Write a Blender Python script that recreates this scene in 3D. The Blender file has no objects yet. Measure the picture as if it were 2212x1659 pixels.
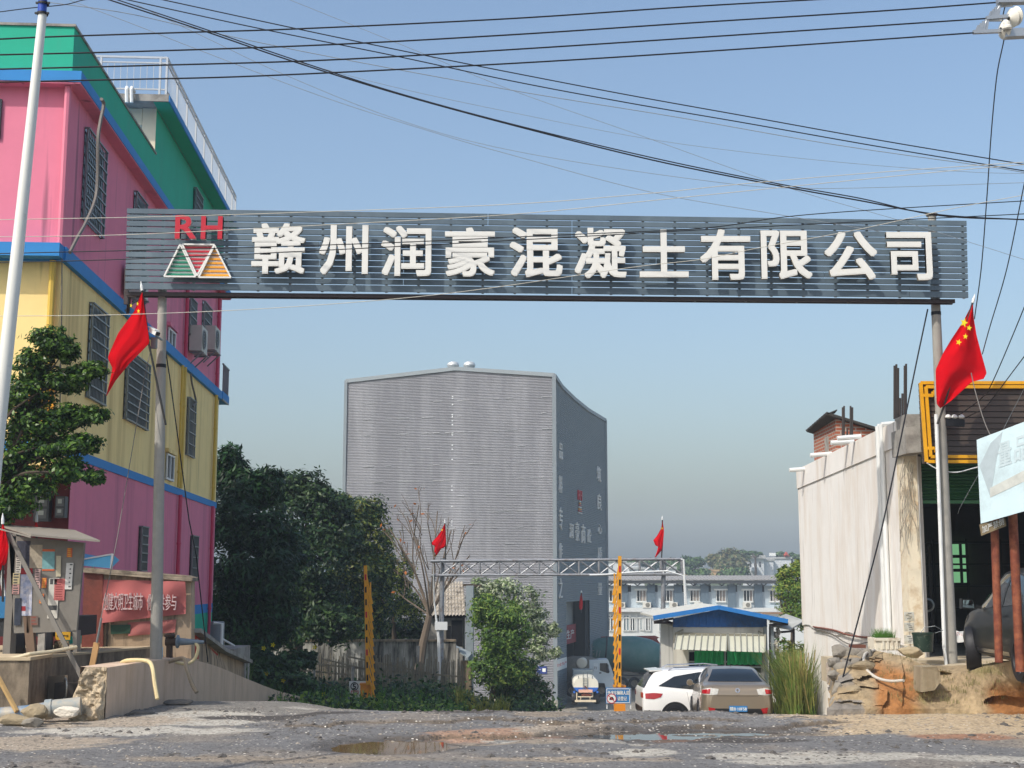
import bpy, bmesh, math, random
import numpy as np
from mathutils import Vector, Matrix, noise
from mathutils.bvhtree import BVHTree
R = math.radians
S = bpy.context.scene
COL = S.collection
# ---------------------------------------------------------------- camera, sky, sun, exposure
W, H, F = 2212.0, 1659.0, 2900.0
PIT = math.atan(425.5 / F); CP, SP = math.cos(PIT), math.sin(PIT)
CZ = 2.1
cam = bpy.data.cameras.new('camera'); camo = bpy.data.objects.new('camera', cam); COL.objects.link(camo)
camo.location = (0, 0, CZ); camo.rotation_euler = (math.pi / 2 + PIT, 0, 0)
cam.sensor_width = 36; cam.lens = 36 * F / W; cam.clip_start = .1; cam.clip_end = 5000
S.camera = camo
SUN_EL, SUN_AZ = R(46), R(225)          # azimuth clockwise from +Y: behind the camera, to its left
wd = bpy.data.worlds.new("World"); S.world = wd; wd.use_nodes = True
nt = wd.node_tree; bg = nt.nodes['Background']
sky = nt.nodes.new('ShaderNodeTexSky'); sky.sky_type = 'NISHITA'; sky.sun_disc = False
sky.sun_elevation = SUN_EL; sky.sun_rotation = SUN_AZ
sky.air_density = 1.3; sky.dust_density = 4.0; sky.ozone_density = 2.0; sky.altitude = 0
tint = nt.nodes.new('ShaderNodeMix'); tint.data_type = 'RGBA'; tint.blend_type = 'MULTIPLY'; tint.inputs[0].default_value = 1; tint.inputs[7].default_value = (1.0, 1.045, 1.09, 1)   # white balance of the skylight
nt.links.new(sky.outputs[0], tint.inputs[6]); nt.links.new(tint.outputs[2], bg.inputs[0]); bg.inputs[1].default_value = 0.15
sl = bpy.data.lights.new('sun', 'SUN'); sl.energy = 3.1; sl.angle = R(.6); sl.color = (1, .94, .86)
so = bpy.data.objects.new('sun', sl); COL.objects.link(so)
sd = Vector((math.sin(SUN_AZ) * math.cos(SUN_EL), math.cos(SUN_AZ) * math.cos(SUN_EL), math.sin(SUN_EL)))
so.rotation_euler = sd.to_track_quat('Z', 'Y').to_euler()
vs = S.view_settings; vs.view_transform = 'Standard'; vs.look = 'None'; vs.exposure = 0.2; vs.gamma = 1
S.cycles.max_bounces = 6; S.cycles.transparent_max_bounces = 8
rnd = random.Random(7); nrg = np.random.default_rng(7)
# ---------------------------------------------------------------- photo pixel (2212 wide) -> world
def ray(px, py):
    u = (px - W / 2) / F; v = (H / 2 - py) / F
    return Vector((u, CP - v * SP, SP + v * CP))
def at(px, py, Y):
    d = ray(px, py); return Vector((0, 0, CZ)) + d * (Y / d.y)
def onz(px, py, z=0.):
    d = ray(px, py); return Vector((0, 0, CZ)) + d * ((z - CZ) / d.z)
def hit(px, py, p0, n):
    d = ray(px, py); o = Vector((0, 0, CZ)); return o + d * ((p0 - o).dot(n) / d.dot(n))
def ppm(Y): return F / Y
# ---------------------------------------------------------------- materials
def hx(h, k=1.):
    h = h.lstrip('#'); out = []
    for i in (0, 2, 4):
        c = int(h[i:i + 2], 16) / 255; out.append((c / 12.92 if c <= .04045 else ((c + .055) / 1.055) ** 2.4) * k)
    return tuple(out)
MATS = {}
def mat(name, col, rough=.75, var=.12, scale=2.5, bump=0., bscale=40., metal=0., col2=None, s2=1.2, t2=.55, w2=.12,
        streak=False, spec=.4, coat=0., trans=0., attr=None, rvar=0., s2z=None, col3=None, s3=5., t3=.7, w3=.04, z3_=.05):
    if name in MATS: return MATS[name]
    if isinstance(col, str): col = hx(col)
    if isinstance(col2, str): col2 = hx(col2)
    m = bpy.data.materials.new(name); m.use_nodes = True; t = m.node_tree; N = t.nodes; L = t.links
    b = N['Principled BSDF']; b.inputs['Roughness'].default_value = rough; b.inputs['Metallic'].default_value = metal
    b.inputs['Specular IOR Level'].default_value = spec
    if coat: b.inputs['Coat Weight'].default_value = coat; b.inputs['Coat Roughness'].default_value = .05
    tc = N.new('ShaderNodeTexCoord'); src = tc.outputs['Object']
    n1 = N.new('ShaderNodeTexNoise'); n1.inputs['Scale'].default_value = scale; n1.inputs['Detail'].default_value = 6
    n1.inputs['Roughness'].default_value = .65
    L.new(src, n1.inputs['Vector'])
    mr = N.new('ShaderNodeMapRange'); mr.inputs[1].default_value = .25; mr.inputs[2].default_value = .75
    mr.inputs[3].default_value = 1 - var; mr.inputs[4].default_value = 1 + var
    L.new(n1.outputs[0], mr.inputs[0])
    mx = N.new('ShaderNodeMix'); mx.data_type = 'RGBA'; mx.blend_type = 'MULTIPLY'; mx.inputs[0].default_value = 1
    if attr:
        at_ = N.new('ShaderNodeAttribute'); at_.attribute_name = attr; L.new(at_.outputs['Color'], mx.inputs[6])
    else: mx.inputs[6].default_value = (*col, 1)
    L.new(mr.outputs[0], mx.inputs[7]); out = mx.outputs[2]
    if col2:
        mp = N.new('ShaderNodeMapping'); L.new(src, mp.inputs[0])
        if streak: mp.inputs['Scale'].default_value = (1, 1, s2z or .06)
        n2 = N.new('ShaderNodeTexNoise'); n2.inputs['Scale'].default_value = s2; n2.inputs['Detail'].default_value = 8
        n2.inputs['Roughness'].default_value = .7; L.new(mp.outputs[0], n2.inputs['Vector'])
        m2 = N.new('ShaderNodeMapRange'); m2.inputs[1].default_value = t2 - w2; m2.inputs[2].default_value = t2 + w2
        L.new(n2.outputs[0], m2.inputs[0])
        x2 = N.new('ShaderNodeMix'); x2.data_type = 'RGBA'; L.new(m2.outputs[0], x2.inputs[0])
        L.new(out, x2.inputs[6]); x2.inputs[7].default_value = (*col2, 1); out = x2.outputs[2]
    if col3:      # sparse dark drips running down
        mp = N.new('ShaderNodeMapping'); L.new(src, mp.inputs[0]); mp.inputs['Scale'].default_value = (1, 1, z3_); mp.inputs['Location'].default_value = (3.3, 7.1, 0)
        n4 = N.new('ShaderNodeTexNoise'); n4.inputs['Scale'].default_value = s3; n4.inputs['Detail'].default_value = 4; L.new(mp.outputs[0], n4.inputs['Vector'])
        m4 = N.new('ShaderNodeMapRange'); m4.inputs[1].default_value = t3 - w3; m4.inputs[2].default_value = t3 + w3; m4.inputs[4].default_value = .75; L.new(n4.outputs[0], m4.inputs[0])
        x4 = N.new('ShaderNodeMix'); x4.data_type = 'RGBA'; L.new(m4.outputs[0], x4.inputs[0]); L.new(out, x4.inputs[6]); x4.inputs[7].default_value = (*hx(col3), 1); out = x4.outputs[2]
    L.new(out, b.inputs['Base Color'])
    if rvar:
        r_ = N.new('ShaderNodeMapRange'); r_.inputs[3].default_value = rough - rvar; r_.inputs[4].default_value = rough + rvar
        L.new(n1.outputs[0], r_.inputs[0]); L.new(r_.outputs[0], b.inputs['Roughness'])
    if bump:
        n3 = N.new('ShaderNodeTexNoise'); n3.inputs['Scale'].default_value = bscale; n3.inputs['Detail'].default_value = 5
        L.new(src, n3.inputs['Vector']); bp = N.new('ShaderNodeBump'); bp.inputs['Strength'].default_value = bump
        bp.inputs['Distance'].default_value = .03; L.new(n3.outputs[0], bp.inputs['Height']); L.new(bp.outputs[0], b.inputs['Normal'])
    if trans:
        tr = N.new('ShaderNodeBsdfTranslucent'); L.new(out, tr.inputs[0]); ms = N.new('ShaderNodeMixShader')
        ms.inputs[0].default_value = trans; L.new(b.outputs[0], ms.inputs[1]); L.new(tr.outputs[0], ms.inputs[2])
        L.new(ms.outputs[0], N['Material Output'].inputs[0])
    MATS[name] = m; return m
# ---------------------------------------------------------------- mesh builder
XF = {}
class MB:
    def __init__(s): s.v = []; s.f = []; s.mi = []; s.m = 0
    def add(s, vs, fs):
        o = len(s.v); s.v += [Vector(p) for p in vs]; s.f += [[o + i for i in f] for f in fs]; s.mi += [s.m] * len(fs); return s
    def box(s, c, d, M=None):
        x, y, z = (k / 2 for k in d); c = Vector(c)
        P = [Vector((a * x, b * y, e * z)) for a in (-1, 1) for b in (-1, 1) for e in (-1, 1)]
        P = [c + (M @ p if M else p) for p in P]
        return s.add(P, [(0, 1, 3, 2), (4, 6, 7, 5), (0, 4, 5, 1), (2, 3, 7, 6), (0, 2, 6, 4), (1, 5, 7, 3)])
    def bb(s, x0, x1, y0, y1, z0, z1): return s.box(((x0 + x1) / 2, (y0 + y1) / 2, (z0 + z1) / 2), (abs(x1 - x0), abs(y1 - y0), abs(z1 - z0)))
    def bar(s, p, q, w, h=None, up=(0, 0, 1)):
        p = Vector(p); q = Vector(q); h = h or w; d = (q - p).normalized(); up = Vector(up)
        if abs(d.dot(up)) > .98: up = Vector((0, 1, 0))
        a = d.cross(up).normalized() * w / 2; b = a.cross(d).normalized() * h / 2
        P = [p - a - b, p + a - b, p + a + b, p - a + b, q - a - b, q + a - b, q + a + b, q - a + b]
        return s.add(P, [(0, 3, 2, 1), (4, 5, 6, 7), (0, 1, 5, 4), (1, 2, 6, 5), (2, 3, 7, 6), (3, 0, 4, 7)])
    def tube(s, pts, r, n=8, cap=True):
        pts = [Vector(p) for p in pts]; k = len(pts); rs = r if isinstance(r, (list, tuple)) else [r] * k
        o = len(s.v); prev = None
        for i, p in enumerate(pts):
            d = (pts[min(i + 1, k - 1)] - pts[max(i - 1, 0)]).normalized()
            if prev is None:
                a = d.cross(Vector((0, 0, 1)))
                if a.length < .05: a = d.cross(Vector((1, 0, 0)))
            else: a = prev - d * prev.dot(d)
            a.normalize(); prev = a; b = d.cross(a)
            for j in range(n):
                t = 2 * math.pi * j / n; s.v.append(p + (a * math.cos(t) + b * math.sin(t)) * rs[i])
        for i in range(k - 1):
            for j in range(n):
                s.f.append([o + i * n + j, o + i * n + (j + 1) % n, o + (i + 1) * n + (j + 1) % n, o + (i + 1) * n + j]); s.mi.append(s.m)
        if cap:
            s.f.append([o + j for j in range(n)][::-1]); s.f.append([o + (k - 1) * n + j for j in range(n)]); s.mi += [s.m] * 2
        return s
    def lathe(s, prof, c, axis=(0, 0, 1), n=20):
        ax = Vector(axis).normalized(); a = ax.cross(Vector((1, 0, 0)))
        if a.length < .1: a = ax.cross(Vector((0, 1, 0)))
        a.normalize(); b = ax.cross(a); c = Vector(c); o = len(s.v)
        for r, h in prof:
            for j in range(n):
                t = 2 * math.pi * j / n; s.v.append(c + ax * h + (a * math.cos(t) + b * math.sin(t)) * max(r, 1e-4))
        for i in range(len(prof) - 1):
            for j in range(n):
                s.f.append([o + i * n + j, o + i * n + (j + 1) % n, o + (i + 1) * n + (j + 1) % n, o + (i + 1) * n + j]); s.mi.append(s.m)
        return s
    def prism(s, poly, d):
        """closed polygon of 3D points, extruded by the vector d"""
        poly = [Vector(p) for p in poly]; d = Vector(d); n = len(poly)
        return s.add(poly + [p + d for p in poly], [list(range(n))[::-1], [n + i for i in range(n)]] + [[i, (i + 1) % n, n + (i + 1) % n, n + i] for i in range(n)])
    def grid(s, rows):
        n = len(rows[0]); k = len(rows)
        return s.add([p for r in rows for p in r], [(i * n + j, i * n + j + 1, (i + 1) * n + j + 1, (i + 1) * n + j) for i in range(k - 1) for j in range(n - 1)])
    def build(s, name, m, parent=None, smooth=False, local=False, fix=True):
        me = bpy.data.meshes.new(name)
        vs_ = s.v
        if parent is not None and not local:
            iv = XF[parent].inverted(); vs_ = [iv @ p for p in vs_]
        me.from_pydata([tuple(p) for p in vs_], [], s.f)
        for mm in (m if isinstance(m, (list, tuple)) else [m]): me.materials.append(mm)
        me.polygons.foreach_set('material_index', s.mi)
        if fix:
            bm = bmesh.new(); bm.from_mesh(me); bmesh.ops.recalc_face_normals(bm, faces=bm.faces); bm.to_mesh(me); bm.free()
        if smooth: me.polygons.foreach_set('use_smooth', [True] * len(me.polygons)); 
        if smooth: me.set_sharp_from_angle(angle=R(40))
        o = bpy.data.objects.new(name, me); COL.objects.link(o)
        if parent is not None: o.parent = parent; XF[o] = XF[parent]
        else: XF[o] = Matrix.Identity(4)
        return o
def thing(name, label, cat, loc=(0, 0, 0), rz=0., group=None):
    o = bpy.data.objects.new(name, None); COL.objects.link(o); o.empty_display_size = .3
    o.location = loc; o.rotation_euler = (0, 0, rz); o['label'] = label; o['category'] = cat
    if group: o['group'] = group
    XF[o] = Matrix.Translation(Vector(loc)) @ Matrix.Rotation(rz, 4, 'Z'); return o
def tag(o, label, cat, group=None):
    o['label'] = label; o['category'] = cat
    if group: o['group'] = group
    return o
def struct(o, kind='structure'): o['kind'] = kind; return o
def dup(root, loc, rz=0., label=None):
    r = root.copy(); COL.objects.link(r); r.location = loc; r.rotation_euler = (0, 0, rz)
    if label: r['label'] = label
    XF[r] = Matrix.Translation(Vector(loc)) @ Matrix.Rotation(rz, 4, 'Z')
    for ch in list(root.children):
        c = ch.copy(); COL.objects.link(c); c.parent = r
        for g in list(ch.children):
            d = g.copy(); COL.objects.link(d); d.parent = c
    return r
# ---------------------------------------------------------------- lettering
TXM = {}
def txt_prepare(strings):
    tmp = []
    for s_, off in strings:
        cu = bpy.data.curves.new('t', 'FONT'); cu.body = s_; cu.size = 1; cu.extrude = .5; cu.offset = off; cu.resolution_u = 3
        o = bpy.data.objects.new('t', cu); COL.objects.link(o); tmp.append((s_, off, o, cu))
    dg = bpy.context.evaluated_depsgraph_get()
    for s_, off, o, cu in tmp:
        me = bpy.data.meshes.new_from_object(o.evaluated_get(dg)); n = len(me.vertices)
        co = np.zeros(n * 3); me.vertices.foreach_get('co', co); co = co.reshape(-1, 3)
        lo, hi = co.min(0), co.max(0); co = (co - lo) / np.maximum(hi - lo, 1e-6)
        TXM[s_] = (co, [tuple(p.vertices) for p in me.polygons]); bpy.data.meshes.remove(me)
    for s_, off, o, cu in tmp: bpy.data.objects.remove(o); bpy.data.curves.remove(cu)
def bold(mb, s_, o, ex, ey, dn, k=.03):
    """heavy lettering: the glyph laid over itself in eight shifted copies, a hair apart in depth"""
    o, ex, ey, dn = map(Vector, (o, ex, ey, dn)); a = k * ex.length; i = 0
    o2 = o + ex * k + ey * k; e1 = ex * (1 - 2 * k); e2 = ey * (1 - 2 * k)
    for dx, dy in ((0, 0), (1, 0), (-1, 0), (0, 1), (0, -1), (1, 1), (-1, 1), (1, -1), (-1, -1)):
        put(mb, s_, o2 + ex * k * dx + ey * k * dy + dn * (i * .006), e1, e2, dn * (1 - i * .012)); i += 1
    return mb
def put(mb, s_, o, ex, ey, dn):
    """lettering s_ fitted into the box o + ex*[0..1] + ey*[0..1], standing out by the vector dn"""
    co, fs = TXM[s_]; o, ex, ey, dn = map(Vector, (o, ex, ey, dn))
    mb.add([o + ex * float(c[0]) + ey * float(c[1]) + dn * float(c[2]) for c in co], fs); return mb
def resamp(pts, n):
    P = np.array([tuple(p) for p in pts], float); d = np.r_[0, np.cumsum(np.linalg.norm(np.diff(P, axis=0), axis=1))]
    t = np.linspace(0, d[-1], n); return np.stack([np.interp(t, d, P[:, i]) for i in range(P.shape[1])], 1)
def spline(pts, n):
    """Catmull-Rom through pts, n samples per span"""
    P = np.array([tuple(p) for p in pts], float); P = np.vstack([2 * P[0] - P[1], P, 2 * P[-1] - P[-2]]); out = []
    for i in range(1, len(P) - 2):
        for k in range(n):
            t = k / n; a, b, c, d = P[i - 1], P[i], P[i + 1], P[i + 2]
            out.append(.5 * (2 * b + (c - a) * t + (2 * a - 5 * b + 4 * c - d) * t * t + (3 * b - a - 3 * c + d) * t ** 3))
    out.append(P[-2]); return np.array(out)
def wire(pxs, Y0, Y1, r, n=6):
    sp = spline([(a, b) for a, b in pxs], 8); x = np.linspace(Y0, Y1, len(sp)); return MB().tube([at(a, b, y) for (a, b), y in zip(sp, x)], r, n)
SIGN = '赣州润豪混凝土有限公司'
txt_prepare([(c, 0.) for c in SIGN] + [('R', 0.), ('H', 0.)] + [(c, 0.) for c in '品料专作之筑良心质量商砼'] +
  [(c, 0.) for c in ('外来车辆和人员', '请登记', '5', '赣B·10F58', '创建文明卫生城市', '你我共参与', '加严禁倒', '73', '减速行驶', '以质量求生存靠信誉谋发展', '安全生产', '00P5', '商')])
# ================================================================ GROUND
def lerp(x, xs, ys): return float(np.interp(x, xs, ys))
def sstep(a, b, x):
    t = min(1, max(0, (x - a) / (b - a))); return t * t * (3 - 2 * t)
RY = [-60, 10, 20, 21.5, 23, 25, 28, 31, 34, 38, 45, 55, 80, 100, 240, 330, 420, 900]
RZ = [0, 0, 0, .03, -.12, -.45, -.9, -1.28, -1.55, -1.9, -2.5, -3.2, -5.7, -7.4, -7.4, 1.0, 3.0, 2.0]
PUD = [(at(845, 1589, 17.9), .74, .75), (at(1400, 1560, 19.4), 1.05, .55), (at(1570, 1556, 19.7), .95, .35)]
def hgt(x, y):
    z = lerp(y, RY, RZ)
    if 36 < y < 95: z += .75 * sstep(-.8, -3.2, x) * sstep(36, 44, y) * sstep(95, 70, y)
    if 25 < y < 60: z += .3 * sstep(6.0, 7.5, x) * sstep(60, 40, y) * sstep(25, 27, y)
    if 22 < y < 50 and x < -1.5:
        w = sstep(-1.5, -4.3, x) * sstep(50, 44, y); z = z * (1 - w) + w * lerp(y, [22, 25, 26.2, 28.6, 32.5, 36, 40, 46, 50], [0, -.05, -.2, -.47, -.88, -1.22, -1.55, -1.95, -2.3])
    if y > 260: z += 3 * noise.noise(Vector((x * .01, y * .01, 3)))
    if 8 < y < 24:
        z += .02 * noise.noise(Vector((x * .5, y * .5, 0))) + .022 * noise.noise(Vector((x * 1.7, y * 1.7, 5)))
        br = sstep(-.15, .35, noise.noise(Vector((x * .55, y * .8, 31)))); z += br * (.02 * noise.noise(Vector((x * 4.5, y * 4.5, 2))) + .011 * noise.noise(Vector((x * 9, y * 9, 8))))
        # worn hollow where the tarmac has broken away, with a stepped edge
        e = noise.noise(Vector((x * .9, y * .9, 9))) * .9
        if -2.4 < x < 6:
            c = 18.4 + .25 * x + e; w = sstep(-2.4, -1.4, x) * sstep(6, 4.2, x)
            z -= .065 * w * (sstep(c - .5, c - .4, y) - sstep(c + .8, c + .9, y))
        if -3.5 < x < 4:
            c2 = 20.6 + .12 * x + .6 * e
            z += .05 * sstep(c2 - .1, c2, y) * sstep(-3.5, -3, x) * sstep(4, 3, x)
        for p, a, b in PUD:
            d = ((x - p.x) / a) ** 2 + ((y - p.y) / b) ** 2
            if d < 2.2: z = z * (1 - sstep(2.2, .9, d)) + (-.05 - .02 * (1 - d)) * sstep(2.2, .9, d) + .012 * noise.noise(Vector((x * 6, y * 6, 1)))
    return z
ASPH = np.array(hx('#6e6d6c')) ; DUST = np.array(hx('#9c9080')); PALE = np.array(hx('#aca79c')); MUD = np.array(hx('#93705a'))
WET = np.array(hx('#4c4845')); DIRT = np.array(hx('#b19e82')); YARD = np.array(hx('#8a8478')); GRASSY = np.array(hx('#4f5a32'))
def fbm(x, y, s, k=0.):
    return .6 * noise.noise(Vector((x * s, y * s, k))) + .3 * noise.noise(Vector((x * s * 2.3, y * s * 2.3, k + 7))) + .18 * noise.noise(Vector((x * s * 5, y * s * 5, k + 3)))
def patch(x, y, cx, cy, a, b, soft=.5, k=0., amp=1.3):
    d = ((x - cx) / a) ** 2 + ((y - cy) / b) ** 2
    if d > 4: return 0.
    return sstep(1 + soft * .8, 1 - soft * .8, d + amp * .75 * fbm(x * .6, y, 1.6, k) + amp * .6 * fbm(x, y * 1.5, 4.5, k + 9))
PATCHES = []
def pp(px, py, w, h, c, k, amp=1.3, soft=.35):
    p = onz(px, py); a = w / 2 / ppm(p.y); y0 = onz(px, py + h / 2).y; y1 = onz(px, py - h / 2).y
    PATCHES.append((p.x, (y0 + y1) / 2, a, (y1 - y0) / 2, c, k, amp, soft))
# colours of what lies on the tarmac: pale concrete spills, dust, red mud, damp patches
for a in [(300, 1580, 520, 18, PALE, 1), (420, 1560, 330, 16, PALE, 2), (430, 1545, 260, 20, PALE, 3), (90, 1605, 330, 30, DUST, 4), (560, 1553, 240, 12, WET, 5),
          (870, 1540, 300, 20, ASPH * 1.15, 6), (1000, 1530, 340, 10, PALE, 7), (780, 1525, 300, 8, PALE, 8), (1080, 1585, 300, 26, MUD * .8 + DUST * .3, 9),
          (1230, 1575, 260, 18, DUST, 10), (1000, 1602, 420, 16, DUST * .8, 11), (1620, 1560, 360, 26, ASPH * 1.1, 12), (1690, 1582, 420, 14, DUST * .9, 13),
          (1900, 1545, 520, 26, DIRT, 14), (2050, 1570, 560, 40, DIRT, 15), (2090, 1592, 230, 12, MUD, 16, .6), (1760, 1635, 420, 22, PALE * .9, 17, 1.7), (1390, 1625, 110, 16, PALE * .95, 18, 1.8),
          (1560, 1600, 340, 12, WET, 19), (1950, 1615, 420, 24, ASPH, 20), (2150, 1640, 260, 14, PALE * .85, 21), (1250, 1640, 420, 10, DUST * .85, 22), (620, 1640, 700, 14, DUST * .75, 23),
          (200, 1560, 420, 22, DUST * 1.05, 24), (1450, 1590, 130, 10, MUD * .9, 25), (1180, 1552, 150, 10, DUST * .7, 26), (1340, 1600, 200, 10, PALE * .8, 27, 1.7), (1480, 1582, 420, 10, DUST, 28, 1.8),
          (1130, 1592, 150, 8, PALE * .9, 29, 1.6), (1700, 1648, 260, 10, PALE * .9, 30, 1.6), (1010, 1545, 280, 10, WET * 1.1, 31), (700, 1548, 200, 10, WET, 32)]: pp(*a)
def gcol(x, y):
    if y > 26.5:
        c = YARD.copy()
        if y < 95 and x < -.6: w = sstep(-.6, -1.8, x + .6 * fbm(x, y, .8)); c = c * (1 - w) + GRASSY * w
        if y > 235: c = GRASSY * .9
        return c
    n = fbm(x, y, 1.1, 40); c = ASPH * (1 + .18 * n)
    w = sstep(.05, .3, fbm(x, y, .45, 50)); c = c * (1 - .45 * w) + DUST * .8 * .45 * w
    w = sstep(21, 22.5, y) * .5; c = c * (1 - w) + YARD * w
    w = sstep(6.2, 7.4, x - (y - 17) * .1 + .5 * n) * sstep(14.5, 16, y); c = c * (1 - w) + DIRT * w
    for (cx, cy, a, b, col, k, amp, soft) in PATCHES:
        w = patch(x, y, cx, cy, a, b, soft, k, amp)
        if w > 0: c = c * (1 - w) + col * w
    if 13 < y < 22.4:
        w = sstep(.012, .035, hgt(x, y + .07) - hgt(x, y - .03)); c = c * (1 - w * .85) + np.array(hx('#5f5345')) * w * .85
    for p, a, b in PUD:
        d = ((x - p.x) / a) ** 2 + ((y - p.y) / b) ** 2
        if d < 3: w = sstep(3, 1.2, d) * .7; c = c * (1 - w) + WET * w
    return c
def axis(segs):
    out = []
    for a, b, st in segs:
        n = max(1, round((b - a) / st)); out += [a + (b - a) * i / n for i in range(n)]
    return out + [segs[-1][1]]
GX = axis([(-900, -60, 60), (-60, -16, 4), (-16, -8.5, .5), (-8.5, 10, .065), (10, 18, .5), (18, 70, 4), (70, 900, 60)])
GY = axis([(-60, 8, 6), (8, 13, .5), (13, 23.4, .075), (23.4, 60, .7), (60, 130, 3), (130, 440, 8), (440, 900, 60)])
nx, ny = len(GX), len(GY)
vs_ = []; cs_ = np.ones((nx * ny, 4), np.float32); i = 0
for y in GY:
    for x in GX:
        vs_.append((x, y, hgt(x, y))); cs_[i, :3] = gcol(x, y); i += 1
me = bpy.data.meshes.new('ground')
me.from_pydata(vs_, [], [(j * nx + i, j * nx + i + 1, (j + 1) * nx + i + 1, (j + 1) * nx + i) for j in range(ny - 1) for i in range(nx - 1)])
ca = me.color_attributes.new('gcol', 'FLOAT_COLOR', 'POINT'); ca.data.foreach_set('color', cs_.ravel())
# tarmac with its aggregate: light and dark stones a few centimetres across
gm = mat('ground', (1, 1, 1), rough=.9, var=.3, scale=7, bump=.9, bscale=28, attr='gcol', spec=.25)
t = gm.node_tree; N = t.nodes; L = t.links; b = N['Principled BSDF']; src = b.inputs['Base Color'].links[0].from_socket
tc = [n for n in N if n.type == 'TEX_COORD'][0]
vo = N.new('ShaderNodeTexVoronoi'); vo.inputs['Scale'].default_value = 17; L.new(tc.outputs['Object'], vo.inputs['Vector'])
def rng_(sock, a, b_, c, d):
    m = N.new('ShaderNodeMapRange'); m.inputs[1].default_value = a; m.inputs[2].default_value = b_; m.inputs[3].default_value = c; m.inputs[4].default_value = d
    L.new(sock, m.inputs[0]); return m.outputs[0]
sep = N.new('ShaderNodeSeparateColor'); L.new(vo.outputs['Color'], sep.inputs[0])
big = N.new('ShaderNodeTexNoise'); big.inputs['Scale'].default_value = .9; big.inputs['Detail'].default_value = 4; L.new(tc.outputs['Object'], big.inputs['Vector'])
def mul(a, b_):
    m = N.new('ShaderNodeMath'); m.operation = 'MULTIPLY'; L.new(a, m.inputs[0]); L.new(b_, m.inputs[1]); return m.outputs[0]
st = mul(mul(rng_(vo.outputs['Distance'], .22, .34, 1, 0), rng_(sep.outputs[0], .82, .86, 0, 1)), rng_(big.outputs[0], .38, .52, .25, 1))
dk = mul(rng_(vo.outputs['Distance'], .3, .5, 1, 0), rng_(sep.outputs[1], .5, .6, 0, .7))
mA = N.new('ShaderNodeMix'); mA.data_type = 'RGBA'; L.new(dk, mA.inputs[0]); L.new(src, mA.inputs[6]); mA.inputs[7].default_value = (*hx('#3f3b38'), 1)
mB = N.new('ShaderNodeMix'); mB.data_type = 'RGBA'; L.new(st, mB.inputs[0]); L.new(mA.outputs[2], mB.inputs[6]); mB.inputs[7].default_value = (*hx('#d8d2c6'), 1)
L.new(mB.outputs[2], b.inputs['Base Color'])
me.materials.append(gm); me.polygons.foreach_set('use_smooth', [True] * len(me.polygons))
go = bpy.data.objects.new('ground', me); COL.objects.link(go); struct(go)
# puddles: flat water lying in the hollows
wm = mat('muddy water', '#6e5a3e', rough=.03, var=.1, spec=.5)
wm2 = mat('grey water', '#4c4640', rough=.03, var=.1, spec=.5)
for k, ((p, a, b), m_) in enumerate(zip(PUD, (wm, wm2, wm2))):
    mb = MB(); n = 40
    ring = [Vector((p.x + a * 1.15 * math.cos(2 * math.pi * i / n) * (1 + .12 * math.sin(i * 1.7)), p.y + b * 1.15 * math.sin(2 * math.pi * i / n) * (1 + .1 * math.cos(i * 2.3)), -.046 - .006 * k)) for i in range(n)]
    mb.add(ring, [list(range(n))]); o = mb.build('puddle', m_, fix=False); struct(o)
# loose stones and rubble along the broken tarmac edges (one countless scatter)
def stones(name, pts, m, kind='stuff'):
    V = []; Fc = []
    for (x, y, z, r) in pts:
        o = len(V); 
        base = [(0, 0, 1), (1, 0, 0), (0, 1, 0), (-1, 0, 0), (0, -1, 0), (.6, .6, .6), (-.6, .6, .5), (-.6, -.6, .6), (.6, -.6, .5)]
        a = rnd.random() * 6.3; ca_, sa_ = math.cos(a), math.sin(a); sx, sy, sz = rnd.uniform(.7, 1.4), rnd.uniform(.6, 1.2), rnd.uniform(.4, .8)
        for (bx, by, bz) in base:
            j = rnd.uniform(.8, 1.2); X, Y_, Z = bx * sx * r * j, by * sy * r * j, bz * sz * r * j
            V.append((x + X * ca_ - Y_ * sa_, y + X * sa_ + Y_ * ca_, z + Z - .15 * r))
        Fc += [(o, o + 1, o + 5), (o, o + 5, o + 2), (o, o + 2, o + 6), (o, o + 6, o + 3), (o, o + 3, o + 7), (o, o + 7, o + 4), (o, o + 4, o + 8), (o, o + 8, o + 1),
               (o + 1, o + 2, o + 5), (o + 2, o + 3, o + 6), (o + 3, o + 4, o + 7), (o + 4, o + 1, o + 8)]
    me = bpy.data.meshes.new(name); me.from_pydata(V, [], Fc); me.materials.append(m); o = bpy.data.objects.new(name, me); COL.objects.link(o)
    XF[o] = Matrix.Identity(4)
    if kind: o['kind'] = kind
    return o
pts = []
for _ in range(3600):
    x = rnd.uniform(-6.5, 9); y = 23.4 - abs(rnd.gauss(0, 4.0))
    if y < 13.5: continue
    e = fbm(x, y, .8, 77)
    if e < .02 and rnd.random() < .75: continue
    pts.append((x, y, hgt(x, y), rnd.choice([.008, .01, .012, .014, .02, .028])))
pt2 = []
for _ in range(2600):
    x = rnd.uniform(-6.5, 8); y = rnd.uniform(14, 23)
    br = noise.noise(Vector((x * .55, y * .8, 31)))
    if br < .05: continue
    pt2.append((x, y, hgt(x, y), rnd.choice([.012, .016, .02, .03, .045, .06])))
stones('rubble', pt2, mat('tarmac rubble', '#57534f', var=.4, scale=1.1, rough=.95))
stones('gravel', pts, mat('gravel', '#8f877c', var=.4, scale=.9, rough=.95))
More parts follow.
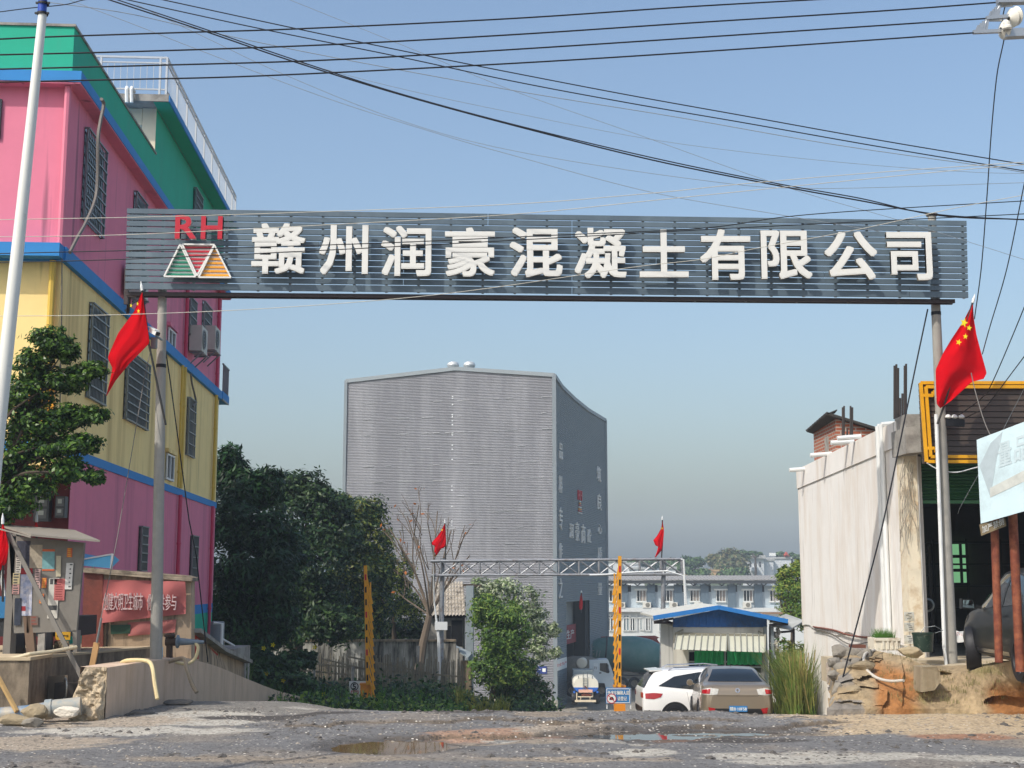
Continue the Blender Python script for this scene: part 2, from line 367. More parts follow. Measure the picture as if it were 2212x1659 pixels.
# ================================================================ PAINTED BUILDING on the left
PINK = mat('pink paint', '#dc7c94', rough=.8, var=.06, scale=1.5, col2='#b4647c', s2=.9, t2=.64, streak=True, col3='#8a5468', s3=3, t3=.69)
YEL = mat('yellow paint', '#f4d892', rough=.8, var=.06, scale=1.5, col2='#bd9f60', s2=1.1, t2=.62, streak=True, col3='#8d7c50', s3=3, t3=.69)
BLU = mat('blue paint', '#2680c2', rough=.7, var=.08)
GRN = mat('green paint', '#1ba888', rough=.8, var=.07, scale=1.5, col2='#3d9c84', s2=1.3, t2=.66, streak=True)
CREAM = mat('cream paint', '#d9cdb2', rough=.8, var=.05)
CONC = mat('concrete', '#9a968e', rough=.9, var=.2, scale=4, bump=.3, col2='#6f6a64', s2=2.5, t2=.56)
GALV = mat('galvanised steel', '#a9adb0', rough=.42, var=.1, metal=.7)
WHT = mat('white steel', '#d8dad8', rough=.4, var=.04)
DGLASS = mat('dark glass', '#1c2326', rough=.08, var=.1, spec=.6)
BLK = mat('black rubber', '#15151a', rough=.55, var=.1)
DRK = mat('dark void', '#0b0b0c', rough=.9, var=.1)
STEEL = mat('grille steel', '#7f8484', rough=.45, var=.12, metal=.6)
RUST = mat('rusty steel', '#6b3524', rough=.75, var=.3, scale=8, col2='#94583a', s2=6)
DPINK = mat('dark pink pipe', '#c23a5c', rough=.5, var=.08)
PPINK = mat('light pink pipe', '#d5798e', rough=.5, var=.05)
YPIPE = mat('yellow pipe', '#cfae4a', rough=.5, var=.08)
c0 = at(114, 954, 25.); ang = math.atan(.0634)
B = thing('painted_building', 'four storey building painted pink, yellow and green with blue bands', 'building', (c0.x, 25., -.6), ang)
ex = Vector((math.cos(ang), math.sin(ang), 0)); ey = Vector((-math.sin(ang), math.cos(ang), 0)); O = Vector((c0.x, 25., 0))
def L_(u, v, z): return O + ex * u + ey * v + Vector((0, 0, z))
def side(px, py):           # pixel -> (depth along the side wall, height)
    p = hit(px, py, O, ex); return (p - O).dot(ey), p.z
def front(px, py):
    p = hit(px, py, O, ey); return (p - O).dot(ex), p.z
Z1 = side(114, 976)[1]; Z1t = front(114, 954)[1]      # lower band
Z2 = front(132, 566)[1]; Z2t = front(132, 541)[1] + .05      # middle band
Z3 = front(148, 187)[1]; Z3t = Z3 + .22               # eave band under the parapet
Z4 = front(151, 58)[1]                                # parapet top
vF = side(466, 1080)[0]; v4 = side(334, 342)[0]   # far corner; front of the roof storey
FW = -9.0
WT = .24
def wallbox(z0, z1, m, nm='wall', u0=FW, u1=0., v0=0., v1=None):
    mb = MB(); v1 = v1 or vF
    P = [L_(u0, v0, z0), L_(u1, v0, z0), L_(u1, v1, z0), L_(u0, v1, z0)]
    mb.prism(P, (0, 0, z1 - z0)); return mb.build(nm, m, B)
zG = side(455, 1322)[1]
wallbox(-4., zG, GRN, v0=1.4); wallbox(zG, zG + .28, BLU, 'painted_band', u1=.003, v0=1.4)
wallbox(zG + .28, Z1 - .0, PINK, v0=1.4); wallbox(Z1t, Z2, YEL); wallbox(Z2t, Z3, PINK)
def band(z0, z1, ov, nm='painted_band', m=BLU, v1=None):
    mb = MB(); v1 = (v1 or vF + ov); mb.prism([L_(FW, -ov, z0), L_(ov, -ov, z0), L_(ov, v1, z0), L_(FW, v1, z0)], (0, 0, z1 - z0)); return mb.build(nm, m, B)
band(Z1, Z1t, .03); band(Z2, Z2t, .1)
# front canopy of the middle band, the eave slab with its painted soffit, the parapet
mb = MB(); mb.prism([L_(FW, -.42, Z2 + .02), L_(.06, -.42, Z2 + .02), L_(.06, -.1, Z2 + .02), L_(FW, -.1, Z2 + .02)], (0, 0, Z2t - Z2 - .02)); mb.build('canopy', BLU, B)
band(Z3, Z3t, .27, 'eave', BLU)
sof = MB(); e_ = .255
sof.prism([L_(FW, -e_, Z3 - .03), L_(e_, -e_, Z3 - .03), L_(e_, vF + e_, Z3 - .03), L_(FW, vF + e_, Z3 - .03)], (0, 0, .03 - .003)); sof.build('soffit', PINK, B)
pu = .02
mb = MB()
mb.prism([L_(FW, -.0, Z3t), L_(pu, -.0, Z3t), L_(pu, .2, Z3t), L_(FW, .2, Z3t)], (0, 0, Z4 - Z3t))
mb.prism([L_(pu - .2, .2, Z3t), L_(pu, .2, Z3t), L_(pu, v4, Z3t), L_(pu - .2, v4, Z3t)], (0, 0, Z4 - Z3t)); mb.build('parapet', GRN, B)
mb = MB(); mb.prism([L_(FW, -.03, Z4), L_(pu + .03, -.03, Z4), L_(pu + .03, v4, Z4), L_(pu - .23, v4, Z4), L_(pu - .23, .23, Z4), L_(FW, .23, Z4)], (0, 0, .05)); mb.build('coping', CONC, B)
# roof storey, set back, under a wide slab with a railing
hp_ = hit(364, 219, L_(0, v4 - .55, 0), ey); zs0 = hp_.z; uo = (hp_ - O).dot(ex); zs1 = hit(364, 204, L_(0, v4 - .55, 0), ey).z
mb = MB(); mb.prism([L_(-4.2, v4 + 1.6, Z3t), L_(-.0, v4 + 1.6, Z3t), L_(0, vF, Z3t), L_(-4.2, vF, Z3t)], (0, 0, zs0 - Z3t)); mb.build('wall', GRN, B)
mb = MB(); mb.prism([L_(-4.2, v4 + 1.57, Z3t), L_(-.35, v4 + 1.57, Z3t), L_(-.35, v4 + 1.6, Z3t), L_(-4.2, v4 + 1.6, Z3t)], (0, 0, zs0 - Z3t)); mb.build('wall', CREAM, B)
mb = MB(); mb.prism([L_(-.35, v4, Z3t), L_(-.003, v4, Z3t), L_(-.003, v4 + 1.6, Z3t), L_(-.35, v4 + 1.6, Z3t)], (0, 0, zs0 - Z3t)); mb.build('column', CREAM, B)
mb = MB(); mb.prism([L_(-.003, v4 + .02, Z3t), L_(.0, v4 + .02, Z3t), L_(.0, v4 + 1.6, Z3t), L_(-.003, v4 + 1.6, Z3t)], (0, 0, zs0 - Z3t)); mb.build('wall', GRN, B)
mb = MB(); mb.prism([L_(-4.4, v4 - .55, zs0), L_(uo, v4 - .55, zs0), L_(uo, vF + .4, zs0), L_(-4.4, vF + .4, zs0)], (0, 0, zs1 - zs0)); sl_ = mb.build('roof_slab', CONC, B)
mb = MB(); mb.prism([L_(uo, v4 - .54, zs0 - .003), L_(uo + .03, v4 - .54, zs0 - .003), L_(uo + .03, vF + .4, zs0 - .003), L_(uo, vF + .4, zs0 - .003)], (0, 0, zs1 - zs0 - .02))
mb.m = 1; mb.prism([L_(.02, v4 - .5, zs0 - .012), L_(uo, v4 - .5, zs0 - .012), L_(uo, vF + .4, zs0 - .012), L_(.02, vF + .4, zs0 - .012)], (0, 0, .009))
mb.build('eave', [BLU, GRN], B)
mb = MB(); mb.prism([L_(-4.2, v4 - .0, zs0 - .45), L_(-.36, v4 - .0, zs0 - .45), L_(-.36, v4 + .25, zs0 - .45), L_(-4.2, v4 + .25, zs0 - .45)], (0, 0, .44)); mb.build('beam', CREAM, B)
mb = MB(); rail = [L_(-4.3, v4 - .4, 0), L_(uo - .1, v4 - .4, 0), L_(uo - .1, vF + .3, 0)]
def up(p, z): return Vector((p.x, p.y, z))
for a, b_ in zip(rail, rail[1:]):
    for z in (.18, .88, 1.02): mb.bar(up(a, zs1 + z), up(b_, zs1 + z), .035 if z < 1 else .05)
    n = int((b_ - a).length / .16)
    for i in range(n + 1):
        if i == n and b_ is rail[1]: continue
        p = a.lerp(b_, i / n); th = .05 if i % 9 == 0 or i in (0, n) else .013
        mb.bar(up(p, zs1 + (0 if th > .04 else .18)), up(p, zs1 + (1.02 if th > .04 else .88)), th)
mb.build('railing', mat('railing grey', '#b4b9bd', rough=.4, var=.05), B)
# white drain pipes hanging over the slab edge
mb = MB()
for du in (-.62, -.5):
    mb.tube([L_(du, v4 - .35, zs1 + .12), L_(du, v4 - .65, zs1 + .12), L_(du, v4 - .68, zs1 + .05), L_(du + .02, v4 - .68, zs0 - .1)], .045)
mb.build('drain_pipe', WHT, B)
# windows behind security grilles
def window(pxl, pxr, pyt, pyb, cols, rows, grille=True, frame_m=STEEL, deep=0.):
    v0, zt = side(pxl, pyt); _, zb = side(pxl, pyb); v1 = side(pxr, pyt)[0]
    g = MB(); g.prism([L_(.004 - deep, v0, zb), L_(.004 - deep, v1, zb), L_(.004 - deep, v1, zt), L_(.004 - deep, v0, zt)], ex * .012); w = g.build('window', DGLASS, B)
    if grille:
        g = MB(); ug = .07
        for i in range(cols + 1):
            v = v0 + (v1 - v0) * i / cols; g.bar(L_(ug, v, zb), L_(ug, v, zt), .018 if 0 < i < cols else .035)
        for j in range(rows + 1):
            z = zb + (zt - zb) * j / rows; g.bar(L_(ug + .02, v0, z), L_(ug + .02, v1, z), .03)
        for v in (v0, v1):
            for z in (zb, zt): g.bar(L_(0, v, z), L_(ug, v, z), .03)
        g.build('security_grille', frame_m, w)
    else:
        g = MB(); vm = (v0 + v1) / 2
        for v in (v0 + .03, vm, v1 - .03): g.bar(L_(.03, v, zb), L_(.03, v, zt), .05)
        for z in (zb + .03, zt - .03): g.bar(L_(.034, v0, z), L_(.034, v1, z), .05)
        g.build('window_frame', WHT, w)
        hood = MB(); hood.prism([L_(.0, v0 - .12, zt + .02), L_(.1, v0 - .12, zt + .02), L_(.1, v1 + .12, zt + .02), L_(.0, v1 + .12, zt + .02)], (0, 0, .1)); hood.build('lintel', PINK if zt > 7 else YEL, w)
    return w
window(183, 227, 276, 480, 12, 8); window(289, 313, 413, 600, 9, 6); window(193, 230, 654, 862, 12, 8); window(271, 320, 755, 907, 18, 8)
window(407, 421, 640, 724, 10, 4); window(437, 454, 650, 727, 10, 4); window(404, 419, 858, 984, 8, 5); window(300, 314, 1137, 1233, 7, 5)
window(411, 424, 1157, 1250, 8, 4); window(418, 434, 405, 470, 10, 4)
window(362, 377, 706, 762, 2, 1, False); window(358, 374, 978, 1036, 2, 1, False)
# downpipes
def pipe(vpx, segs, r=.055, u=.09):
    v = side(vpx, 900)[0]
    for z0, z1, m in segs:
        mb = MB(); mb.tube([L_(u, v, z0), L_(u, v, z1)], r)
        z = z0 + .4
        while z < z1: mb.lathe([(r, 0), (r + .012, .01), (r + .012, .06), (r, .07)], L_(u, v, z), n=8); z += 1.9
        mb.build('downpipe', m, B)
pipe(389, [(-3, Z1, DPINK), (Z1t, Z2, YPIPE), (Z2t, Z3 - .04, DPINK)]); pipe(460, [(-3, Z1, DPINK), (Z1t, Z2, YPIPE), (Z2t, Z3 - .04, DPINK)])
pipe(384, [(Z1t, Z2, YPIPE)], .04)
for px, z0, z1, m in ((125, Z2t, Z3 - .04, PPINK), (111, Z1t, Z2, YPIPE)):
    u = front(px, 700)[0]; mb = MB(); mb.tube([L_(u, -.1, z0), L_(u, -.1, z1)], .065); mb.build('downpipe', m, B)
mb = MB(); mb.prism([L_(FW, 0, Z1 - .25), L_(0, 0, Z1 - .25), L_(0, 1.39, Z1 - .25), L_(FW, 1.39, Z1 - .25)], (0, 0, .245)); mb.build('porch_slab', YEL, B)
# front face of the ground floor: dark red doorway wall, shopfront and balcony details behind the tree
REDW = mat('dark red wall', '#5a1c20', rough=.7, var=.15)
mb = MB(); mb.prism([L_(-4.6, 1.38, .3), L_(-.003, 1.38, .3), L_(-.003, 1.397, .3), L_(-4.6, 1.397, .3)], (0, 0, Z1 - .6)); mb.build('entrance_wall', REDW, B)
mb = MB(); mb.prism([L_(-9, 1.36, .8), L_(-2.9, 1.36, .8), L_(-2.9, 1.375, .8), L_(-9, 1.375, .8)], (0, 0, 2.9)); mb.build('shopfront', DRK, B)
mb = MB(); ORG = mat('orange signboard', '#e09a16', rough=.5, var=.1)
a0 = front(45, 905); a1 = front(112, 845)
for (px0, px1, py0, py1) in ((40, 118, 838, 872), (38, 118, 900, 930), (100, 117, 838, 930)):
    u0, z1 = front(px0, py0); u1, z0 = front(px1, py1); mb.prism([L_(u0, -.14, z0), L_(u1, -.14, z0), L_(u1, -.004, z0), L_(u0, -.004, z0)], (0, 0, z1 - z0))
mb.build('window_surround', ORG, B)
mb = MB(); u0, z1 = front(40, 872); u1, z0 = front(100, 900); mb.prism([L_(u0, -.05, z0), L_(u1, -.05, z0), L_(u1, -.004, z0), L_(u0, -.004, z0)], (0, 0, z1 - z0)); mb.build('window', DGLASS, B)
mb = MB(); u0, z1 = front(-20, 215); u1, z0 = front(1, 300); mb.prism([L_(u0 - 1, -.05, z0), L_(u1, -.05, z0), L_(u1, -.004, z0), L_(u0 - 1, -.004, z0)], (0, 0, z1 - z0)); mb.build('window', DGLASS, B)
# small balcony at the far corner
vb = vF; mb = MB()
za = hit(470, 862, L_(0, vF, 0), ey).z; zb_ = hit(470, 786, L_(0, vF, 0), ey).z
for k in range(7): mb.bar(L_(.1, vF + .1 + k * .2, za), L_(.1, vF + .1 + k * .2, zb_), .03)
mb.bar(L_(.1, vF, zb_), L_(.1, vF + 1.4, zb_), .05); mb.bar(L_(.1, vF, za), L_(.1, vF + 1.4, za), .05)
mb.build('balcony_railing', STEEL, B)
mb = MB(); mb.prism([L_(-.6, vF + .02, Z2 + .02), L_(.12, vF + .02, Z2 + .02), L_(.12, vF + 1.5, Z2 + .02), L_(-.6, vF + 1.5, Z2 + .02)], (0, 0, Z2t - Z2)); mb.build('balcony_slab', BLU, B)
# dangling grey cables down the wall
CABLE = mat('grey cable', '#6c6660', rough=.6, var=.1)
def wcable(pxs, u, r):
    return MB().tube([hit(a, b_, L_(u, 0, 0), ex) for a, b_ in spline(pxs, 8)], r, 6)
o = wcable([(219, 214), (224, 226), (217, 262), (212, 300), (211, 380), (206, 430), (186, 480), (168, 512), (151, 545)], .68, .035).build('wall_cable', CABLE); tag(o, 'thick grey cable drooping across the pink wall past its tall grille window', 'cable')
o = wcable([(412, 808), (415, 830), (420, 850), (423, 868), (417, 878)], .1, .03).build('wall_cable', CABLE); tag(o, 'short grey cable hanging on the yellow wall below the air conditioners', 'cable')
o = wcable([(134, 545), (133, 700), (131, 800), (129, 905)], .05, .012).build('wall_cable', CABLE); tag(o, 'thin dark cable running down the yellow corner of the painted building', 'cable')
# air conditioners on brackets
ACM = mat('air conditioner casing', '#b9b6ab', rough=.5, var=.08)
def ac(v, z, u, label, w=.85, h=.62, d=.33, name='air_conditioner', along=ey, out=ex, o0=None, grp='air conditioners on the walls'):
    o0 = o0 or L_(u, v, z); t = thing(name, label, 'air conditioner', tuple(o0), 0, grp)
    mb = MB(); mb.prism([o0, o0 + along * w, o0 + along * w + out * d, o0 + out * d], (0, 0, h)); mb.build('casing', ACM, t)
    g = MB(); cc = o0 + along * w * .36 + out * (d + .012) + Vector((0, 0, h / 2))
    g.lathe([(.02, 0), (.25, 0), (.27, -.012)], cc, tuple(out), 18); g.build('fan_grille', BLK, t)
    g = MB(); g.lathe([(.265, -.01), (.29, -.01), (.29, .012), (.265, .012), (.265, -.01)], cc, tuple(out), 18)
    for r_ in (.1, .18): g.lathe([(r_, 0), (r_ + .012, .008), (r_ + .02, 0)], cc, tuple(out), 18)
    g.build('fan_guard', STEEL, t)
    g = MB()
    for k in (.1, w - .14):
        p = o0 + along * k; g.prism([p - Vector((0, 0, .06)), p - Vector((0, 0, .06)) + out * (d + .05), p - Vector((0, 0, .02)) + out * (d + .05), p - Vector((0, 0, .02))], along * .04)
        g.bar(p - Vector((0, 0, .4)), p + out * d - Vector((0, 0, .05)), .035)
    g.build('bracket', STEEL, t); return t
va, za = side(403, 775); ac(va, za + .25, .06, 'air conditioner on the pink wall nearer to the gate pole', 1.0, .75, .36)
va, za = side(434, 768); ac(va, za + .2, .06, 'air conditioner on the pink wall nearer to the far corner', 1.0, .75, .36)
mb = MB(); p = hit(262, 600, L_(0, 0, 0), ex)
va, za = side(259, 642); ac(va, za + .1, .1, 'sooty air conditioner half hidden behind the end of the gate sign', .9, .7, .34)
# electricity meter cupboards by the entrance
MET = mat('meter box', '#3a3d40', rough=.5, var=.1)
def meter(px0, py0, px1, py1, Y, label):
    a = at(px0, py1, Y); b_ = at(px1, py0, Y); t = thing('meter_box', label, 'meter box', tuple(a), 0)
    mb = MB(); mb.bb(a.x, b_.x, Y, Y + .18, a.z, b_.z); mb.build('casing', MET, t)
    w, h = b_.x - a.x, b_.z - a.z
    for f0, f1 in ((.1, .44), (.54, .92)):
        g = MB(); g.bb(a.x + w * .12, a.x + w * .88, Y - .015, Y - .001, a.z + h * f0, a.z + h * f1); d = g.build('door', mat('meter door', '#585b5c', rough=.4), t)
        g = MB(); g.bb(a.x + w * .3, a.x + w * .7, Y - .025, Y - .016, a.z + h * (f0 + .12), a.z + h * (f1 - .06)); g.build('meter_window', mat('meter dial', '#9aa09c', rough=.2), d)
    return t
meter(71, 1066, 107, 1126, 26.0, 'larger dark meter box on the red entrance wall'); meter(118, 1072, 141, 1118, 26.05, 'smaller dark meter box nearest the pink corner')
# ================================================================ GATE SIGN across the entrance
SLAT = mat('blue grey slat', '#566570', rough=.5, var=.1, scale=1.2, metal=.05, col2='#6a7a83', s2=.6, t2=.6)
SLATD = mat('dark steel underside', '#3a3030', rough=.6, var=.2)
LETW = mat('white letter face', '#dcdbd5', rough=.55, var=.04, scale=1.5, col2='#d2c9b2', s2=3, t2=.72)
LETS = mat('letter edge', '#8a857a', rough=.5, var=.1)
LRED = mat('red letter', '#b81c30', rough=.45, var=.05)
TGRN = mat('logo green', '#0f7a5e', rough=.5, var=.05); TORG = mat('logo orange', '#e29a1c', rough=.5, var=.05)
POLE = mat('concrete pole', '#9b9890', rough=.85, var=.16, scale=3, bump=.15, col2='#77736c', s2=2, t2=.6, streak=True)
YG0, YG1 = 23.8, 24.62
def gy(px): return YG0 + (YG1 - YG0) * (px - 273) / (2090 - 273)
def G(px, py, off=0.): p = at(px, py, gy(px) - off); return p
base = at(1180, 1430, 24.2)
GT = thing('gate_sign', 'long blue grey slatted gate sign with white Chinese lettering on two concrete poles', 'gate sign', (base.x, 24.2, 0))
TL, TR_, BL, BR = (274.5, 450), (2089, 477), (270, 624), (2093, 643)
def gp(s, t, off=0.):
    px = (TL[0] * (1 - t) + BL[0] * t) * (1 - s) + (TR_[0] * (1 - t) + BR[0] * t) * s
    py = (TL[1] * (1 - t) + BL[1] * t) * (1 - s) + (TR_[1] * (1 - t) + BR[1] * t) * s
    return G(px, py, off)
NS = 13; mb = MB()
for i in range(NS):
    t0, t1 = i / NS, (i + .80) / NS
    if i == NS - 1: t1 = 1.0
    cuts = [0] + sorted(rnd.sample([.1 * k + .03 for k in range(1, 10)], 2)) + [1]
    for a, b in zip(cuts, cuts[1:]):
        b2 = b - .0006
        P = [gp(a, t0), gp(b2, t0), gp(b2, t1), gp(a, t1)]; mb.prism(P, (0, .04 + rnd.uniform(0, .006), 0))
mb.build('slat_panel', SLAT, GT)
mb = MB()
for s_ in np.linspace(.004, .996, 27):
    a, b = gp(s_, 0), gp(s_, 1); mb.bar(a + Vector((0, .085, 0)), b + Vector((0, .085, 0)), .045, .05, (0, 1, 0))
mb.build('backing_frame', mat('pale backing steel', '#b9bcba', rough=.5, metal=.3), GT)
mb = MB(); d = Vector((0, .16, -.11))
for y_ in (0, .14):
    mb.bar(gp(.0, 1) + Vector((0, .1 + y_, -.07)), gp(.985, 1) + Vector((0, .1 + y_, -.05)), .05, .07)
for s_ in np.linspace(.01, .98, 17): mb.bar(gp(s_, 1) + Vector((0, .1, -.07)), gp(s_, 1) + Vector((0, .24, -.07)), .04)
mb.bar(gp(0, .99) + Vector((0, .3, -.05)), gp(0, .99) + Vector((-.15, .75, -.3)), .06); mb.bar(gp(0, .7) + Vector((-.06, .3, 0)), gp(0, 1.15) + Vector((-.06, .3, 0)), .07)
mb.build('support_beam', SLATD, GT)
# the letters: (pixel box in the photograph at full size) -> letter standing 0.1 m off the slats
def z3(x, y): return (400 + x * .4973) / 1.6492, (720 + y * .4973) / 1.6492
def z4(x, y): return (1400 + x * .4973) / 1.6492, (740 + y * .4973) / 1.6492
def z5(x, y): return (2450 + x * .4973) / 1.6492, (740 + y * .4973) / 1.6492
LB = [('赣', z3(1000, 160), z3(1384, 520)), ('州', z3(1482, 172), z3(1834, 526)), ('润', z3(1925, 178), z4(275, 497)), ('豪', z4(372, 150), z4(730, 500)), ('混', z4(835, 150), z4(1215, 505)),
      ('凝', z4(1300, 152), z4(1672, 512)), ('土', z4(1765, 165), z4(2115, 505)), ('有', z5(88, 162), z5(450, 524)), ('限', z5(524, 170), z5(888, 518)), ('公', z5(978, 178), z5(1356, 522)), ('司', z5(1426, 182), z5(1748, 526))]
OFF = .13
for ch, a, b in LB:
    o = G(a[0], b[1], OFF); e1 = G(b[0], b[1], OFF) - o; e2 = G(a[0], a[1], OFF) - o; e2 = Vector((0, e2.y * 0, e2.z))
    mb = MB(); bold(mb, ch, o, e1, e2, (0, -.09, 0), .021)
    f = MB(); f.mi = []; n = len(mb.f)
    mb.mi = [0 if abs(((mb.v[q[1]] - mb.v[q[0]]).cross(mb.v[q[2]] - mb.v[q[1]])).normalized().y) > .7 else 1 for q in mb.f]
    mb.build('sign_letter', [LETW, LETS], GT)
for ch, a, b in (('R', z3(456, 103), z3(606, 272)), ('H', z3(641, 110), z3(795, 275))):
    o = G(a[0], b[1], OFF); e1 = G(b[0], b[1], OFF) - o; e2 = G(a[0], a[1], OFF) - o
    mb = MB(); bold(mb, ch, o, e1, (0, 0, e2.z), (0, -.1, 0), .03)
    mb.mi = [0 if abs(((mb.v[q[1]] - mb.v[q[0]]).cross(mb.v[q[2]] - mb.v[q[1]])).normalized().y) > .7 else 1 for q in mb.f]
    mb.build('sign_letter', [LRED, LETW], GT)
# logo: three triangles of coloured slats in pale frames
def tri(pts, m, nst, flip=False):
    P = [G(*z3(*p), .12) for p in pts]            # apex/top corners
    A, Bq, Cq = P; mb = MB()
    for i in range(nst):
        t0, t1 = (i + .1) / nst, (i + .58) / nst
        q = [A.lerp(Bq, t0), A.lerp(Cq, t0), A.lerp(Cq, t1), A.lerp(Bq, t1)]; mb.prism(q, (0, .03, 0))
    mb.m = 1
    for a, b in ((A, Bq), (Bq, Cq), (Cq, A)): mb.bar(a - Vector((0, .02, 0)), b - Vector((0, .02, 0)), .028, .05, (0, 1, 0))
    q = MB(); return mb.build('logo_triangle', [m, LETW], GT)
tri([(490, 305), (375, 535), (600, 537)], TGRN, 8); tri([(735, 312), (622, 541), (852, 543)], TORG, 8); tri([(610, 530), (505, 305), (735, 308)], LRED, 8)
mb = MB(); P = [G(*z3(*p), .1) for p in ((490, 303), (375, 537), (852, 545), (738, 309))]; mb.prism(P, (0, .02, 0)); mb.build('logo_backing', LETW, GT)
def gpole(px0, py0, px1, py1, Y, w0, w1):
    a = at(px0, py0, Y); b = at(px1, py1, Y); mb = MB(); mb.tube([b + (b - a) * .02, a], [w1 / 2 / ppm(Y), w0 / 2 / ppm(Y)], 20)
    o = mb.build('pole', POLE, GT, smooth=True)
    for t in (.22, .45, .66, .78):
        g = MB(); p = a.lerp(b, t); r = (w0 + (w1 - w0) * t) / 2 / ppm(Y); g.tube([p - Vector((0, 0, .03)), p + Vector((0, 0, .035))], r + .006, 16); g.build('strap', BLK, o); return a, b
gpole(351, 622, 337, 1414, YG0 + .3, 19, 26); gpole(2013, 468, 2056, 1458, YG1 + .32, 18, 27)
mb = MB(); p = at(2013, 468, YG1 + .32); mb.lathe([(.001, .05), (.11, .05), (.11, .02), (.08, .0)], p); mb.build('pole_cap', CONC, GT)
# white conduit strapped along the right pole
mb = MB(); mb.tube([at(a, b, YG1 + .18) for a, b in ((2022, 895), (2030, 1110), (2040, 1402))], .035); mb.tube([at(a, b, YG1 + .18) for a, b in ((2040, 1402), (2046, 1455))], .03)
tag(mb.build('conduit', [WHT, CREAM]), 'white plastic conduit strapped to the right gate pole', 'conduit')
# ================================================================ FLAGS
FRED = mat('red flag cloth', '#d8101e', rough=.95, var=.08, scale=1.5, trans=.4, spec=.05)
FYEL = mat('yellow star', '#e8d21e', rough=.7, var=.03)
FSTK = mat('dark stick', '#2c2a26', rough=.6)
def flag(label, left, right, Y, stick, waves=(.06, 3.), stars=(), name='national_flag', grp='red flags with yellow stars', sr=.02, n=40, tip=True):
    a = at(*stick[0], Y + .03); t = thing(name, label, 'flag', tuple(a), 0, grp)
    st = MB(); q = [at(x, y, Y + .03) for x, y in stick]; st.tube(q, sr); st.build('flagpole', FSTK, t)
    if tip:
        st = MB(); e = q[-1]; dd = (q[-1] - q[-2]).normalized(); st.lathe([(sr * 1.3, 0), (sr * 1.3, .08), (.004, .18)], e, tuple(dd), 8); st.build('finial', WHT, t)
    px_k = len(label); l = resamp(left, n); r = resamp(right, n); rows = []
    for i in range(n):
        row = []
        for j in range(n):
            s_ = j / (n - 1); x, y = l[i] * (1 - s_) + r[i] * s_
            wv = waves[0] * math.sin(waves[1] * (s_ * 2.2 + i / n * 1.1)) * (.3 + i / n) + waves[0] * .5 * math.sin(9 * s_ + 4 * i / n) + waves[0] * .5 * noise.noise(Vector((s_ * 5 + i / n * 3, i / n * 2.2, px_k)))
            row.append(at(x, y, Y + wv))
        rows.append(row)
    mb = MB(); mb.grid(rows); c = mb.build('flag_cloth', FRED, t, smooth=True, fix=False)
    for (cx, cy, rr, an, k) in stars:      # star: pixel centre, radius, rotation, how many points show
        s_ = MB(); pts = []
        for i in range(10):
            q = rr if i % 2 == 0 else rr * .42; b = an + i * math.pi / 5; pts.append(at(cx + q * math.sin(b) * k, cy - q * math.cos(b), Y - .14))
        s_.prism(pts, (0, .004, 0)); s_.build('star', FYEL, c)
    return t
def fz(x, y): return (3250 + x * .3314) / 1.6492, (950 + y * .3314) / 1.6492
def flagpx(f, L): return [f(*p) for p in L]
flag('large red national flag on the right gate pole', flagpx(fz, [(640, 410), (540, 600), (420, 780), (330, 930), (250, 1110), (255, 1300), (262, 1480), (300, 1520)]),
     flagpx(fz, [(654, 410), (662, 560), (692, 740), (742, 930), (800, 1140), (772, 1205), (640, 1240), (420, 1440), (302, 1522)]), YG1 - .25, flagpx(fz, [(270, 1690), (345, 1490), (500, 930), (648, 390)]),
     (.07, 3.), [(555, 600, 24, .5, .75)] and [(*fz(556, 602), 11, .3, .8), (*fz(612, 658), 6.5, .2, 1), (*fz(572, 750), 6.5, .1, .9), (*fz(500, 812), 7, .3, 1)])
flag('large red national flag on the left gate pole', [(306, 632), (290, 672), (255, 720), (234, 768), (233, 775), (243, 795), (236, 830), (229, 855)],
     [(308, 632), (314, 680), (321, 725), (323, 741), (308, 757), (280, 785), (250, 822), (230, 856)], YG0 - .25, [(358, 918), (322, 745), (307, 628)], (.06, 2.6),
     [(297, 656, 5, .3, .5), (299, 672, 5, 0, .7), (283, 660, 5, .2, .6)])
def z6(x, y): return (1400 + x * .5341) / 1.6492, (1850 + y * .5341) / 1.6492
def z7(x, y): return (2100 + x * .5341) / 1.6492, (1850 + y * .5341) / 1.6492
YT = 55.
flag('small red flag on the left end of the steel truss gate', flagpx(z6, [(343, 32), (318, 80), (290, 120), (258, 155), (262, 170), (280, 180), (275, 215), (288, 238)]), flagpx(z6, [(347, 32), (350, 90), (352, 140), (352, 178), (340, 190), (322, 196), (310, 215), (292, 240)]), YT, flagpx(z6, [(350, 275), (351, 150), (346, 26)]), (.08, 2.5), [(*z6(327, 70), 3, 0, .8)], sr=.025)
flag('small red flag on the right end of the steel truss gate', flagpx(z7, [(485, 15), (478, 60), (450, 110), (425, 140), (440, 175), (458, 182), (450, 215), (436, 252)]), flagpx(z7, [(488, 12), (494, 50), (497, 80), (490, 180), (488, 205), (475, 215), (455, 240), (440, 255)]), YT, flagpx(z7, [(480, 262), (488, 150), (486, 5)]), (.08, 2.5), [(*z7(484, 60), 3, 0, .6)], sr=.025)
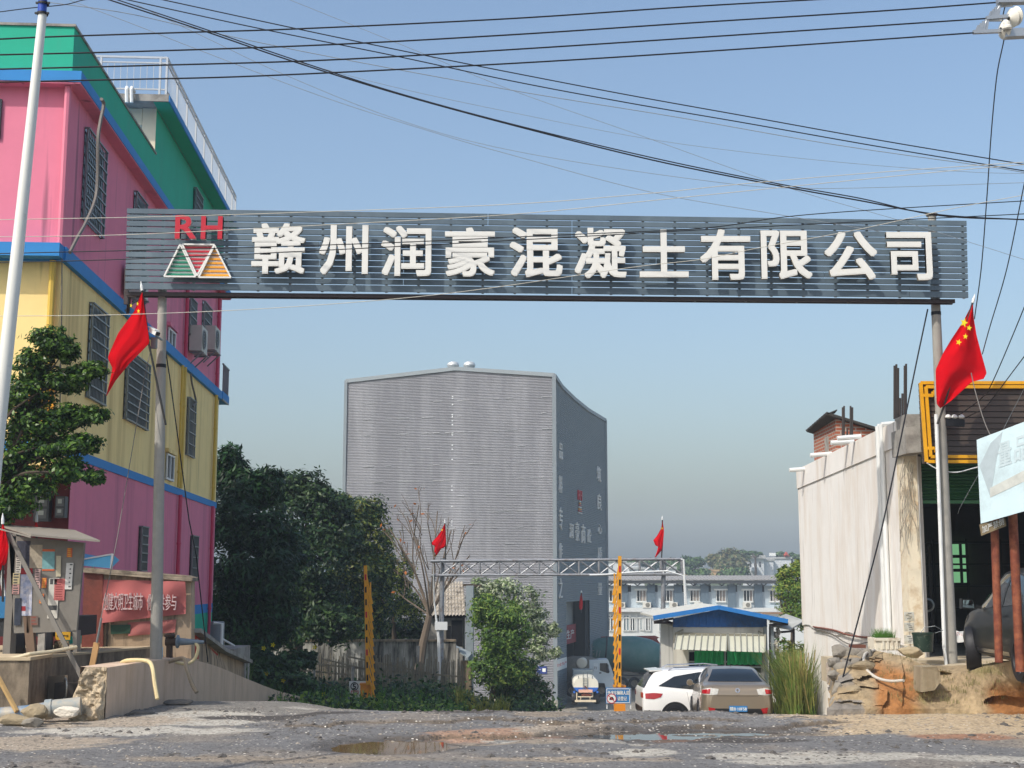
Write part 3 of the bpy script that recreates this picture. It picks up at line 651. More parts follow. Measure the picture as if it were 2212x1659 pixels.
# CCTV camera on the left pole
p = at(330, 716, YG0 + .1); t = thing('security_camera', 'white security camera on the left gate pole', 'security camera', tuple(at(350, 722, YG0 + .1)))
mb = MB(); d = (at(345, 722, YG0 - .1) - at(325, 711, YG0 + .05)).normalized(); a = at(326, 713, YG0 - .1)
mb.bar(a, a + d * .2, .085, .075); mb.bar(a + Vector((0, 0, .05)) - d * .03, a + d * .19 + Vector((0, 0, .05)), .11, .015); mb.build('housing', WHT, t)
mb = MB(); mb.bar(a + d * .2, a + d * .23, .07, .06); mb.build('lens', BLK, t)
mb = MB(); mb.bar(a + d * .1 - Vector((0, 0, .04)), at(350, 735, YG0 + .2), .03); mb.box(at(333, 741, YG0), (.1, .08, .2)); mb.build('bracket', STEEL, t)
# ================================================================ STEEL TRUSS GATE beyond the crest
TRS = mat('truss steel', '#8f9296', rough=.5, var=.2, scale=3, metal=.4, col2='#6d5a4e', s2=4, t2=.62)
b0, b1 = at(953, 1503, YT), at(1433, 1470, YT)
T = thing('truss_gate', 'low steel truss height gate spanning the driveway between two posts', 'gate', tuple((b0 + at(1433, 1505, YT)) / 2))
def tp(x, y): return at(*z6(x, y), YT)
xs = [252, 318, 448, 580, 710, 842, 975, 1107, 1242, 1375]
xs2 = [z7(v, 0)[0] for v in (62, 200, 338, 478, 620)]
pxs = [z6(v, 0)[0] for v in xs] + xs2[1:]
def ty(px, top): return (1212 - 4.5 * (px - 935) / 540) if top else (1243 - 2.5 * (px - 935) / 540)
mb = MB()
for dy in (0, .35):
    for top in (True, False): mb.tube([at(p_, ty(p_, top), YT) + Vector((0, dy, 0)) for p_ in (pxs[0], pxs[-1])], .055)
    for p_ in pxs[1:]: mb.tube([at(p_, ty(p_, True), YT) + Vector((0, dy, 0)), at(p_, ty(p_, False), YT) + Vector((0, dy, 0))], .035, 6)
    for i, (a, b) in enumerate(zip(pxs[1:], pxs[2:])):
        mb.tube([at(a, ty(a, True), YT) + Vector((0, dy, 0)), at(b, ty(b, False), YT) + Vector((0, dy, 0))], .028, 6)
        mb.tube([at(a, ty(a, False), YT) + Vector((0, dy + .03, 0)), at(b, ty(b, True), YT) + Vector((0, dy + .03, 0))], .028, 6)
mb.build('truss', TRS, T)
for px, yb in ((955, 1505), (1433, 1530)):
    mb = MB(); mb.tube([at(px - 4, yb, YT + .17), at(px + 1, 1206, YT + .17)], [.115, .09], 14); mb.build('post', TRS, T, smooth=True)
mb = MB(); mb.bb(*(lambda c: (c.x - 1., c.x + .9, c.y - .2, c.y + .5, c.z - .5, c.z + .1))(at(955, 1505, YT + .17))); mb.build('footing', CONC, T)
mb = MB(); a = at(953, 1352, YT - .1); mb.box(a, (.5, .15, .32)); mb.build('junction_box', WHT, T)
mb = MB()
for x0, x1, x2 in ((936, 946, 948), (936, 949, 952)): mb.tube([at(x0, 1218, YT - .1), at(x0 + 2, 1300, YT - .1), at(x1, 1380, YT - .1), at(x2, 1495, YT - .1)], .03, 6)
mb.build('conduit', WHT, T); mb = MB()
p_ = [at(*z7(x, y), YT - .2) for x, y in ((0, 372), (120, 368), (310, 352), (520, 345), (630, 378), (640, 600))]; mb.tube(p_, .04, 6)
mb.build('conduit', WHT, T); mb = MB()
p_ = [at(*z7(x, y), YT - .2) for x, y in ((610, 268), (628, 268), (634, 380), (650, 600))]; mb.tube(p_, .04, 6)
mb.build('conduit', WHT, T)
# ================================================================ YELLOW BARRIERS (both raised)
BYEL = mat('barrier yellow', '#d99a24', rough=.5, var=.08, scale=3, col2='#b9822a', s2=4, t2=.66); BORG = mat('barrier orange', '#dc8a26', rough=.45, var=.06)
def barrier(label, pts_main, pts_sec, Y, box, side_, boxm, nb=12):
    a = at(*box[0], Y); t = thing('boom_barrier', label, 'barrier', tuple(at((box[0][0] + box[1][0]) / 2, box[1][1], Y)), 0, 'yellow boom barriers')
    mb = MB(); a = at(*box[0], Y); b = at(*box[1], Y); w = b.x - a.x; mb.bb(a.x, b.x, Y, Y + w * .9, b.z, a.z); mb.bb(a.x - .02, b.x + .02, Y - .02, Y + w * .9 + .02, a.z, a.z + .05)
    mb.m = 1; mb.bb(a.x + w * .3, a.x + w * .6, Y - .012, Y - .002, b.z + (a.z - b.z) * .52, b.z + (a.z - b.z) * .62); mb.build('cabinet', [boxm, BLK], t)
    M_ = [at(x, y, Y - .1) for x, y in pts_main]; S_ = [at(x, y, Y - .06) for x, y in pts_sec]
    mb = MB(); mb.bar(M_[0], M_[1], .1, .05, (0, 1, 0)); mb.build('boom', BYEL, t)
    mb = MB(); mb.bar(S_[0], S_[1], .04, .04, (0, 1, 0)); mb.build('boom', BYEL, t)
    mb = MB()
    for i in range(nb):
        u = .02 + .93 * i / nb; p = M_[0].lerp(M_[1], u + .075); q = S_[0].lerp(S_[1], u); mb.bar(p, q + (q - p) * .3, .045, .03, (0, 1, 0))
    mb.build('fence_slat', BYEL, t)
    mb = MB(); mb.m = 0
    for i in range(9):
        c = M_[0].lerp(M_[1], .06 + .105 * i); mb.m = 1 if i % 3 == 2 else 0; d = (M_[1] - M_[0]).normalized(); mb.bar(c - d * .09 - Vector((0.0, .031, 0)), c + d * .09 - Vector((0.0, .031, 0)), .05, .012, (0, 1, 0))
    mb.build('boom_marking', [BLK, LRED], t)
def z5b(x, y): return (700 + x * .5341) / 1.6492, (1850 + y * .5341) / 1.6492
barrier('raised yellow boom barrier beside the dark trees', [z5b(1142, 1105), z5b(1127, 308)], [z5b(1180, 1170), z5b(1160, 420)], 42., (z5b(1093, 1105), z5b(1165, 1240)), 1, BORG)
barrier('raised yellow boom barrier behind the blue notice sign', [z7(200, 1120), z7(202, 245)], [z7(172, 1120), z7(166, 360)], 40., (z7(165, 1120), z7(240, 1300)), -1, BORG)
# signs by the barriers
def panel(mb, a, b, Y, th=.03): p = at(*a, Y); q = at(*b, Y); mb.bb(p.x, q.x, Y, Y + th, q.z, p.z); return p, q
SB = mat('sign blue', '#2c72ac', rough=.5, var=.05); SW = mat('sign white', '#d8dad6', rough=.5, var=.05)
def zq(x, y): return (1950 + x * .217) / 1.6492, (2200 + y * .217) / 1.6492
t = thing('notice_sign', 'blue and white sign telling visiting vehicles to register, on a low metal stand', 'sign', tuple(at(*zq(1165, 1480), 38.5)))
mb = MB(); p, q = panel(mb, zq(960, 1152), zq(1365, 1412), 38.5); mb.build('sign_board', SB, t)
mb = MB(); a = at(*zq(975, 1170), 38.5); b = at(*zq(1352, 1398), 38.5)
for s0, s1 in (((a.x, a.z), (b.x, a.z)), ((b.x, a.z), (b.x, b.z)), ((b.x, b.z), (a.x, b.z)), ((a.x, b.z), (a.x, a.z))): mb.bar((s0[0], 38.495, s0[1]), (s1[0], 38.495, s1[1]), .018, .008, (0, 1, 0))
def ptxt(mb, s_, a, b, Y, th=.008, mir=False):
    o = at(a[0], b[1], Y); e1 = at(b[0], b[1], Y) - o; e2 = Vector((0, 0, at(a[0], a[1], Y).z - o.z))
    if mir: o = o + e1; e1 = -e1
    bold(mb, s_, o, e1, e2, (0, -th, 0), .03 if len(s_) == 1 else .006)
ptxt(mb, '外来车辆和人员', zq(992, 1200), zq(1342, 1270), 38.497); ptxt(mb, '请登记', zq(1150, 1295), zq(1306, 1365), 38.497); mb.build('lettering', SW, t)
mb = MB(); c = at(*zq(1054, 1330), 38.49); mb.lathe([(.001, .004), (.115, .004), (.115, 0)], c, (0, -1, 0), 20); mb.m = 1; mb.lathe([(.115, 0), (.135, 0), (.135, .008), (.115, .008), (.115, 0)], c, (0, -1, 0), 20); mb.bar(c + Vector((-.08, -.008, .08)), c + Vector((.08, -.008, -.08)), .02, .006, (0, 1, 0))
mb.m = 2; mb.box(c + Vector((0, -.006, -.01)), (.12, .006, .05)); mb.box(c + Vector((0, -.006, .03)), (.08, .006, .03)); mb.build('pictogram', [SW, LRED, BLK], t)
for x in (978, 1366):
    mb = MB(); mb.bar(at(*zq(x, 1160), 38.55), at(*zq(x, 1500), 38.55), .03); mb.build('leg', WHT, t)
t = thing('speed_sign', 'white speed limit sign with a 5 in a ring beside the left barrier', 'sign', tuple(at(*z5b(1060, 1230), 42.6)))
mb = MB(); panel(mb, z5b(1018, 1080), z5b(1130, 1188), 42.6); mb.build('sign_board', SW, t)
mb = MB(); c = at(*z5b(1054, 1114), 42.59); mb.lathe([(.1, 0), (.125, 0), (.125, .008), (.1, .008), (.1, 0)], c, (0, -1, 0), 20); ptxt(mb, '5', z5b(1040, 1096), z5b(1064, 1134), 42.592); mb.m = 1; panel(mb, z5b(1030, 1143), z5b(1080, 1166), 42.59, .006)
mb.m = 2; ptxt(mb, '减速行驶', z5b(1033, 1146), z5b(1077, 1163), 42.588); mb.build('lettering', [BLK, LRED, SW], t)
for x in (1024, 1124):
    mb = MB(); mb.bar(at(*z5b(x, 1085), 42.65), at(*z5b(x, 1240), 42.65), .03); mb.build('leg', STEEL, t)
# ================================================================ CONCRETE PLANT TOWER
YTW = 103.
CORR = mat('corrugated sheet', '#939398', rough=.5, var=.06, scale=.4, metal=.25, col2='#aeaeb2', s2=.35, t2=.58, streak=True, s2z=.15)
CORD = mat('blue grey sheet', '#6f7a80', rough=.6, var=.06, scale=.3, metal=.1)
TRIM = mat('tower trim', '#8a9296', rough=.5, var=.06, metal=.3)
e0 = at(1197, 812, YTW); tang = -math.atan2(7.05, 33)
tx = Vector((math.cos(tang), math.sin(tang), 0)); ty_ = Vector((-math.sin(tang), math.cos(tang), 0)); TO = Vector((e0.x, YTW, 0))
TW = thing('concrete_plant_tower', 'tall grey corrugated metal concrete plant tower with lettering on its side', 'tower', (e0.x, YTW, -7.4), tang)
def tl(u, v, z): return TO + tx * u + ty_ * v + Vector((0, 0, z))
def tf(px, py): p = hit(px, py, TO, ty_); return (p - TO).dot(tx), p.z
def tsd(px, py): p = hit(px, py, TO, tx); return (p - TO).dot(ty_), p.z
uL, zL = tf(748, 825); uM, zM = tf(985, 798); zR = e0.z; zB = -7.9
vF2, zF = tsd(1307, 908)
# front wall: horizontal ribs as real folds
def ztop(u): return zL + (zM - zL) * (u - uL) / (uM - uL) if u < uM else zM + (zR - zM) * (u - uM) / (0 - uM)
us = list(np.linspace(uL, uM, 9)) + list(np.linspace(uM, 0, 9))[1:]
PIT_ = .125; n = int((zM - zB) / PIT_); rows = []
for i in range(n):
    for dz, dv in ((0, 0), (.035, -.06), (.07, -.06), (.105, 0)):
        z = zB + i * PIT_ + dz; rows.append([tl(u, dv + .06 * math.sin(u * .8 + i * .05) * .3, min(z, ztop(u) - .02)) for u in us])
mb = MB(); mb.grid(rows); mb.build('corrugated_wall', CORR, TW, fix=False)
mb = MB(); mb.prism([tl(uL, .1, zB), tl(-.05, .1, zB), tl(-.05, .1, zR - .05), tl(uM, .1, zM - .05), tl(uL, .1, zL - .05)], ty_ * .1); mb.build('inner_wall', CORD, TW)
# side wall with its sagging eave line, and the tall doorway
vd0, zd1 = tsd(1223, 1301); vd1, _ = tsd(1273, 1298); vdm = tsd(1266, 1298)[0]
prof = [(tsd(x, y)) for x, y in ((1197, 812), (1213, 836), (1240, 862), (1270, 886), (1307, 908))]
def zts(v): return float(np.interp(v, [p[0] for p in prof], [p[1] for p in prof]))
vsd = sorted(set([0, vd0, vd1, vF2] + list(np.linspace(0, vF2, 14)))); mb = MB()
nn = int((zR - zB) / .16)
for (a, b, lo) in ((0, vd0, zB), (vd0, vd1, zd1), (vd1, vF2, zB)):
    rows = []; vv = [v for v in vsd if a <= v <= b]
    for i in range(int((zR - lo) / .16) + 1):
        for dz, du in ((0, 0), (.03, .03), (.1, .03), (.13, 0)): rows.append([tl(du, v, min(lo + i * .16 + dz, zts(v) - .01)) for v in vv])
    mb.grid(rows)
mb.build('corrugated_wall', CORD, TW, fix=False)
mb = MB()
mb.prism([tl(uL, .3, zB), tl(uL, vF2, zB), tl(uL, vF2, zF), tl(uL, .3, zL - .05)], tx * .15)
mb.prism([tl(uL, vF2, zB), tl(0, vF2, zB), tl(0, vF2, zF), tl(uL, vF2, zF)], ty_ * .1)
mb.build('rear_wall', CORD, TW)
rf = MB(); rows = []
for v in [p[0] for p in prof]: rows.append([tl(uL, v, zL + (zts(v) - zR)), tl(uM, v, zM + (zts(v) - zR) * .9), tl(0, v, zts(v))])
rf.grid(rows); rf.build('roof', CORD, TW)
tr = MB()
for a, b in (((uL, zL), (uM, zM)), ((uM, zM), (.05, zR))): tr.bar(tl(a[0], -.08, a[1] + .05), tl(b[0], -.08, b[1] + .05), .2, .3)
tr.bar(tl(.0, -.06, zB), tl(.0, -.06, zR + .1), .3); tr.bar(tl(uL, -.06, zB), tl(uL, -.06, zL + .1), .24)
for a, b in zip(prof, prof[1:]): tr.bar(tl(.05, a[0], a[1]), tl(.05, b[0], b[1]), .2, .3)
tr.bar(tl(.05, vF2, zB), tl(.05, vF2, zF), .25); tr.build('edge_trim', TRIM, TW)
# pale strips where sheets overlap
st = MB()
for k in range(13):
    zz = zM - 2.6 - k * 1.25
    for u in np.linspace(uL + 1.5, -1, 16):
        if rnd.random() < .42:
            w = rnd.uniform(.25, 1.1); st.bar(tl(u, -.048, zz + (u - uL) * .012), tl(u + w, -.048, zz + (u + w - uL) * .012), .012, .1, (0, 1, 0))
for z in np.arange(zB + 9, zM - 2, .16):
    if rnd.random() < .25: st.box(tl(uM - .35 + .1, -.05, z), (.12, .012, .1))
st.build('sheet_overlap', mat('bright sheet edge', '#e2e4e4', rough=.5, metal=.2), TW)
# roof vents
for px in (958, 994):
    p = tl(*((lambda q: (q[0], 3.0))(tf(px, 800))), 0); p.z = at(px, 797, p.y).z; g = MB()
    g.lathe([(.3, -.9), (.3, 0), (.42, .1), (.5, .3), (.42, .5), (.2, .6), (.001, .62)], p, n=18); g.build('roof_vent', mat('vent metal', '#c9ccca', rough=.4, metal=.3), TW, smooth=True)
# doorway: inner wall with small window, red banner, dark interior
dw = MB(); zb1 = tsd(1245, 1352)[1] ; zr0 = tsd(1223, 1358)[1]; zr1 = tsd(1223, 1280)[1]
inn = lambda v, z: tl(-1.2, v, z)
_, zwb = tsd(1230, 1357)
dw.prism([inn(vd0 - 1, zwb), inn(vd1 + 1, zwb), inn(vd1 + 1, zd1 + 1), inn(vd0 - 1, zd1 + 1)], tx * -.1); dw.build('inner_wall', mat('grey render', '#8f9492', rough=.8, var=.1), TW)
dw = MB(); w0, wz1 = tsd(1234, 1308); w1, wz0 = tsd(1247, 1338); dw.prism([inn(w0, wz0) + tx * .02, inn(w1, wz0) + tx * .02, inn(w1, wz1) + tx * .02, inn(w0, wz1) + tx * .02], tx * .05); w_ = dw.build('window', DGLASS, TW)
dw = MB(); dw.bar(inn((w0 + w1) / 2, wz0) + tx * .1, inn((w0 + w1) / 2, wz1) + tx * .1, .3, .1); dw.bar(inn(w0 - .3, wz0) + tx * .1, inn(w1 + .3, wz0) + tx * .1, .3); dw.build('window_frame', SW, w_)
ban = mat('faded red banner', '#8e3a3c', rough=.8, var=.1)
_, zba = tsd(1223, 1356); zbb = tsd(1223, 1399)[1]
dw = MB(); dw.prism([tl(-.9, vd0, zbb), tl(-.9, vdm, zbb), tl(-.9, vdm, zba), tl(-.9, vd0, zba)], tx * -.06); bo = dw.build('banner', ban, TW)
dw = MB(); put(dw, '安全生产', tl(-.89, vd0 + (vdm - vd0) * .12, zbb + (zba - zbb) * .25), ty_ * (vdm - vd0) * .76, (0, 0, (zba - zbb) * .5), tx * .03); dw.build('lettering', SW, bo)
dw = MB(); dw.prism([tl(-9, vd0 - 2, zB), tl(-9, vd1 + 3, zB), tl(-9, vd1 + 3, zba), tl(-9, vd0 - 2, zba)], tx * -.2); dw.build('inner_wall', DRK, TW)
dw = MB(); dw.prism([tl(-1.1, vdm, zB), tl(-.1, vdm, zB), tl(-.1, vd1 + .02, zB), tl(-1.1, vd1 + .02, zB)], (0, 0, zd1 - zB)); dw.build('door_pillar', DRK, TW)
# lettering on the side: two upright lines, the name between them and the emblem
def tchar(ch, px, py0, py1, wpx, m=None, th=.1):
    v0, z1 = tsd(px - wpx / 2, py0); v1, _ = tsd(px + wpx / 2, py0); _, z0 = tsd(px, py1); g = MB()
    put(g, ch, tl(.03, v0, z0), ty_ * (v1 - v0), (0, 0, z1 - z0), tx * th); return g.build('wall_letter', m or LETW, TW)
def zt1(x, y): return (1950 + x * .2411) / 1.6492, (1500 + y * .2411) / 1.6492
def zt2(x, y): return (1950 + x * .2411) / 1.6492, (1850 + y * .2411) / 1.6492
for ch, x, y0, y1, f in (('品', 184, 320, 562, zt1), ('料', 180, 800, 1060, zt1), ('专', 182, 1270, 1610, zt1), ('作', 182, 345, 570, zt2), ('之', 182, 870, 1165, zt2)): tchar(ch, f(x, 0)[0], f(0, y0)[1], f(0, y1)[1], 6.5)
for ch, x, y0, y1, f in (('筑', 748, 660, 895, zt1), ('良', 755, 1065, 1315, zt1), ('心', 762, 70, 212, zt2), ('质', 762, 405, 580, zt2), ('量', 764, 940, 1115, zt2)): tchar(ch, f(x, 0)[0], f(0, y0)[1], f(0, y1)[1], 8)
for ch, x, y0, y1 in (('润', 340, 55, 275), ('豪', 426, 40, 320), ('商', 516, 70, 350), ('砼', 604, 138, 340)): tchar(ch, zt2(x, 0)[0], zt2(0, y0)[1], zt2(0, y1)[1], 7.5)
tchar('R', zt1(452, 0)[0], zt1(0, 1018)[1], zt1(0, 1165)[1], 4, LRED, .12); tchar('H', zt1(478, 0)[0], zt1(0, 1024)[1], zt1(0, 1172)[1], 4, LRED, .12)
g = MB()
for i in range(7):
    y = 1178 + i * 28; v0, z1 = tsd(*zt1(462 - i * 3.5, y)); v1, z2 = tsd(*zt1(474 + i * 4, y + 8)); _, z0 = tsd(*zt1(460, y + 17)); g.m = i % 3
    g.prism([tl(.04, v0, z0), tl(.04, v1, z0), tl(.04, v1, z1), tl(.04, v0, z1)], tx * .08)
g.build('emblem', [LETW, TORG, LRED], TW)
# small notices on the walls
g = MB(); v0, z1 = tsd(*z6(1082, 940)); v1, _ = tsd(*z6(1153, 920)); _, z0 = tsd(*z6(1082, 1015)); g.prism([tl(.05, v0, z0), tl(.05, v1, z0), tl(.05, v1, z1), tl(.05, v0, z1)], tx * .03)
g.m = 1; put(g, '安全生产', tl(.08, v0 + .1, z0 + .3), ty_ * (v1 - v0 - .2), (0, 0, z1 - z0 - .6), tx * .01); g.build('notice', [SW, LRED], TW)
g = MB(); u0, z1 = tf(*z6(963, 980)); u1, z0 = tf(*z6(1027, 1030)); g.prism([tl(u0, -.1, z0), tl(u1, -.1, z0), tl(u1, -.1, z1), tl(u0, -.1, z1)], ty_ * .05)
g.m = 1; w = u1 - u0; g.prism([tl(u0 + w * .1, -.11, z0 + .3), tl(u0 + w * .45, -.11, z0 + .3), tl(u0 + w * .27, -.11, z1 - .2)], ty_ * .008); g.prism([tl(u0 + w * .55, -.11, z0 + .4), tl(u0 + w * .9, -.11, z0 + .4), tl(u0 + w * .9, -.11, z1 - .4), tl(u0 + w * .55, -.11, z1 - .4)], ty_ * .008)
g.build('notice', [mat('navy sign', '#2a3a7a', rough=.5), SW], TW)
g = MB(); g.bb(0, 0, 0, 0, 0, 0); g = MB(); u0, z1 = tf(1180, 1512); g.prism([tl(uL, -.25, zB), tl(.2, -.25, zB), tl(.2, -.25, z1), tl(uL, -.25, z1)], ty_ * .15); g.build('plinth', CONC, TW)
# flag by the doorway
v0, z0 = tsd(1254, 1340); flag('tiny red flag hanging in front of the tower doorway', flagpx(zt2, [(500, 1090), (485, 1140), (470, 1230), (468, 1290), (475, 1330), (492, 1340)]), flagpx(zt2, [(506, 1090), (518, 1160), (522, 1230), (520, 1300), (512, 1335), (494, 1341)]), 107., flagpx(zt2, [(500, 1385), (503, 1200), (503, 1085)]), (.1, 2.5), (), sr=.05)
# ================================================================ WHITE SHOP BUILDING on the right
WALL = mat('stained whitewash', '#e6e3dd', rough=.88, var=.06, scale=1.2, bump=.12, bscale=12, col2='#d6cbbd', s2=1.6, t2=.56, w2=.12, s2z=.2, col3='#8f877c', s3=6, t3=.685, w3=.05, z3_=.06, streak=True)
WALL2 = mat('peeling plaster', '#ddd2ba', rough=.9, var=.1, scale=3, col2='#b0926a', s2=3, t2=.6)
YS = 26.
xw = at(1960, 1200, YS).x; yf = 37.2
SHp = thing('shop_building', 'whitewashed shop with stained side wall, roller shutter and yellow framed fascia', 'building', (xw + 3, YS, .7))
zr0 = at(1950, 905, YS).z; zr1 = hit(1728, 1013, Vector((xw, 0, 0)), Vector((1, 0, 0))).z; yfar = hit(1728, 1200, Vector((xw, 0, 0)), Vector((1, 0, 0))).y
def sw(px, py): p = hit(px, py, Vector((xw, 0, 0)), Vector((1, 0, 0))); return p.y, p.z
def roofz(y): return zr0 + (zr1 - zr0) * (y - YS) / (yfar - YS)
zcr = (sw(1757, 1357)[1], sw(1885, 1381)[1])
# side wall in two skins: the upper one stands proud of the foundation along a crack
ys_ = np.linspace(YS, yfar, 24); mb = MB()
P = [(xw, YS, -1.6), (xw, yfar, -3.2), (xw, yfar, roofz(yfar)), (xw, YS, roofz(YS))]; mb.prism([Vector(p) + Vector((.04, 0, 0)) for p in P], (.24, 0, 0)); mb.build('foundation_wall', WALL, SHp)
up_ = [(xw, y, roofz(y) + .0) for y in ys_]; y0c, y1c = sw(1885, 1381)[0], sw(1757, 1357)[0]
lo_ = [(xw, y, float(np.interp(y, [y0c, y1c], [zcr[1], zcr[0]])) + .035 * math.sin(y * 3.1) + .05 * math.sin(y * 1.1)) for y in ys_]
mb = MB(); mb.prism(lo_ + up_[::-1], (.035, 0, 0)); mb.build('side_wall', WALL, SHp)
mb = MB(); mb.prism([(xw - .03, y, roofz(y) - .5) for y in (YS + .3, yfar)] + [(xw - .03, y, roofz(y)) for y in (yfar, YS + .3)], (.03, 0, 0)); mb.build('parapet_band', WALL, SHp)
# roof, rear wall and right wall closing the shop
xr = xw + 7; D0 = .55
mb = MB(); mb.prism([(xw + .28, YS + .3, roofz(YS) - .5), (xr, YS + .3, roofz(YS) - .5), (xr, yfar, roofz(yfar) - .5), (xw + .28, yfar, roofz(yfar) - .5)], (0, 0, .2)); mb.build('roof_slab', CONC, SHp)
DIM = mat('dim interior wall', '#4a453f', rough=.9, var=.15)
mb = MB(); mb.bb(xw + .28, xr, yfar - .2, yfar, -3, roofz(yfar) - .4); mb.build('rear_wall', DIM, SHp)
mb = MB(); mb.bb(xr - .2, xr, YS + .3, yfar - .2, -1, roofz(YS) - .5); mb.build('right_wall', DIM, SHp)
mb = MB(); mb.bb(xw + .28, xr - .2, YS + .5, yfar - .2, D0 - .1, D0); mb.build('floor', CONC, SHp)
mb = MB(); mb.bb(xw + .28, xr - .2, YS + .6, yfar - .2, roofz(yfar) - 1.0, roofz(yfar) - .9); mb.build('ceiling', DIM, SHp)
# front corner column (inscribed with peeling notices) and jutting slab above it
cx0, cx1 = at(1938, 1200, YS).x, at(1988, 1200, YS).x; zc = at(1960, 985, YS).z
mb = MB(); mb.bb(xw - .003, cx1, YS - .02, YS + .45, -.6, zc); mb.build('column', WALL2, SHp)
mb = MB(); a = at(1930, 985, YS - .1); mb.prism([(xw - .1, YS - .55, zc), (cx1 + .55, YS - .55, zc + .08), (cx1 + .55, YS + .4, zc + .1), (xw - .1, YS + .4, zc)], (0, 0, .5)); mb.prism([(xw - .02, YS - .35, zc + .502), (cx1 + .3, YS - .35, zc + .502), (cx1 + .3, YS + .4, zc + .502), (xw - .02, YS + .4, zc + .502)], (0, 0, roofz(YS) - zc - .45)); mb.build('corner_slab', CONC, SHp)
mb = MB(); mb.bb(cx1 + .02, cx1 + .12, YS + .1, YS + .22, D0, zc); mb.build('door_frame', mat('pale metal post', '#b8b1a8', rough=.5), SHp)
# pasted notices on the column
NOT = mat('old paper', '#c2c3bc', rough=.9, var=.15, scale=12, col2='#a59a80', s2=6, t2=.55); INK = mat('faded ink', '#4a4a4a', rough=.9)
for k, py in enumerate((1322, 1345, 1372, 1395)):
    g = MB(); p = at(1953, py, YS - .03); q = at(1975, py + 19, YS - .03); g.bb(p.x, q.x, YS - .028, YS - .021, q.z, p.z); n_ = g.build('notice', NOT, SHp)
    g = MB()
    for i in range(4): x = p.x + (q.x - p.x) * rnd.uniform(.1, .5); z = q.z + (p.z - q.z) * (.2 + .2 * i); g.bb(x, x + .07, YS - .0302, YS - .0285, z, z + .012)
    g.build('print', INK, n_)
# roller shutter, part lowered
SHUT = mat('green shutter', '#3c6a44', rough=.45, var=.08, metal=.2)
zs_ = at(2000, 1081, YS + .3).z; mb = MB(); n = 13; top = at(2000, 985, YS + .3).z; rows = []
for i in range(n * 4 + 1):
    z = zs_ + (top - zs_) * i / (n * 4); rows.append([(x, YS + .32 + .03 * math.cos(i * math.pi / 2), z) for x in (cx1 + .14, xr - .3)])
mb.grid(rows); mb.bb(cx1 + .14, xr - .3, YS + .27, YS + .37, zs_ - .06, zs_); mb.build('roller_shutter', SHUT, SHp)
# fascia of brown slats in a yellow fret frame
FAS = mat('brown slat', '#4b4038', rough=.5, var=.12, metal=.15); FYE = mat('yellow frame', '#dfa21a', rough=.45, var=.04)
YF_ = YS - .75; fa = at(1985, 826, YF_); fb = at(2225, 1001, YF_); fx1 = xr + .4
mb = MB(); n = 14
for i in range(n):
    z0 = fb.z + (fa.z - fb.z) * i / n; z1 = fb.z + (fa.z - fb.z) * (i + .93) / n; mb.prism([(fa.x + .02, YF_, z0), (fx1, YF_, z0), (fx1, YF_ + .02, z1), (fa.x + .02, YF_ + .02, z1)], (0, .1, 0))
fo = mb.build('fascia', FAS, SHp)
mb = MB(); mb.bb(fa.x + .06, fx1, YF_ + .13, YF_ + .2, fb.z + .02, fa.z - .02); mb.build('backing_frame', SLATD, SHp)
def zr(x, y): return (2750 + x * .4522) / 1.6492, (1200 + y * .4522) / 1.6492
g = MB(); yv = YF_ - .045
def fl(pts):
    P = [at(*zr(*p), yv) for p in pts]
    for i, (a, b) in enumerate(zip(P, P[1:])): g.bar(a + Vector((0, .0013 * i, 0)), b + Vector((0, .0013 * i, 0)), .06, .05, (0, 1, 0))
R_ = 2400
fl([(R_, 362), (1172, 362), (1218, 982), (R_, 982)]); fl([(R_, 394), (1212, 394), (1250, 944), (R_, 944)])
fl([(1180, 462), (1270, 462), (1270, 432), (1310, 432), (1310, 394)]); fl([(1212, 878), (1290, 878), (1290, 912), (1320, 912), (1320, 944)])
g.build('fret_frame', FYE, fo)
# things in the dark interior: green window, shelving, a fan
GW = mat('green glass', '#7fc090', rough=.4, var=.1)
mb = MB(); Yb = yfar - .35; a, b = at(2056, 1172, Yb), at(2094, 1262, Yb); mb.bb(a.x, b.x, Yb, Yb + .1, b.z, a.z); wn = mb.build('window', mat('lit window pane', '#9ad6a4', rough=.5), SHp)
m_ = MATS['lit window pane'].node_tree.nodes['Principled BSDF']; m_.inputs['Emission Color'].default_value = (.25, .6, .3, 1); m_.inputs['Emission Strength'].default_value = .55
mb = MB()
for k in range(4): z = b.z + (a.z - b.z) * k / 3; mb.bar((a.x, Yb - .02, z), (b.x, Yb - .02, z), .08)
mb.bar(((a.x + b.x) / 2, Yb - .04, a.z), ((a.x + b.x) / 2, Yb - .04, b.z), .06); mb.build('window_frame', BLK, wn)
SHF = mat('dark shelf', '#2e2b28', rough=.7, var=.2)
t = thing('shelf_rack', 'dark shelving inside the shop doorway left of the gate pole', 'shelf', (cx1 + .8, YS + 4, D0))
mb = MB()
for k in range(5): mb.bb(cx1 + .15, cx1 + 1.3, YS + 3.6, YS + 4.1, D0 + .15 + k * .5, D0 + .19 + k * .5)
for x in (cx1 + .17, cx1 + 1.28): mb.bar((x, YS + 3.62, D0), (x, YS + 3.62, D0 + 2.3), .05)
mb.build('rack', SHF, t)
t = thing('shelf_rack', 'long dark shelving deep inside the shop behind the parked car', 'shelf', (xw + 4.5, yfar - 1.2, D0))
mb = MB()
for k in range(5): mb.bb(xw + 2.2, xr - .5, yfar - 1.5, yfar - 1.0, D0 + .3 + k * .55, D0 + .34 + k * .55)
for i in range(6): x = xw + 2.2 + i * .85; mb.bar((x, yfar - 1.5, D0), (x, yfar - 1.5, D0 + 2.6), .05)
mb.build('rack', SHF, t)
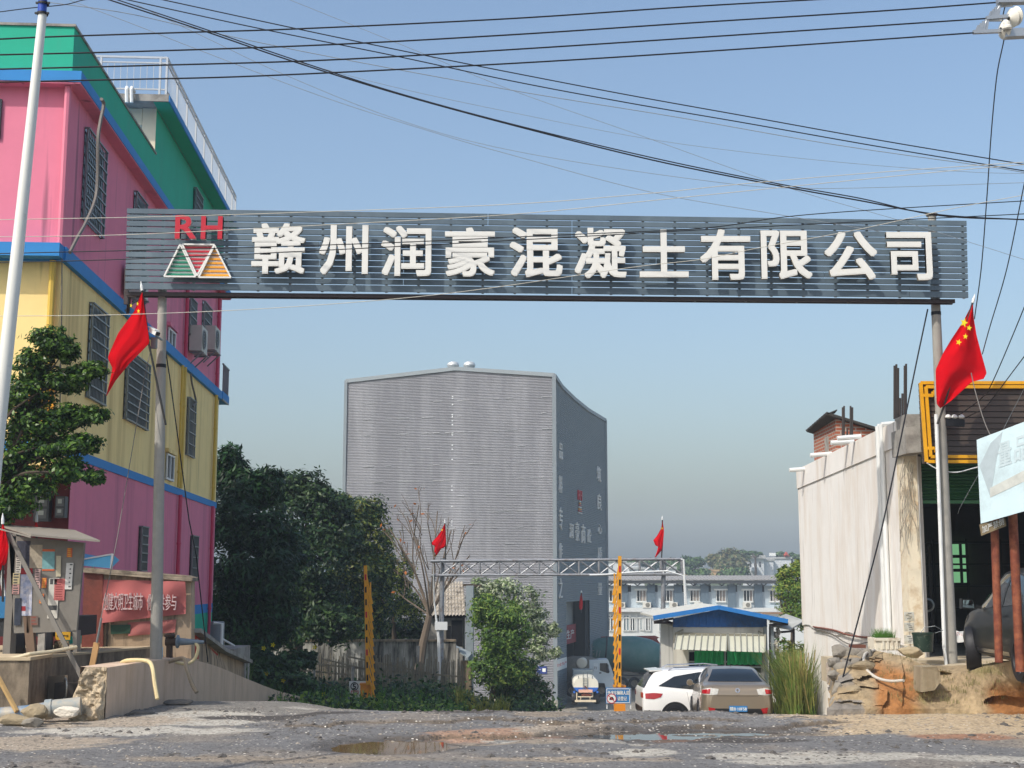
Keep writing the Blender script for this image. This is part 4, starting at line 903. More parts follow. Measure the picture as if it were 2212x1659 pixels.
p = at(2003, 1307, YS + 1.4); t = thing('floor_fan', 'round grey floor fan just inside the shop door', 'fan', (p.x, p.y, D0))
mb = MB(); mb.lathe([(.1, 0), (.13, -.02), (.14, .03), (.1, .05), (.1, 0)], p, (0, -1, 0)); mb.build('guard', STEEL, t)
mb = MB(); mb.lathe([(.001, .02), (.05, .0), (.05, -.1), (.001, -.14)], p, (0, -1, 0)); mb.build('motor', BLK, t)
mb = MB(); mb.bar((p.x, p.y + .1, p.z), (p.x, p.y + .1, D0), .04); mb.lathe([(.18, 0), (.18, .03), (.001, .05)], (p.x, p.y + .1, D0)); mb.build('stand', BLK, t)
# white drainpipes on the wall and spouts along its top
mb = MB()
for px, yb in ((1905, 1405), (1913, 1400)):
    y = sw(px, 1000)[0]; mb.tube([(xw - .06, y, roofz(y) + .06), (xw - .06, y, sw(px - 2, 1372)[1])], .05); mb.tube([(xw - .06, y, roofz(y) + .06), (xw + .4, y, roofz(y) + .1)], .05)
mb.build('drain_pipe', WHT, SHp)
for px, py in ((1728, 1014), (1776, 982), (1823, 955), (1838, 945)):
    y, z = sw(px + 12, py); mb = MB(); mb.tube([(xw - .42, y, z - .02), (xw + .1, y, z + .02)], .055, 10); mb.build('rain_spout', WHT, SHp)
# cables sagging along the crack, loose cable tangle on the column
def wl(pxs, m, r, nm, lab, off=.03):
    o = MB().tube([hit(a, b, Vector((xw - off, 0, 0)), Vector((1, 0, 0))) for a, b in spline(pxs, 6)], r, 6).build(nm, m); return tag(o, lab, 'cable')
wl([zr2 for zr2 in ((1754, 1358), (1790, 1366), (1826, 1388), (1850, 1392), (1890, 1384))], CABLE, .014, 'wall_cable', 'dark cable sagging below the crack in the white side wall')
wl([(1757, 1354), (1800, 1361), (1835, 1372), (1888, 1379)], mat('rusty red pipe', '#7a4a3a', rough=.7), .022, 'wall_pipe', 'thin rusty pipe running along the crack in the white side wall')
TAN = mat('dry vine', '#8d8578', rough=.8)
mb = MB()
for k in range(16):
    x0 = rnd.uniform(1950, 1974); y0 = rnd.uniform(985, 1060); pts = [(x0, y0)]
    for j in range(7): pts.append((min(1984, max(1944, pts[-1][0] + rnd.uniform(-9, 9))), pts[-1][1] + rnd.uniform(8, 34)))
    mb.tube([at(a, b, YS - .05 - .02 * rnd.random()) for a, b in spline(pts, 4)], .005, 4)
tag(mb.build('cable_tangle', TAN), 'tangle of thin loose cable hanging down the shop corner column', 'cable')
# brick hut and starter bars on the roof
BRK = bpy.data.materials.new('red brick'); BRK.use_nodes = True; t_ = BRK.node_tree; b_ = t_.nodes['Principled BSDF']; b_.inputs['Roughness'].default_value = .9
br = t_.nodes.new('ShaderNodeTexBrick'); br.inputs['Color1'].default_value = (*hx('#b0603f'), 1); br.inputs['Color2'].default_value = (*hx('#8e4a34'), 1); br.inputs['Mortar'].default_value = (*hx('#a39a8e'), 1)
br.inputs['Scale'].default_value = 1; br.inputs['Brick Width'].default_value = .24; br.inputs['Row Height'].default_value = .085; br.inputs['Mortar Size'].default_value = .014
tc_ = t_.nodes.new('ShaderNodeTexCoord'); sx_ = t_.nodes.new('ShaderNodeSeparateXYZ'); cb_ = t_.nodes.new('ShaderNodeCombineXYZ'); ad_ = t_.nodes.new('ShaderNodeMath')
t_.links.new(tc_.outputs['Object'], sx_.inputs[0]); t_.links.new(sx_.outputs[0], ad_.inputs[0]); t_.links.new(sx_.outputs[1], ad_.inputs[1]); t_.links.new(ad_.outputs[0], cb_.inputs[0]); t_.links.new(sx_.outputs[2], cb_.inputs[1]); t_.links.new(cb_.outputs[0], br.inputs['Vector']); t_.links.new(br.outputs[0], b_.inputs['Base Color'])
hy0, hy1 = sw(1796, 905)[0] + .1, sw(1745, 930)[0] - .1; hx0 = xw + .12; hx1 = at(1895, 950, hy0).x
t = thing('brick_hut', 'red brick hut with a dark sloping roof on top of the white shop', 'hut', ((hx0 + hx1) / 2, (hy0 + hy1) / 2, roofz(hy0) - .4))
A_, B_, C_2 = at(1786, 895, hy0 - .15), at(1900, 930, hy0 - .15), at(1742, 933, hy1 + .15); e1_, e2_ = B_ - A_, C_2 - A_
def hrz(x, y):
    M2 = np.array([[e1_.x, e2_.x], [e1_.y, e2_.y]]); s_ = np.linalg.solve(M2, np.array([x - A_.x, y - A_.y])); return A_.z + e1_.z * s_[0] + e2_.z * s_[1] - .01
mb = MB(); hb0 = roofz(hy0) - .5
def hwall(xa, ya, xb, yb, d): mb.prism([(xa, ya, hb0 - .4), (xb, yb, hb0 - .4), (xb, yb, hrz(xb, yb)), (xa, ya, hrz(xa, ya))], d)
hwall(hx0, hy0, hx0, hy1, (.12, 0, 0)); hwall(hx0 + .122, hy0, hx1, hy0, (0, .12, 0)); hwall(hx0 + .122, hy1 - .12, hx1, hy1 - .12, (0, .12, 0)); hwall(hx1 - .12, hy0 + .122, hx1 - .12, hy1 - .122, (.12, 0, 0)); mb.build('wall', BRK, t)
g = MB(); y_ = hy0 + .75; g.bb(hx0 - .02, hx0 + .1, y_, y_ + .35, hb0, hrz(hx0, y_) - .3); g.build('door_jamb', CONC, t)
g = MB(); g.prism([A_, B_, B_ + e2_, C_2], (0, 0, .06)); n_ = 9
for k in range(n_): p = A_.lerp(C_2, k / n_); q_ = A_.lerp(C_2, (k + 1) / n_); g.prism([p - Vector((.02, 0, .02)), q_ - Vector((.02, 0, -.03)), q_ + Vector((.25, 0, .07)), p + Vector((.25, 0, .09))], (0, 0, .03))
g.build('roof', mat('dark tile', '#3a3733', rough=.85, var=.2), t)
REB = mat('rebar', '#3a3330', rough=.7)
def rebar(label, lst, Y):
    p = at(lst[0][0], lst[0][2], Y); mb = MB()
    for px, y0, y1 in lst: mb.tube([at(px, y1, Y), at(px + .3, y0, Y)], .022, 6)
    tag(mb.build('starter_bars', REB), label, 'steel bars', 'bundles of bare steel bars on the shop roof')
rebar('taller bundle of bare steel bars on the roof edge near the corner', [(1932, 790, 905), (1936, 787, 908), (1940, 795, 906), (1944, 860, 905), (1949, 850, 905), (1954, 790, 903), (1957, 786, 902)], YS + .9)
rebar('shorter bundle of bare steel bars beside the brick hut', [(1820, 880, 960), (1823, 877, 960), (1837, 877, 958), (1841, 880, 956), (1830, 925, 958)], 31.)
# ================================================================ RIGHT EMBANKMENT
CLAY = mat('clay bank', (1, 1, 1), rough=.95, var=.35, scale=7, bump=.9, bscale=16, attr='gcol', spec=.2)
COLS = {'o': np.array(hx('#96683f')), 'd': np.array(hx('#978569')), 'g': np.array(hx('#8a8074')), 's': np.array(hx('#7c766e')), 'p': np.array(hx('#b5a68c')), 'gr': np.array(hx('#7c7a4a'))}
def ekey(px):      # crest line of the bank in the photograph: (pixel x, pixel y of top edge, depth of the edge)
    return (float(np.interp(px, [1790, 1800, 1830, 1880, 1960, 2010, 2060, 2120, 2212, 2300], [1475, 1412, 1398, 1403, 1420, 1445, 1455, 1442, 1420, 1415])),
            float(np.interp(px, [1790, 1880, 1960, 2060, 2212, 2300], [24.5, 24.3, 23.8, 23.4, 20.9, 20.5])))
cols_ = []; rows = []; NX, NY_ = 150, 70
for i in range(NX):
    px = 1786 + (2330 - 1786) * i / (NX - 1); yt, Yt = ekey(px); yb = float(np.interp(px, [1786, 1900, 2050, 2212, 2330], [1537, 1535, 1533, 1545, 1552]))
    A = onz(px, yb, .0); Bt = at(px, yt, Yt); row = []
    for j in range(NY_):
        t_ = j / (NY_ - 1)
        if t_ < .6:
            q = t_ / .6; p = A.lerp(Bt, q); p.z -= .2 if j == 0 else 0; p.y += .35 * math.sin(q * math.pi) * (-.2 if px < 1950 else .3)
            n_ = noise.noise(p * 1.7) * .16 + noise.noise(p * 4.2) * .09 + noise.noise(p * 10) * .04
            if px < 1905: n_ += .22 * (noise.cell(p * 2.6) - .5)
            # hollows washed out under the crust
            for hx_, hy_, ha, hb in ((1862, 1462, 16, 9), (2036, 1458, 26, 8), (2180, 1522, 42, 13)):
                qx, qy = px, yb + (yt - yb) * q
                d_ = ((qx - hx_) / ha) ** 2 + ((qy - hy_) / hb) ** 2
                if d_ < 1.6: n_ += .5 * sstep(1.6, .4, d_)
            p.y += n_ * math.sin(q * math.pi) ** .5; p.z += n_ * .2 * math.sin(q * math.pi)
            f1 = fbm(p.x, p.z * 2, 1.3, 11); k = sstep(1850, 1905, px + 60 * q - 20 + 50 * f1) * sstep(2010, 1960, px + 30 * f1) * sstep(.95, .6, q + .3 * f1)
            c = COLS['d'] * (1 - k) + COLS['o'] * k; k = sstep(1900, 1870, px + 20 * f1) ; c = c * (1 - k) + (COLS['s'] if noise.cell(p * 2.6) > .35 else COLS['d']) * k
            k = sstep(.0, .35, fbm(p.x, p.z, 2.2, 21)) * .5 * sstep(1960, 2000, px); c = c * (1 - k) + COLS['gr'] * k
            k = sstep(2120, 2160, px) * sstep(.75, .35, q); c = c * (1 - k) + COLS['o'] * .8 * k
        else:
            q = (t_ - .6) / .4; yb2 = YS - .8 if px < 2000 else 25.6
            p = Vector((Bt.x * (1 + (yb2 - Bt.y) / Bt.y * q), Bt.y + (yb2 - Bt.y) * q, Bt.z + (.62 - Bt.z) * sstep(0, .8, q))); p.z += .04 * noise.noise(p * 2); c = COLS['p'] if px > 1890 else COLS['g']
            if px > 1990 and q < .5: c = COLS['d']
        row.append(p); cols_.append(c)
    rows.append(row)
mb = MB(); mb.grid(rows); eb = mb.build('embankment', CLAY, smooth=True, fix=False); struct(eb)
ca = eb.data.color_attributes.new('gcol', 'FLOAT_COLOR', 'POINT'); arr = np.ones((len(cols_), 4), np.float32); arr[:, :3] = np.array(cols_); ca.data.foreach_set('color', arr.ravel())
mb = MB(); mb.bb(xw - 1.6, xr, YS - .9, YS + .55, .2, .66); pf = mb.build('shop_platform', mat('worn concrete', '#b3a58c', rough=.9, var=.12, scale=3, bump=.2), None); struct(pf)
# rocks set in the bank
ROCK = mat('grey rock', '#8b857a', rough=.95, var=.25, scale=3, bump=.5, bscale=14, col2='#6d675e', s2=3); ROCK2 = mat('tan rock', '#8f8168', rough=.95, var=.25, scale=3, bump=.5, bscale=14)
def rock(p, r, m, label, sz=(1, .8, .8), grp='rocks in the clay bank', seed=0):
    bm = bmesh.new(); bmesh.ops.create_icosphere(bm, subdivisions=3, radius=1); rs = random.Random(seed)
    pl = [Vector((rs.gauss(0, 1), rs.gauss(0, 1), rs.gauss(0, 1))).normalized() for _ in range(16)]
    for v in bm.verts:
        d = v.co.normalized(); k = min([1.05] + [.66 / max(d.dot(n_), .01) for n_ in pl]); k *= 1 + .07 * noise.noise(d * 3 + Vector((seed, 0, 0))); v.co = Vector((d.x * sz[0], d.y * sz[1], d.z * sz[2])) * r * k
    me = bpy.data.meshes.new('rock'); bm.to_mesh(me); bm.free(); me.materials.append(m); o = bpy.data.objects.new('rock', me); COL.objects.link(o); o.location = p; XF[o] = Matrix.Translation(p)
    return tag(o, label, 'rock', grp)
GREY = 'grey angular rock set in the left end of the clay bank'; TANL = 'tan broken rock sticking out of the clay bank below the grey rocks'
for k, (px, py, r, w) in enumerate([(1815, 1410, .16, 1.3), (1842, 1412, .17, 1.2), (1868, 1418, .15, 1.4), (1803, 1432, .15, 1), (1826, 1442, .17, 1.2), (1850, 1430, .12, 1.1), (1800, 1458, .13, 1.), (1812, 1492, .15, 1), (1806, 1515, .13, 1.1), (1832, 1470, .12, 1.2)]):
    rock(at(px, py, 24.13 - .012 * (py - 1410)), r, ROCK, GREY, (w, .8, .9), 'grey rocks in the clay bank', seed=k)
for k, (px, py, r, w) in enumerate([(1866, 1440, .2, 1.5), (1846, 1490, .14, 1.3)]):
    rock(at(px, py, 23.92 - .012 * (py - 1410)), r * .9, ROCK2, TANL, (w, .9, .8), 'tan rocks in the clay bank', seed=30 + k)
rock(at(1969, 1408, 24.4), .2, mat('pale cement lump', '#a39478', rough=.95, var=.1, bump=.3), 'rounded pale lump of cement at the platform edge', (1.3, .9, .7), None, 50)
p = at(2005, 1470, 22.9); mb = MB(); q0, q1 = at(1985, 1440, 22.9), at(2033, 1483, 22.9)
pts = [(q0.x, 22.75, q0.z), (q0.x + .25, 22.75, q0.z + .01), (q1.x - .05, 22.77, q0.z - .08), (q1.x - .04, 22.75, q1.z + .1), (q1.x - .16, 22.75, q1.z - .05), (q0.x - .02, 22.75, q1.z - .08)]
mb.prism(pts, (0, .45, 0)); tag(mb.build('stone_block', mat('weathered block', '#938770', rough=.95, var=.2, scale=4, bump=.5, bscale=10, col2='#7d6f58', s2=5, streak=True)), 'squared weathered stone block at the foot of the right gate pole', 'block')
# rubber hose looping over the bank
o = MB().tube([at(a, b, y) for (a, b), y in zip(spline([(1889, 1404), (1868, 1414), (1868, 1440), (1890, 1462), (1920, 1471), (1952, 1470)], 6), np.linspace(24.2, 22.6, 31))], .025, 8).build('hose', mat('pale grey hose', '#b9b4aa', rough=.5), smooth=True); tag(o, 'pale grey hose looping down over the red clay bank', 'hose')
# planter of chives, bucket, brick, bag
FOAM = mat('dirty white foam', '#d2cbb9', rough=.8, var=.08, scale=3, col2='#8a6c4a', s2=4, t2=.64)
a, b = at(1891, 1378, 24.55), at(1943, 1405, 24.55); t = thing('planter_box', 'white foam box planted with green chives beside the corner column', 'planter', ((a.x + b.x) / 2, 24.8, b.z))
mb = MB(); w = b.x - a.x; x0, x1 = a.x, b.x; z0, z1 = b.z, a.z; yb0, yb1 = 24.55, 25.0
mb.prism([(x0 + .03, yb0 + .03, z0), (x1 - .03, yb0 + .03, z0), (x1 - .03, yb1 - .03, z0), (x0 + .03, yb1 - .03, z0)], (0, 0, .04))
for (p0, p1) in (((x0, yb0), (x1, yb0)), ((x1, yb0), (x1, yb1)), ((x1, yb1), (x0, yb1)), ((x0, yb1), (x0, yb0))): mb.bar((p0[0], p0[1], (z0 + z1) / 2), (p1[0], p1[1], (z0 + z1) / 2), .05, z1 - z0)
for k in range(4): x = x0 + w * (.3 + .19 * k); mb.bb(x - .02, x + .02, yb0 - .045, yb0 - .024, z0 + .02, z1 - .05)
mb.bb(x0 - .02, x1 + .02, yb0 - .05, yb0 - .024, z1 - .05, z1); mb.build('box', FOAM, t)
mb = MB(); mb.bb(x0 + .03, x1 - .03, yb0 + .03, yb1 - .03, z1 - .08, z1 - .03); mb.build('soil', mat('soil', '#4a3826', rough=.95, var=.2), t)
CHIV = mat('chive green', '#4f7a2c', rough=.6, var=.3, scale=9, trans=.3)
mb = MB()
for k in range(420):
    x = rnd.uniform(x0 + .04, x1 - .06); y = rnd.uniform(yb0 + .04, yb1 - .04); h = rnd.uniform(.1, .24); dx, dy = rnd.gauss(0, .05), rnd.gauss(0, .05)
    mb.add([(x - .004, y, z1 - .04), (x + .004, y, z1 - .04), (x + dx, y + dy, z1 - .04 + h)], [(0, 1, 2)])
mb.build('chives', CHIV, t, fix=False)
p = at(1995, 1408, 24.6); t = thing('paint_bucket', 'dark green dented bucket on the shop platform', 'bucket', tuple(p))
mb = MB(); mb.lathe([(.001, 0), (.16, 0), (.185, .3), (.195, .31), (.195, .34), (.18, .34), (.15, .02), (.001, .02)], p, n=24); mb.build('pail', mat('dark green paint', '#23352c', rough=.4, var=.25, scale=8, col2='#6f7468', s2=14, t2=.68), t, smooth=True)
mb = MB(); mb.tube([p + Vector(v) for v in ((-.05, -.05, .34), (.02, -.05, .43), (.2, -.08, .46), (.35, -.05, .38), (.22, 0, .33))], .007, 6); mb.build('handle', STEEL, t)
p = at(1852, 1396, 25.0); mb = MB(); mb.box(p, (.28, .12, .06), Matrix.Rotation(.1, 3, 'Z')); tag(mb.build('brick', mat('old brick', '#6b4438', rough=.9, var=.2)), 'single brown brick lying by the white wall', 'brick')
p = at(2088, 1388, 25.9); mb = MB(); rows = []
for i in range(9):
    an = i / 8 * math.pi; rows.append([p + Vector((-.38 + .76 * j / 9, -.16 * math.cos(an), (.2 * math.sin(an) + .02) * (1 - .55 * abs(j / 9 - .45) ** 2) + .02 * math.sin(j * 2 + i))) for j in range(10)])
mb.grid(rows); mb.m = 1
o = mb.build('sack', [mat('white woven sack', '#cfcdc6', rough=.7, var=.12, scale=5, col2='#b8302e', s2=3.5, t2=.62, w2=.02)], smooth=True); tag(o, 'white and red woven sack lying by the wheel of the dark car', 'sack')
# ================================================================ FADED BILLBOARD and small warning board
BBM = mat('faded light blue board', '#b9cdd2', rough=.5, var=.05, scale=1.5, col2='#9fadb0', s2=1.3, t2=.6)
YB = 19.5
def bq(px, py): return at(px, py, YB - (px - 2110) * .006)
t = thing('billboard', 'faded pale blue billboard tilted on two rusty posts', 'billboard', tuple(at(2170, 1440, YB)))
P = [bq(2110, 950), bq(2260, 893), bq(2262, 1090), bq(2119, 1131)]
mb = MB(); mb.prism(P, (0.01, .04, 0)); bo = mb.build('board', BBM, t)
g = MB(); FSHAD = mat('painted flag shadow', '#a0adb2', rough=.7, var=.15, scale=4)
def inb(u, v): return (P[0].lerp(P[1], u)).lerp(P[3].lerp(P[2], u), v) - Vector((0, .004, 0))
g.prism([inb(.02, .32), inb(.2, .1), inb(.38, .02), inb(.28, .3), inb(.16, .72)], (0, .002, 0)); g.build('shadow_and_wear_patch', FSHAD, bo)  # the flag's cast shadow, painted on the board as a greyer triangle
g = MB(); FAD2 = mat('worn band', '#b1b4ae', rough=.7, var=.2, scale=6); g.prism([inb(.16, .62), inb(1, .5), inb(1, .63), inb(.16, .73)], (0, .002, 0)); g.build('shadow_and_wear_patch', FAD2, bo)
GHO = mat('ghost lettering', '#b0bfc3', rough=.7, var=.1)
g = MB()
for k, ch in enumerate('量品商'):      # barely visible characters where the old lettering was
    u = .3 + .24 * k; o_ = inb(u, .42); bold(g, ch, o_, inb(u + .2, .42) - o_, inb(u, .14) - o_, (0, -.002, 0), .02)
g.build('ghost_lettering', GHO, bo)
for px0, px1, yb in ((2148, 2158, 1425), (2188, 2204, 1445)):
    mb = MB(); mb.tube([at(px1, yb + 6, YB + .06), at(px0 - 1, 1100, YB + .06)], .057 if px0 < 2160 else .065, 12); mb.build('post', RUST, t, smooth=True)
t2 = thing('warning_board', 'small tan board with rough white brushed characters under the billboard', 'sign', tuple(at(2145, 1140, YB - .1)))
Pb = [at(2117, 1133, YB - .12), at(2171, 1120, YB - .12), at(2174, 1136, YB - .12), at(2121, 1157, YB - .12)]
mb = MB(); mb.prism(Pb, (0, .03, 0)); mb.build('board', mat('tan board', '#7d6f55', rough=.85, var=.2, scale=6), t2)
mb = MB(); o_ = Pb[3].lerp(Pb[0], .18) + (Pb[2] - Pb[3]) * .04 - Vector((0, .004, 0)); put(mb, '加严禁倒', o_, (Pb[2] - Pb[3]) * .88, (Pb[0] - Pb[3]) * .62, (0, -.003, 0)); mb.build('lettering', SW, t2)
# grass tufts on the bank
def tufts(name, pts, h0, h1, w, m, lean=.4, kind='stuff', n=14):
    V = []; Fc = []
    for (x, y, z, s_) in pts:
        for k in range(n):
            a = rnd.uniform(0, 6.28); h = rnd.uniform(h0, h1) * s_; l = rnd.uniform(.05, lean) * h; bx, by = x + rnd.gauss(0, .05) * s_, y + rnd.gauss(0, .05) * s_; o = len(V); ww = w * s_; ca_, sa_ = math.cos(a), math.sin(a)
            V += [(bx - ww * sa_, by + ww * ca_, z - .02), (bx + ww * sa_, by - ww * ca_, z - .02), (bx + l * .35 * ca_ + ww * .8 * sa_, by + l * .35 * sa_ - ww * .8 * ca_, z + h * .6), (bx + l * .35 * ca_ - ww * .8 * sa_, by + l * .35 * sa_ + ww * .8 * ca_, z + h * .6), (bx + l * ca_, by + l * sa_, z + h)]
            Fc += [(o, o + 1, o + 2, o + 3), (o + 3, o + 2, o + 4)]
    me = bpy.data.meshes.new(name); me.from_pydata(V, [], Fc); me.materials.append(m); o = bpy.data.objects.new(name, me); COL.objects.link(o); XF[o] = Matrix.Identity(4)
    if kind: o['kind'] = kind
    return o
DRYG = mat('dry grass', '#7f7a50', rough=.8, var=.35, scale=6, trans=.25)
pts = []
for _ in range(150):
    i = rnd.randrange(40, NX - 5); j = rnd.choice([rnd.randrange(8, 40), rnd.randrange(36, 48)]); p = rows[i][j] if False else None
for _ in range(170):
    px = rnd.uniform(1900, 2300); yt, Yt = ekey(px); q = rnd.uniform(.15, 1.1); A = onz(px, 1537, 0.); Bt = at(px, yt, Yt); p = A.lerp(Bt, min(q, 1.05)); pts.append((p.x, p.y - .05, p.z - .02, rnd.uniform(.5, 1)))
tufts('grass', pts, .03, .1, .004, DRYG, .9, n=8)
# ================================================================ LEFT FOREGROUND: terrace, walls, notice board
TERR = mat('dark stained concrete', '#8d7f6c', rough=.92, var=.25, scale=3, bump=.3, col2='#4a4136', s2=2.5, t2=.54, streak=True, s2z=.3)
TOPC = mat('dusty concrete', '#b5a487', rough=.92, var=.12, scale=4, bump=.2)
PLAST = mat('weathered plaster', '#b09a80', rough=.92, var=.14, scale=4, bump=.2, col2='#3f3830', s2=3.2, t2=.54, w2=.08, streak=True, s2z=.12)
REDP = mat('faded red plaster', '#8c4e42', rough=.92, var=.2, scale=4, bump=.2, col2='#6a4038', s2=3)
zT = .84
mb = MB(); lo = [(-16, 22.3), (-7.7, 22.3), (-7.55, 23.2), (-6.75, 26), (-6.5, 27.2), (-16, 27.2)]
mb.prism([(x, y, -1.2) for x, y in lo], (0, 0, 1.2 + zT)); struct(mb.build('terrace', TERR))
mb = MB(); mb.prism([(x, y, zT + .001) for x, y in [(-16, 22.27), (-7.7, 22.27), (-7.53, 23.2), (-6.74, 26), (-6.48, 27.2), (-16, 27.2)]], (0, 0, .035)); struct(mb.build('terrace_paving', TOPC))
# nearer block of the terrace at the far left
a, b = at(-90, 1424, 21.2), at(64, 1432, 21.2); mb = MB(); mb.bb(a.x, b.x, 21.2, 22.2, -.5, a.z - .02); mb.build('retaining_wall', TERR, None)
o = bpy.data.objects['retaining_wall']; tag(o, 'dark mossy concrete block at the left edge below the notice board', 'wall')
mb = MB(); mb.bb(a.x, b.x + .02, 21.17, 22.2, a.z - .018, a.z + .03); struct(mb.build('terrace_paving', TOPC))
mb = MB(); mb.tube([at(-5, 1427, 21.25), at(30, 1422, 21.25), at(63, 1413, 21.3), at(110, 1408, 21.6), at(165, 1398, 22)], .03); tag(mb.build('water_pipe', mat('cream pipe', '#cbbd9e', rough=.5)), 'thin cream pipe lying along the terrace edge under the notice board', 'pipe')
# low concrete parapet with a broken end
PARA = mat('brown concrete', '#cdb49c', rough=.92, var=.1, scale=2, bump=.15, col2='#b3987f', s2=2.5, t2=.6, streak=True, s2z=.15)
BROK = mat('broken concrete', '#b8a88e', rough=.95, var=.3, scale=10, bump=.9, bscale=22, col2='#8c7c66', s2=6)
key = [  # right-hand top edge px, bottom px, depth
    (232, 1442, 1546, 21.0), (300, 1432, 1524, 22.6), (389, 1421, 1499, 25.0), (420, 1426, 1500, 26.2), (470, 1440, 1504, 28.6), (535, 1467, 1510, 32.5), (600, 1492, 1512, 36), (667, 1509, 1513, 40)]
sp = spline(key, 6); mb = MB(); rows = []
for k, (px, yt, yb, Y) in enumerate(sp):
    A = at(px, yt, Y); Bb = at(px, yb + 8, Y)
    q = sp[min(k + 1, len(sp) - 1)]; q0 = sp[max(k - 1, 0)]; d = at(q[0], q[1], q[3]) - at(q0[0], q0[1], q0[3]); nrm = Vector((-d.y, d.x, 0)).normalized()
    th = .42 if px < 400 else .34; L0 = A + nrm * th
    rows.append([Vector((L0.x, L0.y, Bb.z - .9)), Vector((L0.x, L0.y, A.z + .012)), L0 + Vector((0, 0, .012)) * 1.02, A.copy(), A + Vector((0, 0, -.001)), Vector((A.x, A.y, Bb.z - .9))])
mb.grid(rows); mb.add(rows[-1], [(0, 1, 2, 3, 4, 5)])
T_ = thing('parapet_wall', 'low brown concrete parapet curving down the driveway with a broken end', 'wall', tuple(at(232, 1546, 21.0)))
mb.build('wall', PARA, T_)
# broken end: a rough knobbly face
e0, e1 = rows[0][5], rows[0][0]; topz = rows[0][3].z; e0 = e0 + Vector((0, 0, .75)); e1 = e1 + Vector((0, 0, .75)); n1, n2 = 34, 30; R2 = []
for i in range(n1):
    t_ = i / (n1 - 1); row = []
    for j in range(n2):
        s_ = j / (n2 - 1); p = e0.lerp(Vector((e1.x, e1.y, e0.z)), s_); z = -.15 + (topz + .01 + .15) * t_; p = Vector((p.x, p.y, z))
        lean = .28 * (1 - t_) ** 1.5 + (.05 if s_ > .1 else 0); edge = min(1, min(s_, 1 - s_) * 8, (1 - t_) * 6)
        nz = (noise.noise(p * 4) * .12 + noise.noise(p * 9) * .08 + noise.noise(p * 21) * .05)
        p.y -= max(-.03, lean * .55 * (.4 + .6 * edge) + nz * (.25 + .75 * edge) + .02); p.x -= (s_ - .3) * (1 - t_) * .22 * (s_ > .3) + nz * .3 * edge
        if s_ > .75 and t_ > .55: p.x += .1 * (s_ - .75) * 4 * (t_ - .55) * 2
        row.append(p)
    R2.append(row)
mb = MB(); mb.grid(R2); mb.build('broken_end', BROK, T_, fix=True)
# rubble, blue pipe, plank, rocks at the foot
mb = MB(); pts = [at(a, b, 20.6 + .02 * i) for i, (a, b) in enumerate([(-30, 1549), (0, 1545), (60, 1540), (100, 1533), (168, 1526)])]
BPIPE = mat('dusty blue pipe', '#3d6f96', rough=.5, var=.15, col2='#a59c8a', s2=2.5, t2=.5)
mb.tube(pts[:4], .115, 16); mb.m = 0; o = mb.build('water_pipe', BPIPE, smooth=True); tag(o, 'thick blue water pipe lying on the ground under the terrace', 'pipe')
mb = MB(); mb.tube([at(98, 1533, 20.66), at(175, 1525, 20.75)], .135, 18); mb.lathe([(.135, 0), (.15, 0), (.15, .1), (.135, .1)], at(98, 1533, 20.66), tuple((at(175, 1525, 20.7) - at(98, 1533, 20.62)).normalized()), 18); o = mb.build('water_pipe', mat('dusty grey pipe', '#7f8f96', rough=.6, var=.15, col2='#b3a58e', s2=2, t2=.5), smooth=True); tag(o, 'dusty grey length of water pipe beside the broken parapet end', 'pipe')
for k, (px, py, r, sz, m_, lab) in enumerate([(78, 1538, .2, (1.3, .8, .75), ROCK2, 'rounded lump of concrete resting against the blue pipe'), (150, 1536, .16, (1.4, .8, .6), mat('pale rock', '#cfc7b8', rough=.95, var=.1, bump=.4), 'pale broken slab leaning at the foot of the parapet end'),
        (30, 1556, .2, (1.6, .8, .6), ROCK2, 'clod of earth at the left edge of the road'), (70, 1560, .16, (1.5, .8, .6), ROCK, 'muddy clod with roots beside the road edge')]):
    rock(at(px, py, 20.3 - .01 * (py - 1538)), r, m_, lab, sz, None, 70 + k)
mb = MB(); mb.bar(at(-8, 1455, 20.9), at(36, 1537, 20.5), .05); tag(mb.build('wooden_stick', mat('raw wood', '#a88a5a', rough=.8, var=.2)), 'pale wooden stick leaning at the far left edge', 'stick')
mb = MB(); mb.prism([at(92, 1462, 22.1), at(146, 1458, 22.1), at(145, 1535, 22.1), at(100, 1537, 22.1)], (0, .03, 0)); tag(mb.build('plywood_sheet', mat('weathered board', '#6e6355', rough=.9, var=.2)), 'grey weathered sheet of board standing under the terrace edge', 'board')
t = thing('valve_box', 'dark metal valve assembly in the pit behind the parapet end', 'valve', tuple(at(145, 1510, 22.0)))
mb = MB(); a, b = at(118, 1476, 21.9), at(170, 1516, 21.9); mb.bb(a.x, b.x, 21.9, 22.1, b.z, a.z); mb.build('casing', mat('dirty iron', '#2c2825', rough=.8, var=.3), t)
mb = MB(); mb.lathe([(.16, 0), (.175, .0), (.175, .02), (.16, .02), (.16, 0)], at(139, 1487, 21.85), (1, .5, 0), 20); mb.build('handwheel', STEEL, t)
